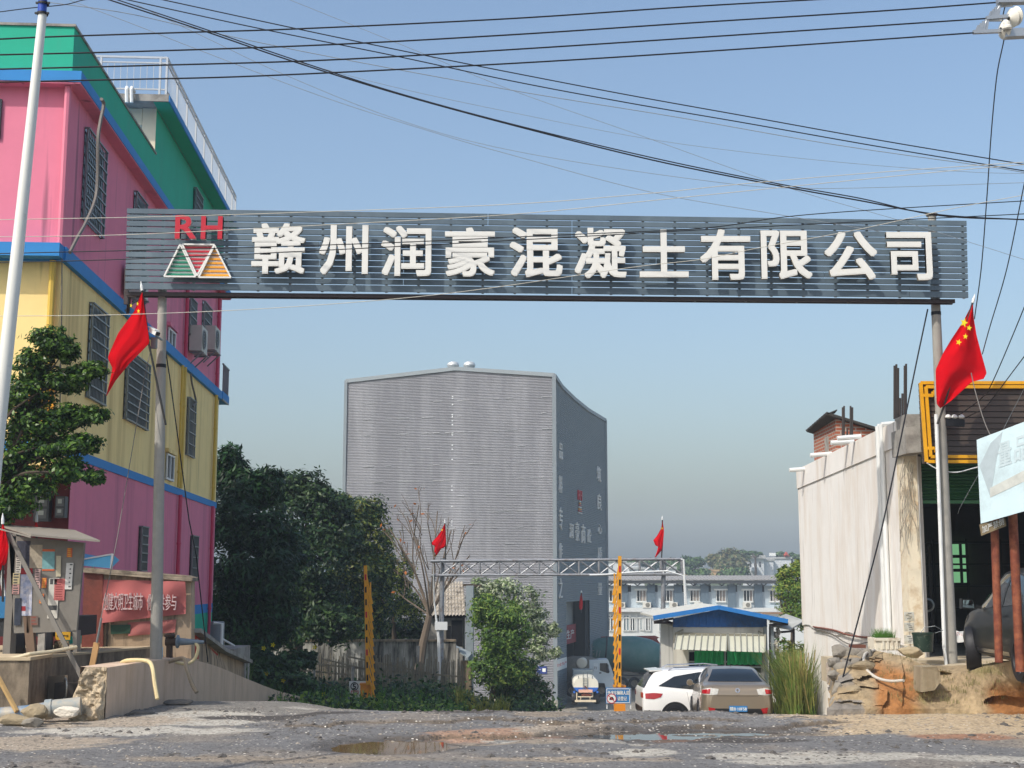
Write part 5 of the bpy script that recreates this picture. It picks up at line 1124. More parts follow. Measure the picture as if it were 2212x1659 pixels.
# banner wall
YB0, YB1 = 25.6, 26.2
def wb(px, py): return at(px, py, YB0 + (YB1 - YB0) * (px - 178) / 236)
mb = MB(); mb.prism([wb(224, 1440), wb(413, 1440), wb(413, 1254), wb(224, 1236)], (0, .3, 0)); BW = thing('banner_wall', 'stained plaster wall end hung with a faded red banner behind the left gate pole', 'wall', tuple(wb(310, 1430))); mb.build('wall', PLAST, BW)
mb = MB(); mb.prism([wb(176, 1440) - Vector((0, .06, 0)), wb(224, 1440) - Vector((0, .06, 0)), wb(224, 1236) - Vector((0, .06, 0)), wb(184, 1236) - Vector((0, .06, 0))], (0, .4, 0)); mb.build('pillar', REDP, BW)
mb = MB(); mb.prism([wb(178, 1236) - Vector((0, .12, 0)), wb(418, 1256) - Vector((0, .12, 0)), wb(416, 1248), wb(400, 1243), wb(180, 1226)], (0, .5, 0)); mb.build('coping', TERR, BW)
# its wing sloping down beside the drive
P = [(413, 1366), (440, 1386), (470, 1408), (525, 1432), (525, 1490), (413, 1490)]; Yw = lambda px: 26.4 + (px - 413) * .06
mb = MB(); mb.prism([at(x, y, Yw(x)) for x, y in P], (-.02, .28, 0)); mb.build('wing_wall', PLAST, BW)
mb = MB(); pts = [(412, 1362), (440, 1382), (470, 1404), (528, 1429)]
for a, b in zip(pts, pts[1:]): mb.bar(at(*a, Yw(a[0]) + .1), at(*b, Yw(b[0]) + .1), .4, .08)
mb.build('coping', CONC, BW)
RCL = mat('faded red cloth', '#cb7470', rough=.85, var=.1, scale=2, trans=.2); RCL2 = mat('bright red cloth', '#b03428', rough=.85, var=.1)
def cloth(name, label, L, Rr, Yf, m, amp=.04, n=20, cat='banner', grp=None):
    l, r = resamp(L, n), resamp(Rr, n); rows = []
    for i in range(n):
        row = []
        for j in range(n * 2):
            s_ = j / (n * 2 - 1); x, y = l[i] * (1 - s_) + r[i] * s_; row.append(at(x, y, Yf(x) - .09 + amp * math.sin(i / n * 5 + s_ * 4) * .7 + amp * .5 * math.sin(s_ * 13 + i / n * 3)))
        rows.append(row)
    mb = MB(); mb.grid(rows); o = mb.build(name, m, None, smooth=True, fix=False); tag(o, label, cat, grp); return o
Yf_ = lambda px: YB0 + (YB1 - YB0) * (px - 178) / 236
t = cloth('hanging_banner', 'long faded red banner with white characters hung on the stained wall', [(224, 1252), (221, 1300), (219, 1346)], [(400, 1256), (402, 1285), (401, 1326)], Yf_, RCL)
mb = MB(); 
for s_, a, b in (('创建文明卫生城市', (228, 1280), (312, 1318)), ('你我共参与', (322, 1283), (384, 1318))):
    q0, q1 = wb(a[0], b[1]) - Vector((0, .115, 0)), wb(b[0], b[1]) - Vector((0, .115, 0)); put(mb, s_, q0, q1 - q0, (0, 0, wb(a[0], a[1]).z - q0.z), (0, -.05, 0))
lt = mb.build('lettering', mat('washed white print', '#e4c6c2', rough=.85)); lt.parent = t
cloth('hanging_banner', 'short pale red cloth hanging below the long banner on the stained wall', [(276, 1345), (277, 1374)], [(381, 1338), (378, 1366)], lambda x: Yf_(x) + .055, mat('paler red cloth', '#b8706a', rough=.85, var=.1, trans=.2), .015)
t = cloth('hanging_banner', 'small red cloth banner on the sloping wing wall', [(420, 1370), (420, 1422)], [(471, 1413), (469, 1432)], lambda x: Yw(x) - .06, RCL2, .02)
mb = MB(); mb.prism([wb(240, 1350) - Vector((0, .05, 0)), wb(283, 1349) - Vector((0, .05, 0)), wb(282, 1368) - Vector((0, .05, 0)), wb(241, 1370) - Vector((0, .05, 0))], (0, .03, 0)); tag(mb.build('house_plaque', mat('dark green plaque', '#2d4a38', rough=.5, var=.25, scale=20)), 'small dark green plaque under the red banner', 'plaque')
# flared tap, bottle, hoses
t = thing('standpipe', 'rusty standpipe with a grey reducer nozzle beside the left gate pole', 'pipe', tuple(at(372, 1424, 24.9)))
mb = MB(); mb.tube([at(366, 1432, 24.9), at(366, 1390, 24.9)], .06, 12); mb.tube([at(358, 1386, 24.9), at(384, 1386, 24.9)], .075, 12); mb.lathe([(.06, 0), (.1, .02), (.1, .06), (.05, .08)], at(367, 1378, 24.9)); mb.build('pipe', mat('rusty iron', '#4a3a30', rough=.8, var=.3), t)
mb = MB(); mb.lathe([(.07, 0), (.12, .0), (.12, .03), (.07, .05), (.035, .45), (.03, .5)], at(382, 1386, 24.9), (1, 0, -.02), 14); mb.build('nozzle', mat('grey plastic', '#6e7a84', rough=.5), t)
p = at(347, 1420, 24.2); t = thing('water_bottle', 'clear blue plastic water bottle at the foot of the left gate pole', 'bottle', tuple(p))
mb = MB(); mb.lathe([(.001, 0), (.034, 0), (.036, .02), (.034, .12), (.037, .16), (.016, .21), (.014, .24)], p, n=14); mb.build('body', mat('bottle blue', '#8fc0dc', rough=.15), t, smooth=True)
mb = MB(); mb.lathe([(.017, .24), (.017, .262), (.001, .264)], p, n=10); mb.build('cap', BLU, t)
HOSE = mat('cream hose', '#cbb98c', rough=.55, var=.12, scale=5)
def hose(pts, Ya, Yb_, r, lab, m=HOSE):
    sp_ = spline(pts, 8); o = MB().tube([at(a, b, y) for (a, b), y in zip(sp_, np.linspace(Ya, Yb_, len(sp_)))], r, 8).build('hose', m, smooth=True); return tag(o, lab, 'hose')
hose([(256, 1438), (270, 1428), (300, 1426), (322, 1430), (330, 1445), (334, 1475), (340, 1510)], 22.6, 21.9, .034, 'thick cream hose draped over the low parapet nearer the road')
hose([(344, 1435), (370, 1428), (392, 1422), (400, 1426), (404, 1445), (414, 1475), (425, 1496)], 24.4, 23.9, .036, 'dusty stiff hose bent over the parapet behind the gate pole', mat('dusty hose', '#8d7f6b', rough=.8, var=.2))
hose([(420, 1386), (428, 1400), (420, 1424), (400, 1434), (370, 1428), (340, 1432), (315, 1436)], 24.9, 24.6, .03, 'cream hose looping from the grey nozzle to the terrace')
for k, (px, py, r, sz, lab) in enumerate([(291, 1528, .19, (1.9, .9, .55), 'dark wet mound of cement by the foot of the parapet'), (371, 1505, .2, (2.2, 1, .45), 'grey mound of cement dust at the bend of the parapet')]):
    rock(onz(px + 12, py + 14, 0.0), r * .8, mat('grey cement mound', '#6b6761', rough=.95, var=.25, bump=.5), lab, sz, None, 90 + k)
# ================================================================ NOTICE BOARD
YN = 22.35
def nb(px, py): return at(px, py, YN)
NB = thing('notice_board', 'grey steel notice board pasted with torn posters under a small roof', 'notice board', tuple(at(95, 1430, YN)))
GST = mat('dull steel sheet', '#77726a', rough=.6, var=.12, scale=2, col2='#5f5a52', s2=2, t2=.6)
BP = [nb(19, 1157), nb(182, 1172), nb(165, 1364), nb(30, 1368)]
mb = MB(); mb.prism(BP, (0, .08, 0)); bd = mb.build('board', GST, NB)
mb = MB(); mb.prism([nb(35, 1152), nb(20, 1154), nb(4, 1428), nb(20, 1430)], (0, .25, 0)); mb.build('leg', GST, NB)
mb = MB(); mb.prism([nb(166, 1362), nb(156, 1362), nb(158, 1408), nb(166, 1408)], (0, .2, 0)); mb.build('leg', GST, NB)
mb = MB(); mb.prism([at(66, 1158, YN - .55), at(216, 1171, YN - .3), at(160, 1148, YN + .6), at(-6, 1136, YN + .5)], (0, 0, .03)); mb.prism([at(-10, 1139, YN - .5), at(66, 1158, YN - .56), at(66, 1162, YN - .56), at(-10, 1142, YN - .5)], (0, .03, 0)); mb.build('roof', mat('roof sheet', '#8a8378', rough=.6, var=.1), NB)
mb = MB(); mb.bar(nb(31, 1153) - Vector((0, .25, 0)), at(186, 1482, 21.9), .07, .03, (0, 1, 0)); mb.build('brace', GST, NB)
mb = MB(); mb.prism([nb(49, 1329), nb(68, 1329), nb(82, 1478), nb(64, 1480)], (0, .12, 0)); mb.build('post', mat('old timber', '#6f5c4c', rough=.9, var=.2, scale=8), NB)
mb = MB(); mb.prism([nb(82, 1370), nb(97, 1368), nb(95, 1416), nb(80, 1418)], (0, .06, 0)); mb.build('post', CONC, NB)
def zn(x, y): return (x * .3135) / 1.6492, (1880 + y * .3135) / 1.6492
PAP = lambda n_, c, v=.15, c2=None: mat('poster ' + n_, c, rough=.85, var=v, scale=14, col2=c2, s2=9, t2=.55)
def poster(x0, y0, x1, y1, m, lines=(), tilt=0, lm=None, k=[0]):
    k[0] += 1; off = .004 + .0012 * k[0]; a, b = zn(x0, y0), zn(x1, y1); g = MB()
    P = [nb(a[0] - tilt, b[1]), nb(b[0] - tilt, b[1]), nb(b[0], a[1]), nb(a[0], a[1])]; g.prism([p - Vector((0, off, 0)) for p in P], (0, .002, 0)); po = g.build('poster', m, NB)
    if lines:
        g = MB()
        for (u0, u1, v0, v1) in lines:
            q = [P[3].lerp(P[2], u).lerp(P[0].lerp(P[1], u), v) - Vector((0, off + .0012, 0)) for u, v in ((u0, v1), (u1, v1), (u1, v0), (u0, v0))]; g.prism(q, (0, .0008, 0))
        g.build('print', lm or INK, po)
def rows_(n, h=.5, u=(.12, .88)): return [(u[0], u[1] - rnd.uniform(0, .25), (i + .25) / n, (i + .25 + h) / n) for i in range(n)]
poster(195, 150, 350, 470, PAP('navy', '#3a3c48', .4), (), 2); poster(340, 195, 485, 460, PAP('buff', '#9d9280', .3), (), 1)
poster(485, 245, 625, 490, PAP('teal', '#6f9a9c', .2), [(.0, 1, 0, .1), (0, 1, .92, 1)], 1, PAP('orange', '#c0603a')); poster(765, 230, 825, 335, PAP('orange', '#c0603a'), rows_(5), 1, PAP('yel', '#d6a040'))
poster(240, 460, 375, 1000, PAP('pale blue', '#8f97b0', .35, '#c7c2c2'), [(0, 1, 0, .13), (.0, .5, .8, .9)], 3, PAP('crimson', '#8e2a30')); poster(150, 515, 230, 640, PAP('cream', '#b5a882'), rows_(4), 1); poster(145, 645, 225, 755, PAP('pink', '#b58a84'), rows_(4), 1)
poster(185, 335, 245, 515, PAP('white', '#bcb8ad'), rows_(7, .4), 1); poster(400, 470, 465, 700, PAP('rose', '#b89a94'), rows_(8, .3), 1); poster(480, 570, 535, 685, PAP('orange', '#c0603a'), rows_(5), 1, PAP('yel', '#d6a040')); poster(455, 750, 505, 860, PAP('orange', '#c0603a'), rows_(5), 1, PAP('yel', '#d6a040'))
poster(565, 570, 680, 1030, PAP('white', '#bcb8ad'), [(.1, .4, .03, .16), (.5, .8, .03, .16), (.05, .9, .68, .8)], 5); poster(625, 580, 745, 825, PAP('salmon', '#b06460'), rows_(9, .35), 2, mat('salmon ink', '#7a3434')); poster(645, 320, 700, 555, PAP('aged', '#b0a78f'), (), 1)
poster(760, 400, 840, 700, PAP('torn', '#c4c2bc'), rows_(6, .3, (.5, .9)), 4); poster(175, 800, 250, 1110, PAP('dark', '#2e3440', .4), (), 2)
poster(350, 1000, 440, 1110, PAP('stencil', '#6a5a52'), rows_(3), 0, mat('stencil red', '#7a4438'))
# tricycle truck behind the board: blue body, dark wheels, yellow plate
YV = 23.6
t = thing('three_wheeler', 'blue cargo three wheeler parked behind the notice board', 'three wheeler', tuple(at(60, 1424, YV)))
mb = MB(); a, b = at(-60, 1332, YV), at(158, 1375, YV); mb.bb(a.x, b.x, YV, YV + 1.3, b.z, a.z); mb.build('chassis', mat('dark chassis', '#24282c', rough=.7, var=.2), t)
mb = MB(); a, b = at(-60, 1290, YV - .02), at(12, 1335, YV - .02); mb.bb(a.x, b.x, YV - .05, YV + 1.2, b.z, a.z); mb.build('cargo_body', mat('vehicle blue', '#2d6f9e', rough=.4, var=.1), t)
mb = MB(); a, b = at(-60, 1232, YV), at(11, 1288, YV)
for px in (-20, 9): mb.bar(at(px, 1288, YV), at(px - 6, 1236, YV), .05)
mb.bar(at(-40, 1236, YV), at(8, 1236, YV), .06); mb.build('cab_frame', WHT, t)
for px in (40, 100):
    p = at(px, 1400, YV - .1); mb = MB(); mb.lathe([(.1, -.09), (.28, -.09), (.31, -.06), (.31, .06), (.28, .09), (.1, .09)], p, (.9, .4, 0), 22); w_ = mb.build('wheel', BLK, t, smooth=True)
    mb = MB(); mb.lathe([(.001, -.05), (.14, -.05), (.16, .06), (.001, .06)], p, (.9, .4, 0), 16); mb.build('hub', STEEL, w_)
mb = MB(); a, b = at(*zn(630, 1185), YV - .2), at(*zn(795, 1275), YV - .2); mb.bb(a.x, b.x, YV - .2, YV - .18, b.z, a.z); pl = mb.build('number_plate', mat('plate yellow', '#d2a12a', rough=.5), t)
mb = MB(); put(mb, '00P5', Vector((a.x + .03, YV - .203, b.z + .05)), (b.x - a.x - .06, 0, 0), (0, 0, a.z - b.z - .1), (0, -.003, 0)); mb.build('lettering', BLK, pl)
mb = MB(); a, b = at(*zn(615, 1285), YV - .2), at(*zn(780, 1410), YV - .2); mb.bb(a.x, b.x, YV - .2, YV - .18, b.z, a.z); mb.build('mudflap', mat('painted mudflap', '#5a4a3a', rough=.8, var=.5, scale=14, col2='#b0a888', s2=18, t2=.6), t)
# red flags stuck behind the board, blue parasol edge
flag('red flag cut by the left edge beside the notice board', [(4, 1133), (-6, 1170), (-14, 1230)], [(8, 1133), (19, 1180), (14, 1215), (-2, 1236)], 22.0, [(6, 1300), (6, 1132)], (.03, 2.5), ())
flag('tip of a red flag showing above the notice board roof', [(77, 1128), (74, 1142), (72, 1150)], [(80, 1128), (83, 1142), (83, 1150)], 23.2, [(79, 1200), (79, 1128)], (.01, 2.5), ())
t = thing('parasol', 'light blue parasol edge showing above the banner wall', 'parasol', tuple(at(200, 1430, 26.9)))
mb = MB(); mb.add([at(180, 1208, 26.8), at(243, 1197, 26.8), at(240, 1228, 26.7), at(180, 1222, 26.7), at(258, 1210, 27.2), at(150, 1190, 27.6)], [(3, 2, 1, 0), (1, 2, 4), (0, 1, 4, 5)]); mb.build('canopy', mat('sky blue cloth', '#5fb0d8', rough=.7, var=.05), t)
mb = MB(); mb.bar(at(243, 1197, 26.78), at(240, 1229, 26.68), .04); mb.bar(at(243, 1197, 26.78), at(180, 1208, 26.78), .03); mb.build('hem', WHT, t)
mb = MB(); mb.tube([at(200, 1205, 27.2), at(200, 1430, 27.2)], .025); mb.build('pole', WHT, t)
# guy wires and their anchor sticks
def gw(pts, Ya, Yb_, r, lab, m=None):
    sp_ = resamp(pts, 10); o = MB().tube([at(a, b, y) for (a, b), y in zip(sp_, np.linspace(Ya, Yb_, 10))], r, 6).build('guy_wire', m or BLK); return tag(o, lab, 'wire')
gw([(328, 745), (313, 810), (250, 1182), (219, 1330), (211, 1372)], 24.1, 22.3, .008, 'thin pale guy wire slanting left from the left gate pole', CABLE); gw([(355, 740), (359, 758), (408, 1122), (422, 1182), (449, 1430)], 24.1, 25.8, .012, 'dark guy wire slanting right behind the left gate pole')
gw([(2004, 668), (1991, 728), (1910, 1122), (1895, 1182), (1801, 1538)], 24.9, 23.2, .014, 'dark guy wire slanting left from the right gate pole to the road edge')
t = thing('anchor_stick', 'tan wooden stake gripping a guy wire behind the parapet', 'stake', tuple(at(200, 1436, 22.3)))
mb = MB(); mb.bar(at(209, 1388, 22.3), at(198, 1445, 22.3), .09, .05, (0, 1, 0)); mb.build('stake', mat('tan wood', '#b08a5c', rough=.8, var=.15), t)
mb = MB(); mb.tube([at(209, 1388, 22.25), at(213, 1368, 22.25), at(219, 1335, 22.25)], .018, 6); mb.build('turnbuckle', STEEL, t)
# white flag pole at the far left with a blue top
t = thing('flag_pole', 'leaning white painted steel pole with a blue top at the left edge', 'pole', tuple(at(-40, 1640, 13.8)))
YPo = 13.8; w = lambda px: px / 2 / ppm(YPo)
mb = MB(); mb.tube([at(-75, 1640, YPo), at(-6, 940, YPo), at(38, 540, YPo), at(92, 30, YPo)], [w(36), w(32), w(27), w(19)], 20); mb.build('shaft', mat('white pole paint', '#dcdcd4', rough=.4, var=.03, scale=2, col2='#8a8478', s2=6, t2=.74), t, smooth=True)
mb = MB(); mb.tube([at(90.5, 31, YPo), at(94, -30, YPo)], [w(19.6), w(20)], 20); mb.build('sleeve', mat('pole blue', '#2247a0', rough=.45), t, smooth=True)
mb = MB()
for y in (30, 8):
    c = at(92 if y > 20 else 94, y, YPo); mb.lathe([(w(20), -.012), (w(25), -.012), (w(25), .012), (w(20), .012)], c); mb.bar(c - Vector((w(32), .02, 0)), c + Vector((w(32), -.02, 0)), .02)
mb.build('bolt_collar', BLK, t)
# grey water tank at the foot of the painted building
p = at(468, 1404, 33); q = at(468, 1347, 33); t = thing('water_tank', 'grey cylindrical tank with a white pipe by the green foot of the painted building', 'tank', tuple(p))
mb = MB(); r = 15 / ppm(33); mb.lathe([(.001, 0), (r, 0), (r, q.z - p.z), (r * .9, q.z - p.z + .05), (.001, q.z - p.z + .06)], p, n=20); mb.build('barrel', mat('grey tank', '#777d80', rough=.6, var=.15), t, smooth=True)
mb = MB(); mb.tube([at(462, 1346, 32.6), at(480, 1347, 32.6), at(478, 1410, 32.6)], .035); mb.tube([at(480, 1380, 32.6), at(506, 1395, 33.5)], .025); mb.build('pipe', WHT, t)
mb = MB(); p0 = at(470, 1400, 33); mb.bb(p0.x - .8, p0.x + .5, 32.5, 34.5, p0.z - 2, p0.z); mb.build('plinth', CONC, t)
# ================================================================ VEHICLES
CARW = mat('white car paint', '#e6e6e4', rough=.22, var=.01, coat=.6, spec=.5); CARG = mat('champagne car paint', '#8f8270', rough=.3, var=.03, metal=.55, coat=.5); CARB = mat('dark grey car paint', '#121211', rough=.45, var=.06, metal=.0, coat=.15, col2='#26221c', s2=1.6, t2=.64)
CGL = mat('car glass', '#101618', rough=.04, var=.05, spec=.8); RLIGHT = mat('red lamp', '#a01018', rough=.15, var=.2, scale=12, coat=.6); CLIGHT = mat('clear lamp', '#b9b8b2', rough=.12, var=.25, scale=16, coat=.6); CHROME = mat('chrome', '#c8c8c8', rough=.15, var=.02, metal=1.)
PLAS = mat('black plastic', '#1a1a1b', rough=.5, var=.1); ALLOY = mat('alloy rim', '#b4b4b2', rough=.3, var=.05, metal=.8)
class Car:
    """body lofted from cross sections along x (front = +x); each station: x, z_bottom, z_sill, z_belt, z_roof, w_sill, w_belt, w_roof (half widths)"""
    def __init__(s, st, name, label, paint, loc, rz, group=None, cat='car'):
        s.t = thing(name, label, cat, loc, rz, group); st = spline(st, 5); rows = []; s.st = st
        for (x, zb, zs, zl, zr, ws, wl, wr) in st:
            zr = max(zr, zl + .02); h = zr - zl
            P = [(0, zb), (ws * .82, zb), (ws * .97, zb + .06), (ws, zs), (ws + (wl - ws) * .5 + .012, zs + (zl - zs) * .5), (wl, zl - .03), (wl - .015, zl), (wl + (wr - wl) * .33, zl + h * .36), (wl + (wr - wl) * .72, zl + h * .72), (wr, zl + h * .9), (wr * .82, zl + h * .97), (wr * .45, zr - .004), (0, zr)]
            P = resamp(P, 34) if False else P
            rows.append([Vector((x, y, z)) for y, z in P] + [Vector((x, -y, z)) for y, z in P[-2:0:-1]])
        n = len(rows[0]); mb = MB(); mb.add([p for r in rows for p in r], [(i * n + j, i * n + (j + 1) % n, (i + 1) * n + (j + 1) % n, (i + 1) * n + j) for i in range(len(rows) - 1) for j in range(n)])
        mb.add(rows[0], [list(range(n))]); mb.add(rows[-1], [list(range(n))[::-1]])
        s.body = mb.build('body', paint, s.t, smooth=True, local=True)
        bm = bmesh.new(); bm.from_mesh(s.body.data); s.bvh = BVHTree.FromBMesh(bm); bm.free()
    def drape(s, name, top, bot, axis, m, off=.006, parent=None, nx=14, ny=7):
        """a skin laid on the body between two outlines, projected along axis ('l','r','b','f','t')"""
        d = {'l': Vector((0, -1, 0)), 'r': Vector((0, 1, 0)), 'b': Vector((1, 0, 0)), 'f': Vector((-1, 0, 0)), 't': Vector((0, 0, -1))}[axis]
        a, b = resamp(top, nx), resamp(bot, nx); rows = []
        for j in range(ny):
            r = []
            for i in range(nx):
                u, v = a[i] + (b[i] - a[i]) * j / (ny - 1)
                o = {'l': Vector((u, 3, v)), 'r': Vector((u, -3, v)), 'b': Vector((-6, u, v)), 'f': Vector((6, u, v)), 't': Vector((u, v, 4))}[axis]
                h, nn, _, _ = s.bvh.ray_cast(o, d)
                if h is None: h = o + d * (3 if axis in 'lr' else 6); nn = -d
                if nn.dot(d) > 0: nn = -nn
                r.append(h + nn * off)
            rows.append(r)
        mb = MB(); mb.grid(rows); return mb.build(name, m, parent or s.t, smooth=True, local=True)
    def wheel(s, x, side_, w, r=.33, tw=.21, steer=0., rim=True, arch=True):
        sg = 1 if side_ == 'l' else -1; c = Vector((x, sg * (w - tw / 2 + .015), r)); ax = Vector((-math.sin(steer) * sg, math.cos(steer) * sg, 0))
        mb = MB(); h = tw / 2; mb.lathe([(r * .62, -h), (r * .93, -h), (r, -h * .6), (r, h * .6), (r * .93, h), (r * .66, h), (r * .62, h * .7), (r * .62, -h)], c, tuple(ax), 32); wh = mb.build('wheel', BLK, s.t, smooth=True, local=True)
        mb = MB(); mb.lathe([(.001, h * .55), (r * .16, h * .55), (r * .18, h * .4)], c, tuple(ax), 16)
        a = ax.cross(Vector((0, 0, 1))).normalized(); b = a.cross(ax)
        for k in range(5):
            t_ = 2 * math.pi * k / 5 + .3; e = a * math.cos(t_) + b * math.sin(t_); mb.bar(c + ax * h * .45 + e * r * .12, c + ax * h * .6 + e * r * .63, r * .2, .03, tuple(ax))
        mb.lathe([(r * .6, h * .62), (r * .66, h * .75), (r * .66, -h * .5), (r * .6, -h * .5), (r * .6, h * .62)], c, tuple(ax), 28); mb.build('rim', ALLOY, wh, smooth=True, local=True)
        mb = MB(); mb.lathe([(.001, 0), (r * .62, 0)], c - ax * h * .1, tuple(ax), 24); mb.build('brake_disc', mat('dark hub', '#1c1c1d', rough=.6), wh, local=True)
    def arch(s, x, side_, r, zc, m=None, name='wheel_arch'):
        an = np.linspace(-.12, math.pi + .12, 18); top = [(x + r * math.cos(a), zc + r * math.sin(a)) for a in an]; bot = [(x + r * .1 * math.cos(a), zc + r * .1 * math.sin(a) - .05) for a in an]
        s.drape(name, top, bot, side_, m or PLAS, .004, nx=18, ny=6)
# ---- champagne saloon seen from behind
sx = at(1608, 1500, 33.7).x; zg = -1.58
PITCH = -.12
st = [(-2.33, .42, .55, .78, .80, .66, .62, .5), (-2.28, .33, .5, .92, .96, .8, .76, .6), (-2.1, .27, .48, 1.0, 1.055, .87, .83, .62), (-1.75, .24, .45, 1.03, 1.09, .905, .86, .66), (-1.3, .24, .45, 1.03, 1.3, .915, .87, .60), (-.75, .24, .44, 1.01, 1.45, .915, .875, .59), (0, .24, .44, .98, 1.47, .915, .875, .6), (.6, .24, .44, .96, 1.36, .915, .87, .6), (1.25, .24, .44, .94, 1.0, .91, .85, .62), (1.9, .26, .45, .84, .88, .88, .8, .6), (2.25, .35, .5, .7, .72, .75, .68, .5)]
c = Car(st, 'parked_car', 'champagne gold saloon car seen from behind with a blue number plate', CARG, (sx, 36.0, zg), math.pi / 2, 'cars parked before the gatehouse')
c.t.rotation_euler = (0, .05, math.pi / 2 - R(4)); XF[c.t] = Matrix.Translation(c.t.location) @ c.t.rotation_euler.to_matrix().to_4x4()
c.drape('rear_window', [(-.5, 1.39), (0, 1.41), (.5, 1.39)], [(-.68, 1.1), (0, 1.1), (.68, 1.1)], 'b', CGL, nx=16)
for sd_, sg in (('l', 1), ('r', -1)):
    c.drape('side_window', [(-1.35, 1.24), (-.7, 1.4), (0, 1.42), (.5, 1.34), (.95, 1.12)], [(-1.5, 1.08), (-.7, 1.05), (0, 1.02), (.5, 1.01), (1.05, 1.0)], sd_, CGL, nx=20)
    tl_ = c.drape('tail_light', [(sg * .46, .93), (sg * .66, .955), (sg * .84, .93)], [(sg * .5, .80), (sg * .66, .79), (sg * .85, .80)], 'b', CLIGHT, .012); c.drape('lamp', [(sg * .66, .925), (sg * .84, .915)], [(sg * .68, .82), (sg * .845, .82)], 'b', RLIGHT, .02, tl_, 8, 5)
    c.drape('reflector', [(sg * .55, .47), (sg * .72, .5)], [(sg * .6, .36), (sg * .7, .36)], 'b', RLIGHT, .012, nx=6, ny=4)
    for x in (-1.35, 1.35): c.arch(x, sd_, .37, .33); c.wheel(x, sd_, .915)
    mb = MB(); mb.lathe([(.001, -.03), (.075, -.025), (.09, .03), (.05, .06), (.001, .065)], (.75, sg * .98, 1.02), (1, 0, .1), 12); mb.bar((.76, sg * .86, .98), (.76, sg * .96, 1.01), .04); mb.build('mirror', CARG, c.t, True, True)
c.drape('lower_bumper', [(-.6, .47), (0, .47), (.6, .47)], [(-.62, .3), (0, .3), (.62, .3)], 'b', PLAS, .01)
for nm, tp_, bt_, m_, of in (('seam', [(-.5, .775), (.5, .775)], [(-.5, .768), (.5, .768)], PLAS, .004), ('seam', [(-.62, .98), (-.5, .772)], [(-.613, .98), (-.493, .772)], PLAS, .004), ('seam', [(.613, .98), (.493, .772)], [(.62, .98), (.5, .772)], PLAS, .004)): c.drape(nm, tp_, bt_, 'b', m_, of, nx=6, ny=2)
mb = MB(); mb.lathe([(.035, 0), (.055, 0), (.055, .012), (.035, .012), (.035, 0)], (-2.3, 0, .9), (-1, 0, .3), 18); mb.box((-2.31, 0, .9), (.012, .02, .06)); mb.build('badge', CHROME, c.t, local=True)
mb = MB(); mb.box((-2.345, 0, .465), (.012, .44, .14)); pl = mb.build('number_plate', SB, c.t, local=True)
mb = MB(); bold(mb, '赣B·10F58', Vector((-2.353, .205, .42)), (0, -.41, 0), (0, 0, .09), (-.004, 0, 0), .004); mb.build('lettering', SW, pl, local=True)
mb = MB(); mb.prism([(-.62, 0, 1.44), (-.45, 0, 1.46), (-.62, 0, 1.53)], (0, .015, 0)); mb.build('antenna', BLK, c.t, local=True)
mb = MB(); mb.bar((-2.29, .12, .84), (-2.29, -.1, .84), .02); mb.build('badge', CHROME, c.t, local=True)
# ---- white crossover, tail to the left
px_, Yc = 1545, 39.5; p = at(px_, 1500, Yc); zg = hgt(p.x, Yc) + .02
st = [(-2.22, .5, .62, .95, .98, .66, .62, .5), (-2.17, .38, .6, 1.06, 1.12, .8, .76, .58), (-1.9, .3, .55, 1.12, 1.5, .87, .83, .58), (-1.65, .28, .52, 1.1, 1.61, .895, .86, .6), (-1.0, .27, .5, 1.04, 1.65, .9, .87, .6), (-.2, .27, .48, .99, 1.66, .9, .87, .6), (.5, .27, .48, .97, 1.56, .9, .86, .6), (1.05, .27, .48, .97, 1.2, .9, .84, .62), (1.5, .28, .5, .96, 1.03, .89, .82, .6), (1.95, .32, .54, .88, .92, .84, .75, .55), (2.18, .42, .6, .76, .78, .7, .62, .45)]
c = Car(st, 'parked_car', 'white crossover car facing right, half hidden behind the champagne saloon', CARW, (p.x, Yc, zg), R(3), 'cars parked before the gatehouse')
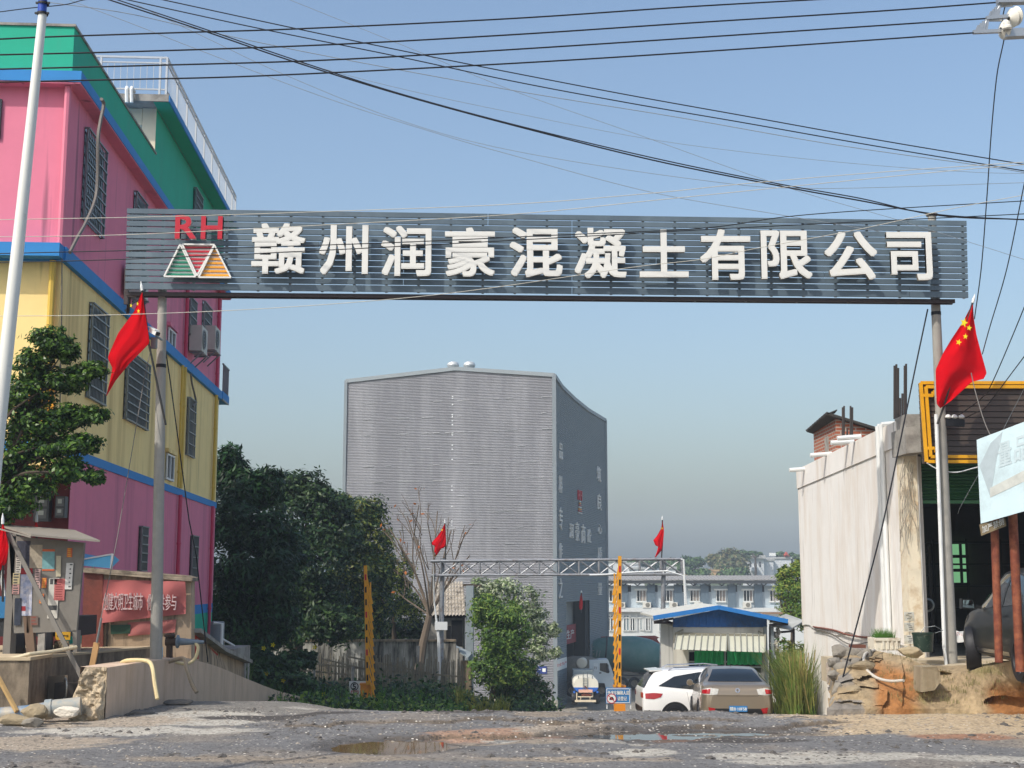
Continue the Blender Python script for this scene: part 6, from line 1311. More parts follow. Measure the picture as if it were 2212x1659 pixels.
for sd_, sg in (('l', 1), ('r', -1)):
    c.drape('side_window', [(-1.75, 1.2), (-1.3, 1.44), (-.6, 1.55), (.1, 1.56), (.55, 1.46), (.95, 1.16)], [(-1.78, 1.18), (-1.3, 1.13), (-.6, 1.07), (.1, 1.03), (.55, 1.02), (1.02, 1.04)], sd_, CGL, nx=24)
    c.drape('window_pillar', [(-.48, 1.6), (-.4, 1.6)], [(-.48, 1.04), (-.4, 1.04)], sd_, CARW, .011, nx=3)
    c.drape('tail_light', [(-2.14, .98), (-1.9, 1.0), (-1.66, .98)], [(-2.14, .84), (-1.9, .83), (-1.72, .88)], sd_, RLIGHT, .012); c.drape('tail_light', [(sg * .5, 1.0), (sg * .74, 1.0)], [(sg * .5, .86), (sg * .76, .86)], 'b', RLIGHT, .012)
    for x in (-1.32, 1.32): c.arch(x, sd_, .41, .35); c.wheel(x, sd_, .9, .35)
    c.drape('sill_trim', [(-.95, .42), (.95, .42)], [(-.95, .3), (.95, .3)], sd_, PLAS, .006); c.drape('door_handle', [(-.75, .96), (-.55, .965)], [(-.75, .93), (-.55, .93)], sd_, CHROME, .02, nx=5, ny=3); c.drape('door_handle', [(.2, .94), (.4, .945)], [(.2, .91), (.4, .91)], sd_, CHROME, .02, nx=5, ny=3)
    for x in (-.98, -.44, .68): c.drape('seam', [(x, 1.02), (x + .007, 1.02)], [(x + (.12 if x < -.9 else 0), .4), (x + .007 + (.12 if x < -.9 else 0), .4)], sd_, PLAS, .004, nx=2, ny=8)
    mb = MB(); mb.lathe([(.001, -.04), (.08, -.03), (.1, .03), (.06, .07), (.001, .075)], (.72, sg * 1.0, 1.06), (1, 0, .1), 12); mb.bar((.75, sg * .86, 1.02), (.74, sg * .97, 1.04), .05); mb.build('mirror', mat('grey mirror', '#4c5560', rough=.2), c.t, True, True)
    c.drape('headlight', [(1.72, .9), (2.0, .86)], [(1.75, .8), (2.05, .74)], sd_, CLIGHT, .012, nx=8, ny=4); c.drape('fog_light', [(1.98, .58), (2.1, .56)], [(1.98, .42), (2.1, .45)], sd_, PLAS, .012, nx=6, ny=4)
    mb = MB(); mb.tube([(-1.45, sg * .57, 1.6), (-1.3, sg * .57, 1.68), (-.2, sg * .57, 1.72), (.2, sg * .57, 1.68)], .018); mb.build('roof_rail', CHROME, c.t, local=True)
c.drape('rear_window', [(-.5, 1.52), (.5, 1.52)], [(-.66, 1.12), (.66, 1.12)], 'b', CGL); c.drape('bumper', [(-.7, .6), (.7, .6)], [(-.66, .42), (.66, .42)], 'b', PLAS, .01); c.drape('bumper', [(-2.14, .52), (-1.72, .52)], [(-2.1, .36), (-1.72, .34)], 'r', PLAS, .01)
mb = MB(); mb.prism([(-1.62, -.56, 1.59), (-1.62, .56, 1.59), (-1.98, .54, 1.565), (-1.98, -.54, 1.565)], (0, 0, .03)); mb.build('spoiler', CARW, c.t, local=True)
# ---- dark crossover by the shop, nose to the left
p = at(2222, 1440, 23.9); hd = R(86)
st = [(-2.3, .45, .62, .95, 1.0, .62, .6, .5), (-2.2, .35, .6, 1.1, 1.3, .84, .8, .6), (-1.6, .28, .52, 1.12, 1.66, .92, .88, .62), (-.6, .27, .5, 1.06, 1.71, .93, .89, .63), (.2, .27, .5, 1.02, 1.66, .93, .89, .62), (.75, .27, .5, 1.0, 1.4, .93, .88, .62), (1.15, .28, .5, 1.0, 1.13, .925, .86, .64), (1.6, .3, .54, .97, 1.04, .91, .82, .62), (2.0, .33, .56, .88, .94, .86, .76, .56), (2.26, .42, .6, .74, .76, .7, .6, .45)]
cth, sth = math.cos(hd), math.sin(hd); wp = at(2112, 1449, 22.9); tloc = Vector((wp.x, wp.y, wp.z)) - Vector((1.38 * cth - .8 * sth, 1.38 * sth + .8 * cth, 0))
c = Car(st, 'parked_car', 'dark grey dusty crossover car parked by the shop behind rusty posts', CARB, tuple(tloc), hd, None)
for sd_, sg in (('l', 1), ('r', -1)):
    c.drape('side_window', [(-1.7, 1.22), (-1.3, 1.52), (-.6, 1.61), (.1, 1.58), (.5, 1.45), (.98, 1.12)], [(-1.75, 1.17), (-1.3, 1.14), (-.6, 1.1), (.1, 1.07), (.5, 1.05), (1.08, 1.06)], sd_, CGL, nx=24)
    c.drape('window_pillar', [(-.5, 1.63), (-.4, 1.63)], [(-.5, 1.08), (-.4, 1.08)], sd_, CARB, .011, nx=3)
    for x, stt in ((-1.38, 0), (1.38, R(-14))): c.arch(x, sd_, .43, .37); c.wheel(x, sd_, .93 if stt == 0 else .96, .37, .24, stt)
    for x in (-.95, -.45, .78): c.drape('seam', [(x, 1.05), (x + .008, 1.05)], [(x, .4), (x + .008, .4)], sd_, PLAS, .004, nx=2, ny=8)
    c.drape('door_handle', [(-.8, .98), (-.58, .985)], [(-.8, .945), (-.58, .945)], sd_, CARB, .025, nx=5, ny=3); c.drape('sill_trim', [(-.9, .42), (.9, .42)], [(-.9, .36), (.9, .36)], sd_, CHROME, .008)
    c.drape('headlight', [(1.75, .92), (2.05, .88)], [(1.8, .8), (2.1, .76)], sd_, CLIGHT, .012, nx=8, ny=4)
    mb = MB(); mb.prism([(.66, sg * .98, 1.02), (.66, sg * 1.2, 1.04), (.66, sg * 1.19, 1.2), (.66, sg * 1.0, 1.19)], (.14, 0, 0)); mb.bar((.74, sg * .86, 1.06), (.74, sg * 1.0, 1.08), .05); mr_ = mb.build('mirror', CARB, c.t, False, True)
    mb = MB(); mb.prism([(.655, sg * 1.0, 1.045), (.655, sg * 1.18, 1.06), (.655, sg * 1.17, 1.18), (.655, sg * 1.015, 1.17)], (-.006, 0, 0)); mb.build('mirror_glass', mat('mirror glass', '#b8ccd4', rough=.03, metal=1.), mr_, local=True)
c.drape('windscreen', [(-.5, 1.6), (.5, 1.6)], [(-.72, 1.12), (.72, 1.12)], 'f', CGL)
c.drape('grille', [(-.45, .82), (.45, .82)], [(-.4, .6), (.4, .6)], 'f', PLAS, .01)
# ---- trucks in the yard
TRW = mat('pale truck paint', '#b9c6cc', rough=.45, var=.05); DRUM = mat('green drum', '#3f6e6c', rough=.5, var=.1, scale=.8, col2='#5a7d7a', s2=.6); DRUMG = mat('grey drum', '#6d6b62', rough=.7, var=.15); TANK = mat('tank cream', '#d3cfbf', rough=.45, var=.05); TBLUE = mat('tank blue', '#2d5fb0', rough=.45, var=.06)
def twheel(root, c, r=.5, w=.3, ax=(0, -1, 0), n=24):
    mb = MB(); h = w / 2; mb.lathe([(r * .5, -h), (r * .93, -h), (r, -h * .6), (r, h * .6), (r * .93, h), (r * .55, h), (r * .5, -h)], c, ax, n); wo = mb.build('wheel', BLK, root, smooth=True); mb = MB(); mb.lathe([(.001, h * .8), (r * .2, h * .9), (r * .25, h * .3), (r * .54, h * .4)], c, ax, 16); mb.build('hub', mat('dusty hub', '#7c7468', rough=.7), wo)
Yq = 109.; 
def q(x, y, Y=Yq): return at(*zq(x, y), Y)
t = thing('mixer_truck', 'concrete mixer truck number 73 with a pale blue cab leaving the tower doorway', 'truck', tuple(q(885, 1290)), 0, 'concrete mixer trucks')
P = [q(690, 1060), q(690, 700), q(995, 690), q(1040, 800), q(1085, 930), q(1090, 1060), q(1080, 1160), q(960, 1160), q(940, 1080)]
mb = MB(); mb.prism(P, (0, 2.3, 0)); cab = mb.build('cab', TRW, t)
mb = MB(); mb.prism([q(862, 750, Yq - .03), q(985, 748, Yq - .03), q(1022, 895, Yq - .03), q(1000, 915, Yq - .03), q(862, 870, Yq - .03)], (0, .02, 0)); mb.build('side_window', CGL, cab)
mb = MB(); mb.prism([q(760, 752, Yq - .03), q(828, 752, Yq - .03), q(828, 872, Yq - .03), q(760, 872, Yq - .03)], (0, .02, 0)); pn = mb.build('sleeper_panel', mat('cab panel', '#c8d2d6', rough=.4), cab)
mb = MB(); o_ = q(765, 848, Yq - .035); put(mb, '73', o_, q(810, 848, Yq - .035) - o_, (0, 0, q(765, 808, Yq - .035).z - o_.z), (0, -.01, 0)); mb.build('lettering', BLK, t)
mb = MB(); mb.bb(*(lambda a, b: (a.x, b.x, Yq - .4, Yq - .2, b.z, a.z))(q(970, 770), q(1000, 890))); mb.build('mirror', BLK, t)
mb = MB(); mb.bb(*(lambda a, b: (a.x, b.x, Yq - .03, Yq - .01, b.z, a.z))(q(850, 900), q(885, 918))); mb.build('door_handle', BLK, t)
mb = MB(); mb.bb(*(lambda a, b: (a.x, b.x, Yq + .1, Yq + 2.2, b.z, a.z))(q(300, 1060), q(1000, 1130))); mb.build('chassis', PLAS, t)
for x in (890, 520, 400): twheel(t, q(x, 1195, Yq + .2), .52)
mb = MB(); d = (q(660, 850) - q(250, 790)); mb.lathe([(.6, 0), (1.05, .8), (1.2, 2.2), (1.1, 3.2), (.6, 3.8), (.001, 3.9)], q(200, 820, Yq + 1.2), tuple(d.normalized()), 28); mb.build('drum', DRUMG, t, smooth=True)
mb = MB(); mb.lathe([(.001, -.6), (.35, -.58), (.42, -.5), (.42, .5), (.35, .58), (.001, .6)], q(575, 745, Yq + .5), (.2, 1, 0), 20); mb.build('water_cylinder', TANK, t, smooth=True)
Yr = 120.
def q2(x, y): return at(*zq(x, y), Yr)
t = thing('mixer_truck', 'concrete mixer truck with a large dark green drum in the yard', 'truck', tuple(q2(1400, 1290)), 0, 'concrete mixer trucks')
mb = MB(); d = (q2(1900, 690) - q2(720, 560)); L = d.length; mb.lathe([(.75, 0), (1.1, L * .08), (1.45, L * .35), (1.62, L * .58), (1.5, L * .8), (1.05, L * 1.0), (.5, L * 1.08), (.001, L * 1.09)], q2(745, 545) + Vector((0, 1.6, 0)), tuple(d.normalized()), 32); mb.m = 1
dr = mb.build('drum', [DRUM, BLK], t, smooth=True)
mb = MB(); mb.lathe([(1.27, -.06), (1.33, -.06), (1.33, .06), (1.27, .06), (1.27, -.06)], q2(745, 545) + Vector((0, 1.6, 0)) + d * .19, tuple(d.normalized()), 32); mb.build('drum_band', BLK, dr)
mb = MB(); mb.lathe([(.35, 0), (.75, .9), (.8, .95)], q2(640, 560) + Vector((0, 1.6, -.6)), (-.15, 0, 1), 16); mb.prism([q2(600, 480), q2(700, 470), q2(700, 560), q2(640, 590)], (0, 1.2, 0)); mb.build('hopper', DRUMG, t)
mb = MB()
for x in (730, 820, 870): mb.bar(q2(x, 430 if x < 800 else 540), q2(x - 20, 650), .06)
for y in (480, 540, 600): mb.bar(q2(720, y), q2(770, y), .05)
mb.build('ladder', STEEL, t)
mb = MB(); mb.bb(*(lambda a, b: (a.x, b.x, Yr, Yr + 2.2, b.z, a.z))(q2(700, 960), q2(2000, 1010))); mb.prism([q2(1240, 880), q2(1500, 920), q2(1500, 945), q2(1240, 940)], (0, 1.5, 0)); mb.build('chassis', mat('dusty chassis', '#6e6a60', rough=.8, var=.2), t)
for x in (1230, 1430, 1800): twheel(t, q2(x, 1080) + Vector((0, .1, 0)), .55)
mb = MB(); mb.bb(*(lambda a, b: (a.x, b.x, Yr, Yr + 2.3, b.z, a.z))(q2(1960, 700), q2(2250, 1080))); mb.build('cab', TRW, t)
# water tanker
Yk = 101.5
def q3(x, y): return at(*zq(x, y), Yk)
t = thing('water_tanker', 'small white and blue water tanker seen from behind by the tower', 'truck', tuple(q3(640, 1400)))
c0_, rx, rz_ = q3(637, 1110), (q3(838, 0).x - q3(430, 0).x) / 2, (q3(0, 985).z - q3(0, 1235).z) / 2; rows = []; n = 32
for y in (0, .15, 4.2):
    k = .96 if y == 0 else 1; rows.append([c0_ + Vector((k * rx * (abs(math.cos(a)) ** .6) * math.copysign(1, math.cos(a)), y, k * rz_ * (abs(math.sin(a)) ** .7) * math.copysign(1, math.sin(a)))) for a in [2 * math.pi * i / n for i in range(n)]])
mb = MB(); m_ = len(rows[0]); mb.add([p for r in rows for p in r], [(i * m_ + j, i * m_ + (j + 1) % m_, (i + 1) * m_ + (j + 1) % m_, (i + 1) * m_ + j) for i in range(2) for j in range(m_)]); mb.add(rows[0], [list(range(m_))])
mb.mi = [1 if sum(mb.v[i].z for i in f) / len(f) < c0_.z - .15 * rz_ * 2 and len(f) < 8 else 0 for f in mb.f]; mb.build('tank', [TANK, TBLUE], t, smooth=True)
mb = MB(); lowr = [p + Vector((0, -.012, 0)) for p in rows[0] if p.z < c0_.z - .2 * rz_]; mb.add(lowr, [list(range(len(lowr)))]); mb.build('tank_stripe', TBLUE, t)
mb = MB(); 
for x in (588, 655): mb.bar(q3(x, 895), q3(x, 985), .06); mb.bar(q3(x, 985) - Vector((0, .06, 0)), q3(x, 1230) - Vector((0, .06, 0)), .035)
for y in range(1000, 1230, 40): mb.bar(q3(588, y) - Vector((0, .06, 0)), q3(655, y) - Vector((0, .06, 0)), .025)
for x in (510, 740): mb.bar(q3(x, 955), q3(x, 1000), .05)
mb.build('ladder', STEEL, t)
mb = MB(); mb.bb(*(lambda a, b: (a.x, b.x, Yk - .2, Yk - .1, b.z, a.z))(q3(512, 1180), q3(738, 1228))); mb.build('sign_plate', mat('salmon plate', '#d8a890', rough=.6), t)
mb = MB(); mb.bb(*(lambda a, b: (a.x, b.x, Yk - .5, Yk - .1, b.z, a.z))(q3(450, 1350), q3(792, 1378))); mb.bar(q3(545, 1300), q3(545, 1350), .05); mb.bar(q3(700, 1300), q3(700, 1350), .05); mb.bar(q3(500, 1300), q3(740, 1300), .07); mb.bar(q3(482, 1230), q3(482, 1350), .07); mb.bar(q3(745, 1230), q3(745, 1300), .05); mb.build('rear_platform', mat('cream frame', '#cfc0a4', rough=.6), t)
mb = MB(); mb.tube([q3(610, 1130), q3(640, 1150), q3(690, 1220), q3(640, 1260), q3(600, 1230)], .06, 6); mb.tube([q3(560, 1270), q3(720, 1270)], .09, 8); mb.build('spray_pipe', RUST, t)
for x in (455, 818):
    twheel(t, q3(x, 1330) + Vector((0, .6, 0)), .45, .45, (1, 0, 0)); mb = MB(); mb.lathe([(.001, 0), (.09, 0), (.09, .06), (.001, .06)], q3(440 if x < 600 else 820, 1222), (0, -1, 0), 12); mb.build('tail_light', TBLUE, t)
mb = MB(); mb.bb(*(lambda a, b: (a.x, b.x, Yk + 4.25, Yk + 5.8, b.z, a.z))(q3(465, 920), q3(815, 1280))); mb.build('cab', mat('tanker cab', '#8f9a9c', rough=.5), t)
# red boom of a pump truck folded behind the drums
Yp = 126.
def q4(x, y): return at(*zq(x, y), Yp)
t = thing('pump_truck', 'concrete pump truck with folded dark red boom behind the green drum', 'truck', tuple(q4(1500, 1290)))
RB = mat('dark red boom', '#8a2a24', rough=.5, var=.1)
mb = MB(); mb.prism([q4(700, 320), q4(1780, 300), q4(1840, 330), q4(1780, 360), q4(700, 420)], (0, .6, 0)); mb.prism([q4(900, 365), q4(1780, 325), q4(1760, 365), q4(900, 425)], (0, -.3, 0)); mb.prism([q4(1640, 430), q4(1800, 350), q4(1860, 440), q4(1700, 480)], (0, .8, 0)); mb.build('boom', RB, t)
mb = MB(); mb.bb(*(lambda a, b: (a.x, b.x, Yp + .3, Yp + 2.6, b.z, a.z))(q4(700, 700), q4(2300, 1000))); mb.build('chassis', PLAS, t)
mb = MB(); mb.bb(*(lambda a, b: (a.x, b.x, Yp, Yp + 2.4, b.z, a.z))(q4(1900, 520), q4(2250, 1000))); mb.build('cab', TRW, t)
# ================================================================ VEGETATION
def leaf(name, c, var=.35, rough=.5, trans=.3, c2=None): return mat(name, c, rough=rough, var=var, scale=.9, trans=trans, col2=c2, s2=.5, t2=.55, spec=.35)
BARK = mat('bark', '#4a4036', rough=.95, var=.3, scale=5, bump=.6, bscale=12); BARKP = mat('pale bark', '#7a6a58', rough=.95, var=.25, scale=5, bump=.4)
def leaves(name, cent, nrm, L, Wd, m, parent, jit=.3, droop=.2, fold=.0):
    """thousands of small pointed leaves: centres (n,3), preferred normals (n,3)"""
    n = len(cent); N_ = nrm + nrg.normal(0, .55, (n, 3)); N_ /= np.linalg.norm(N_, axis=1)[:, None] + 1e-9
    t = nrg.normal(0, 1, (n, 3)); t[:, 2] -= droop * 2; t -= N_ * (t * N_).sum(1)[:, None]; t /= np.linalg.norm(t, axis=1)[:, None] + 1e-9; b = np.cross(N_, t)
    l = L * nrg.uniform(1 - jit, 1 + jit, n)[:, None]; w = Wd * nrg.uniform(1 - jit, 1 + jit, n)[:, None]
    V = np.empty((n, 4, 3)); V[:, 0] = cent - t * l * .5; V[:, 1] = cent + b * w * .5 - N_ * w * fold; V[:, 2] = cent + t * l * .5; V[:, 3] = cent - b * w * .5 - N_ * w * fold
    if parent is not None:
        iv = np.array(XF[parent].inverted()); V = V @ iv[:3, :3].T + iv[:3, 3]
    me = bpy.data.meshes.new(name); me.vertices.add(n * 4); me.vertices.foreach_set('co', V.astype(np.float32).ravel()); me.loops.add(n * 4); me.loops.foreach_set('vertex_index', np.arange(n * 4, dtype=np.int32)); me.polygons.add(n); me.polygons.foreach_set('loop_start', np.arange(0, n * 4, 4, dtype=np.int32)); me.polygons.foreach_set('loop_total', np.full(n, 4, np.int32))
    ms = m if isinstance(m, (list, tuple)) else [m]
    for k in ms: me.materials.append(k)
    if len(ms) > 1: me.polygons.foreach_set('material_index', nrg.integers(0, len(ms), n).astype(np.int32))
    me.update(calc_edges=True); me.validate(); o = bpy.data.objects.new(name, me); COL.objects.link(o)
    if parent is not None: o.parent = parent; XF[o] = XF[parent]
    else: XF[o] = Matrix.Identity(4)
    return o
def clumps(blobs, per, nl, rc=.3, shell=.5):
    """leaf centres gathered in clumps through each ellipsoid (centre, rx, ry, rz)"""
    C_ = []; N_ = []
    for (c, rx, ry, rz) in blobs:
        c = np.array(tuple(c)); r = np.array([rx, ry, rz])
        for _ in range(per):
            d = nrg.normal(0, 1, 3); d /= np.linalg.norm(d); q = nrg.uniform(shell ** 3, 1) ** (1 / 3) * nrg.uniform(.85, 1.12); p = c + d * r * q
            k = nrg.poisson(nl) + 3; s = rc * (rx + rz) / 2 * nrg.uniform(.6, 1.2); o = nrg.normal(0, s * .5, (k, 3)); o[:, 2] *= .7; C_.append(p + o); nn = d * .7 + np.array([0, 0, .6]); N_.append(np.tile(nn, (k, 1)) + o / (s + 1e-6) * .4)
    return np.vstack(C_), np.vstack(N_)
def limbs(mb, base, blobs, r0, n=2):
    for (c, rx, ry, rz) in blobs:
        for _ in range(n):
            c_ = Vector(c) + Vector((rnd.gauss(0, rx * .3), rnd.gauss(0, ry * .3), rnd.gauss(0, rz * .25))); m1 = base.lerp(c_, .45) + Vector((rnd.gauss(0, .2), rnd.gauss(0, .2), .25 * (c_ - base).length * .3))
            pts = [Vector(p) for p in spline([base, m1, c_], 5)]; k = len(pts); mb.tube(pts, [r0 * (1 - .85 * i / (k - 1)) for i in range(k)], 6)
def tree(label, foot, top, r0, blobs, per, nl, L, Wd, m, group=None, rc=.3, shell=.5, name='tree', cat='tree', nb_=2, droop=.2, bark=None, tr_pts=None):
    foot, top = Vector(foot), Vector(top); t = thing(name, label, cat, tuple(foot), 0, group); mb = MB()
    pts = [Vector(p) for p in spline(tr_pts or [foot - Vector((0, 0, .3)), foot.lerp(top, .5) + Vector((rnd.gauss(0, .12), 0, 0)), top], 5)]; k = len(pts); mb.tube(pts, [r0 * (1.15 - .6 * i / (k - 1)) for i in range(k)], 10); limbs(mb, top, blobs, r0 * .5, nb_); mb.build('trunk', bark or BARK, t, smooth=True)
    c, n_ = clumps(blobs, per, nl, rc, shell); leaves('crown', c, n_, L, Wd, m, t, droop=droop); return t
def blob(px, py, Y, rx, rz, ry=None): 
    s = ppm(Y); return (at(px, py, Y), rx / s, (ry or rx) / s, rz / s)
DKL = [leaf('dark mango leaf', '#203c1a', c2='#35602a', trans=.2), leaf('deep green leaf', '#183014', trans=.2)]; MIDL = [leaf('mid green leaf', '#213c1c', c2='#48602a', trans=.2), leaf('dark leaf', '#1a3016', trans=.2)]; OLV = [leaf('olive leaf', '#55662a', c2='#8a8a3a'), leaf('dull green leaf', '#2a4220')]
# the dark wood behind the painted building: four big trees standing side by side
G_ = 'dark trees beside the driveway'
tree('dark broad leaved tree rising right behind the painted building', at(500, 1400, 50), at(505, 1230, 50), .22, [blob(495, 1010, 50, 34, 46), blob(530, 1060, 50, 60, 48), blob(500, 1130, 49, 62, 60), blob(570, 1150, 49, 60, 60), blob(520, 1235, 48.5, 70, 60), blob(590, 1250, 48.5, 55, 70), blob(500, 1320, 49, 60, 55), blob(590, 1335, 49, 60, 55), blob(570, 1050, 50, 40, 40), blob(610, 1200, 50, 50, 60), blob(540, 1370, 49, 70, 36)], 75, 26, .34, .085, DKL, G_, .42, .35, droop=.5)
tree('tall dark tree with paler top standing left of the barrier', at(640, 1400, 60), at(650, 1240, 60), .25, [blob(610, 1060, 60, 50, 44), blob(660, 1060, 60, 48, 46), blob(690, 1085, 59.5, 40, 42), blob(640, 1140, 59, 80, 70), blob(680, 1210, 58.5, 70, 70), blob(630, 1280, 58.5, 70, 60), blob(690, 1310, 58.5, 60, 60), blob(720, 1110, 60, 40, 40), blob(740, 1170, 60, 40, 50), blob(640, 1350, 58, 70, 44), blob(720, 1350, 58, 60, 44)], 80, 26, .26, .1, MIDL, G_, .42, .35)
tree('rounded tree with yellow green top in front of the tower', at(770, 1400, 66), at(765, 1260, 66), .25, [blob(735, 1110, 66, 50, 42), blob(785, 1112, 66, 48, 40), blob(790, 1170, 65.5, 50, 60), blob(740, 1180, 65, 60, 70), blob(770, 1260, 64.5, 72, 60), blob(720, 1300, 64.5, 60, 60), blob(800, 1320, 64.5, 50, 50), blob(760, 1350, 64, 70, 40), blob(820, 1240, 65, 30, 50)], 90, 26, .25, .09, [OLV[0], MIDL[0], MIDL[1]], G_, .4, .35)
tree('smaller bright green tree behind the bare tree', at(850, 1420, 70), at(850, 1330, 70), .15, [blob(830, 1200, 70, 26, 50), blob(868, 1240, 70, 26, 40), blob(845, 1290, 70, 50, 50), blob(890, 1310, 70, 40, 40)], 55, 18, .24, .08, [leaf('bright leaf', '#6a7d2a', c2='#9a9a3c'), OLV[1]], G_, .4, .3)
tree('low dark thicket behind the old white boundary wall', at(800, 1420, 72), at(800, 1390, 72), .12, [blob(660, 1370, 72, 70, 34), blob(760, 1365, 72, 70, 36), blob(850, 1370, 72, 50, 36), blob(915, 1375, 72, 40, 32), blob(580, 1370, 72, 60, 34)], 70, 24, .26, .11, MIDL, G_, .45, .2, name='thicket', cat='shrub')
# bare winter tree with a few orange leaves
f0 = at(905, 1430, 57); t = thing('bare_tree', 'bare branching tree with a few orange leaves beside the truss gate', 'tree', tuple(f0)); mb = MB()
top = at(928, 1330, 57); mb.tube([f0 - Vector((0, 0, .4)), at(914, 1390, 57), top], [.2, .17, .14], 8); tips = []
def grow(p, q, r, dep):
    mid = p.lerp(q, .5) + Vector((rnd.gauss(0, .05), rnd.gauss(0, .15), rnd.gauss(0, .03))) * (q - p).length; mb.tube([Vector(v) for v in spline([p, mid, q], 3)], [r, r * .9, r * .85, r * .75, r * .7, r * .62, r * .55][:7], 5)
    if dep == 0: tips.append(q); return
    for k in range(3):
        b_ = p.lerp(q, rnd.uniform(.45, 1)); d = (q - p).normalized() * rnd.uniform(.6, 1) + Vector((rnd.gauss(0, .38), rnd.gauss(0, .3), abs(rnd.gauss(.25, .2)))); grow(b_, b_ + d.normalized() * (q - p).length * rnd.uniform(.2, .38), r * .5, dep - 1)
for (px, py) in ((860, 1175), (880, 1115), (905, 1090), (924, 1130), (945, 1105), (975, 1145), (1005, 1150), (850, 1230), (1015, 1200), (870, 1290), (900, 1160), (840, 1140), (990, 1230)): grow(top, at(px, py, 57 + rnd.uniform(-1, 1)), .042, 2)
mb.build('trunk', mat('grey brown bark', '#6b5f52', rough=.95, var=.2), t)
C_ = np.array([tuple(p + Vector((rnd.gauss(0, .15), rnd.gauss(0, .15), rnd.gauss(0, .15)))) for p in tips for _ in range(2) if rnd.random() < .14]); leaves('crown', C_, np.tile([0, -.5, .6], (len(C_), 1)), .2, .1, leaf('orange leaf', '#b0682e'), t)
# green shrubs between the truss gate and the tower
SHR = [leaf('shrub green', '#6a8a36', c2='#93a048'), leaf('shrub dark', '#4a6a2c')]; SILV = [leaf('silvery leaf', '#a9b392', c2='#c6c9ae'), leaf('grey green leaf', '#6f8252')]
tree('bright green bushy tree in front of the tower wall', at(1060, 1505, 62), at(1060, 1430, 62), .12, [blob(1050, 1320, 62, 34, 36), blob(1090, 1330, 62, 40, 36), blob(1075, 1385, 61.5, 52, 40), blob(1110, 1370, 62, 40, 44), blob(1060, 1440, 61.5, 42, 40), blob(1100, 1440, 61.5, 46, 42)], 70, 24, .22, .075, SHR, 'shrubs in front of the tower', .4, .3)
tree('tall silvery leaved shrub reaching across the tower corner', at(1120, 1505, 68), at(1110, 1400, 68), .1, [blob(1045, 1270, 68, 30, 22), blob(1085, 1275, 68, 40, 26), blob(1130, 1300, 68, 42, 34), blob(1040, 1300, 68, 30, 30), blob(1155, 1340, 68, 26, 34), blob(1165, 1400, 68, 24, 30), blob(1195, 1360, 68, 12, 14), blob(1200, 1410, 68, 12, 10)], 46, 17, .24, .09, SILV, 'shrubs in front of the tower', .42, .3)
tree('low dark shrub at the foot of the tower', at(1140, 1518, 64), at(1140, 1490, 64), .06, [blob(1130, 1450, 64, 36, 36), blob(1085, 1480, 63, 36, 30), blob(1160, 1490, 64, 30, 26), blob(1120, 1500, 63, 44, 18)], 60, 22, .2, .08, [SHR[1], MIDL[0], leaf('dull shrub', '#5c6638')], 'shrubs in front of the tower', .4, .3, name='shrub', cat='shrub')
# creeper and weeds on the bank beneath the trees
CRP = [leaf('creeper leaf', '#2f4f20', c2='#4d6c2c'), leaf('creeper dark', '#243e1a')]
tree('dark creeper with yellow flowers over the bank below the trees', at(590, 1490, 46), at(590, 1470, 46), .04, [blob(560, 1430, 46, 40, 30), blob(610, 1440, 46, 48, 34), blob(580, 1475, 45, 60, 26), blob(640, 1480, 45, 44, 24), blob(540, 1460, 44, 30, 26), blob(655, 1425, 47, 30, 16)], 60, 24, .17, .12, CRP, None, .45, .3, name='flowering_creeper', cat='shrub')
t = bpy.data.objects['flowering_creeper']; mb = MB()
for (px, py) in ((590, 1393), (570, 1400), (576, 1455), (570, 1461), (560, 1455), (612, 1470), (680, 1398), (603, 1482), (525, 1408), (700, 1500)):
    p = at(px, py, 44.6); mb = MB()
    for k in range(5): a = k * 1.257; mb.add([p, p + Vector((.06 * math.cos(a - .45), -.02, .06 * math.sin(a - .45))), p + Vector((.085 * math.cos(a), -.05, .085 * math.sin(a))), p + Vector((.06 * math.cos(a + .45), -.02, .06 * math.sin(a + .45)))], [(0, 1, 2, 3)])
    mb.build('flower', leaf('yellow petal', '#e0c81a', .05), t, fix=False)
def bed(name, label, pts, L, Wd, m, n, h): 
    C_ = np.array([(x + nrg.normal(0, .25), y + nrg.normal(0, .4), z + abs(nrg.normal(0, h))) for (x, y, z) in pts for _ in range(n)]); o = leaves(name, C_, np.tile([0, -.3, .8], (len(C_), 1)), L, Wd, m, None); o['kind'] = 'stuff'; return o
pts = []
for _ in range(330):
    px = rnd.uniform(640, 1190); Y = rnd.uniform(46, 62); x = at(px, 1500, Y).x; pts.append((x, Y, hgt(x, Y)))
bed('undergrowth', '', pts, .2, .12, [CRP[0], CRP[1], MIDL[1]], 26, .3)
GR1 = mat('tall grass', '#6a7a2c', rough=.6, var=.4, scale=4, trans=.3, col2='#a39a44', s2=2, t2=.5)
def gts(px0, px1, Y0, Y1, n, h0, h1, m, name='grass', w=.012, nn=14):
    P_ = []
    for _ in range(n):
        px = rnd.uniform(px0, px1); Y = rnd.uniform(Y0, Y1); x = at(px, 1500, Y).x; P_.append((x, Y, hgt(x, Y), rnd.uniform(.6, 1.2)))
    return tufts(name, P_, h0, h1, w, m, .8, n=nn)
pts = []
for _ in range(260):
    px = rnd.uniform(600, 1010); Y = rnd.uniform(33, 46); x = at(px, 1500, Y).x
    if x < -.9: pts.append((x, Y, hgt(x, Y)))
bed('undergrowth', '', pts, .15, .09, [CRP[0], SHR[0], MIDL[1]], 22, .14); gts(600, 1000, 34, 46, 110, .2, .6, MATS['chive green'])
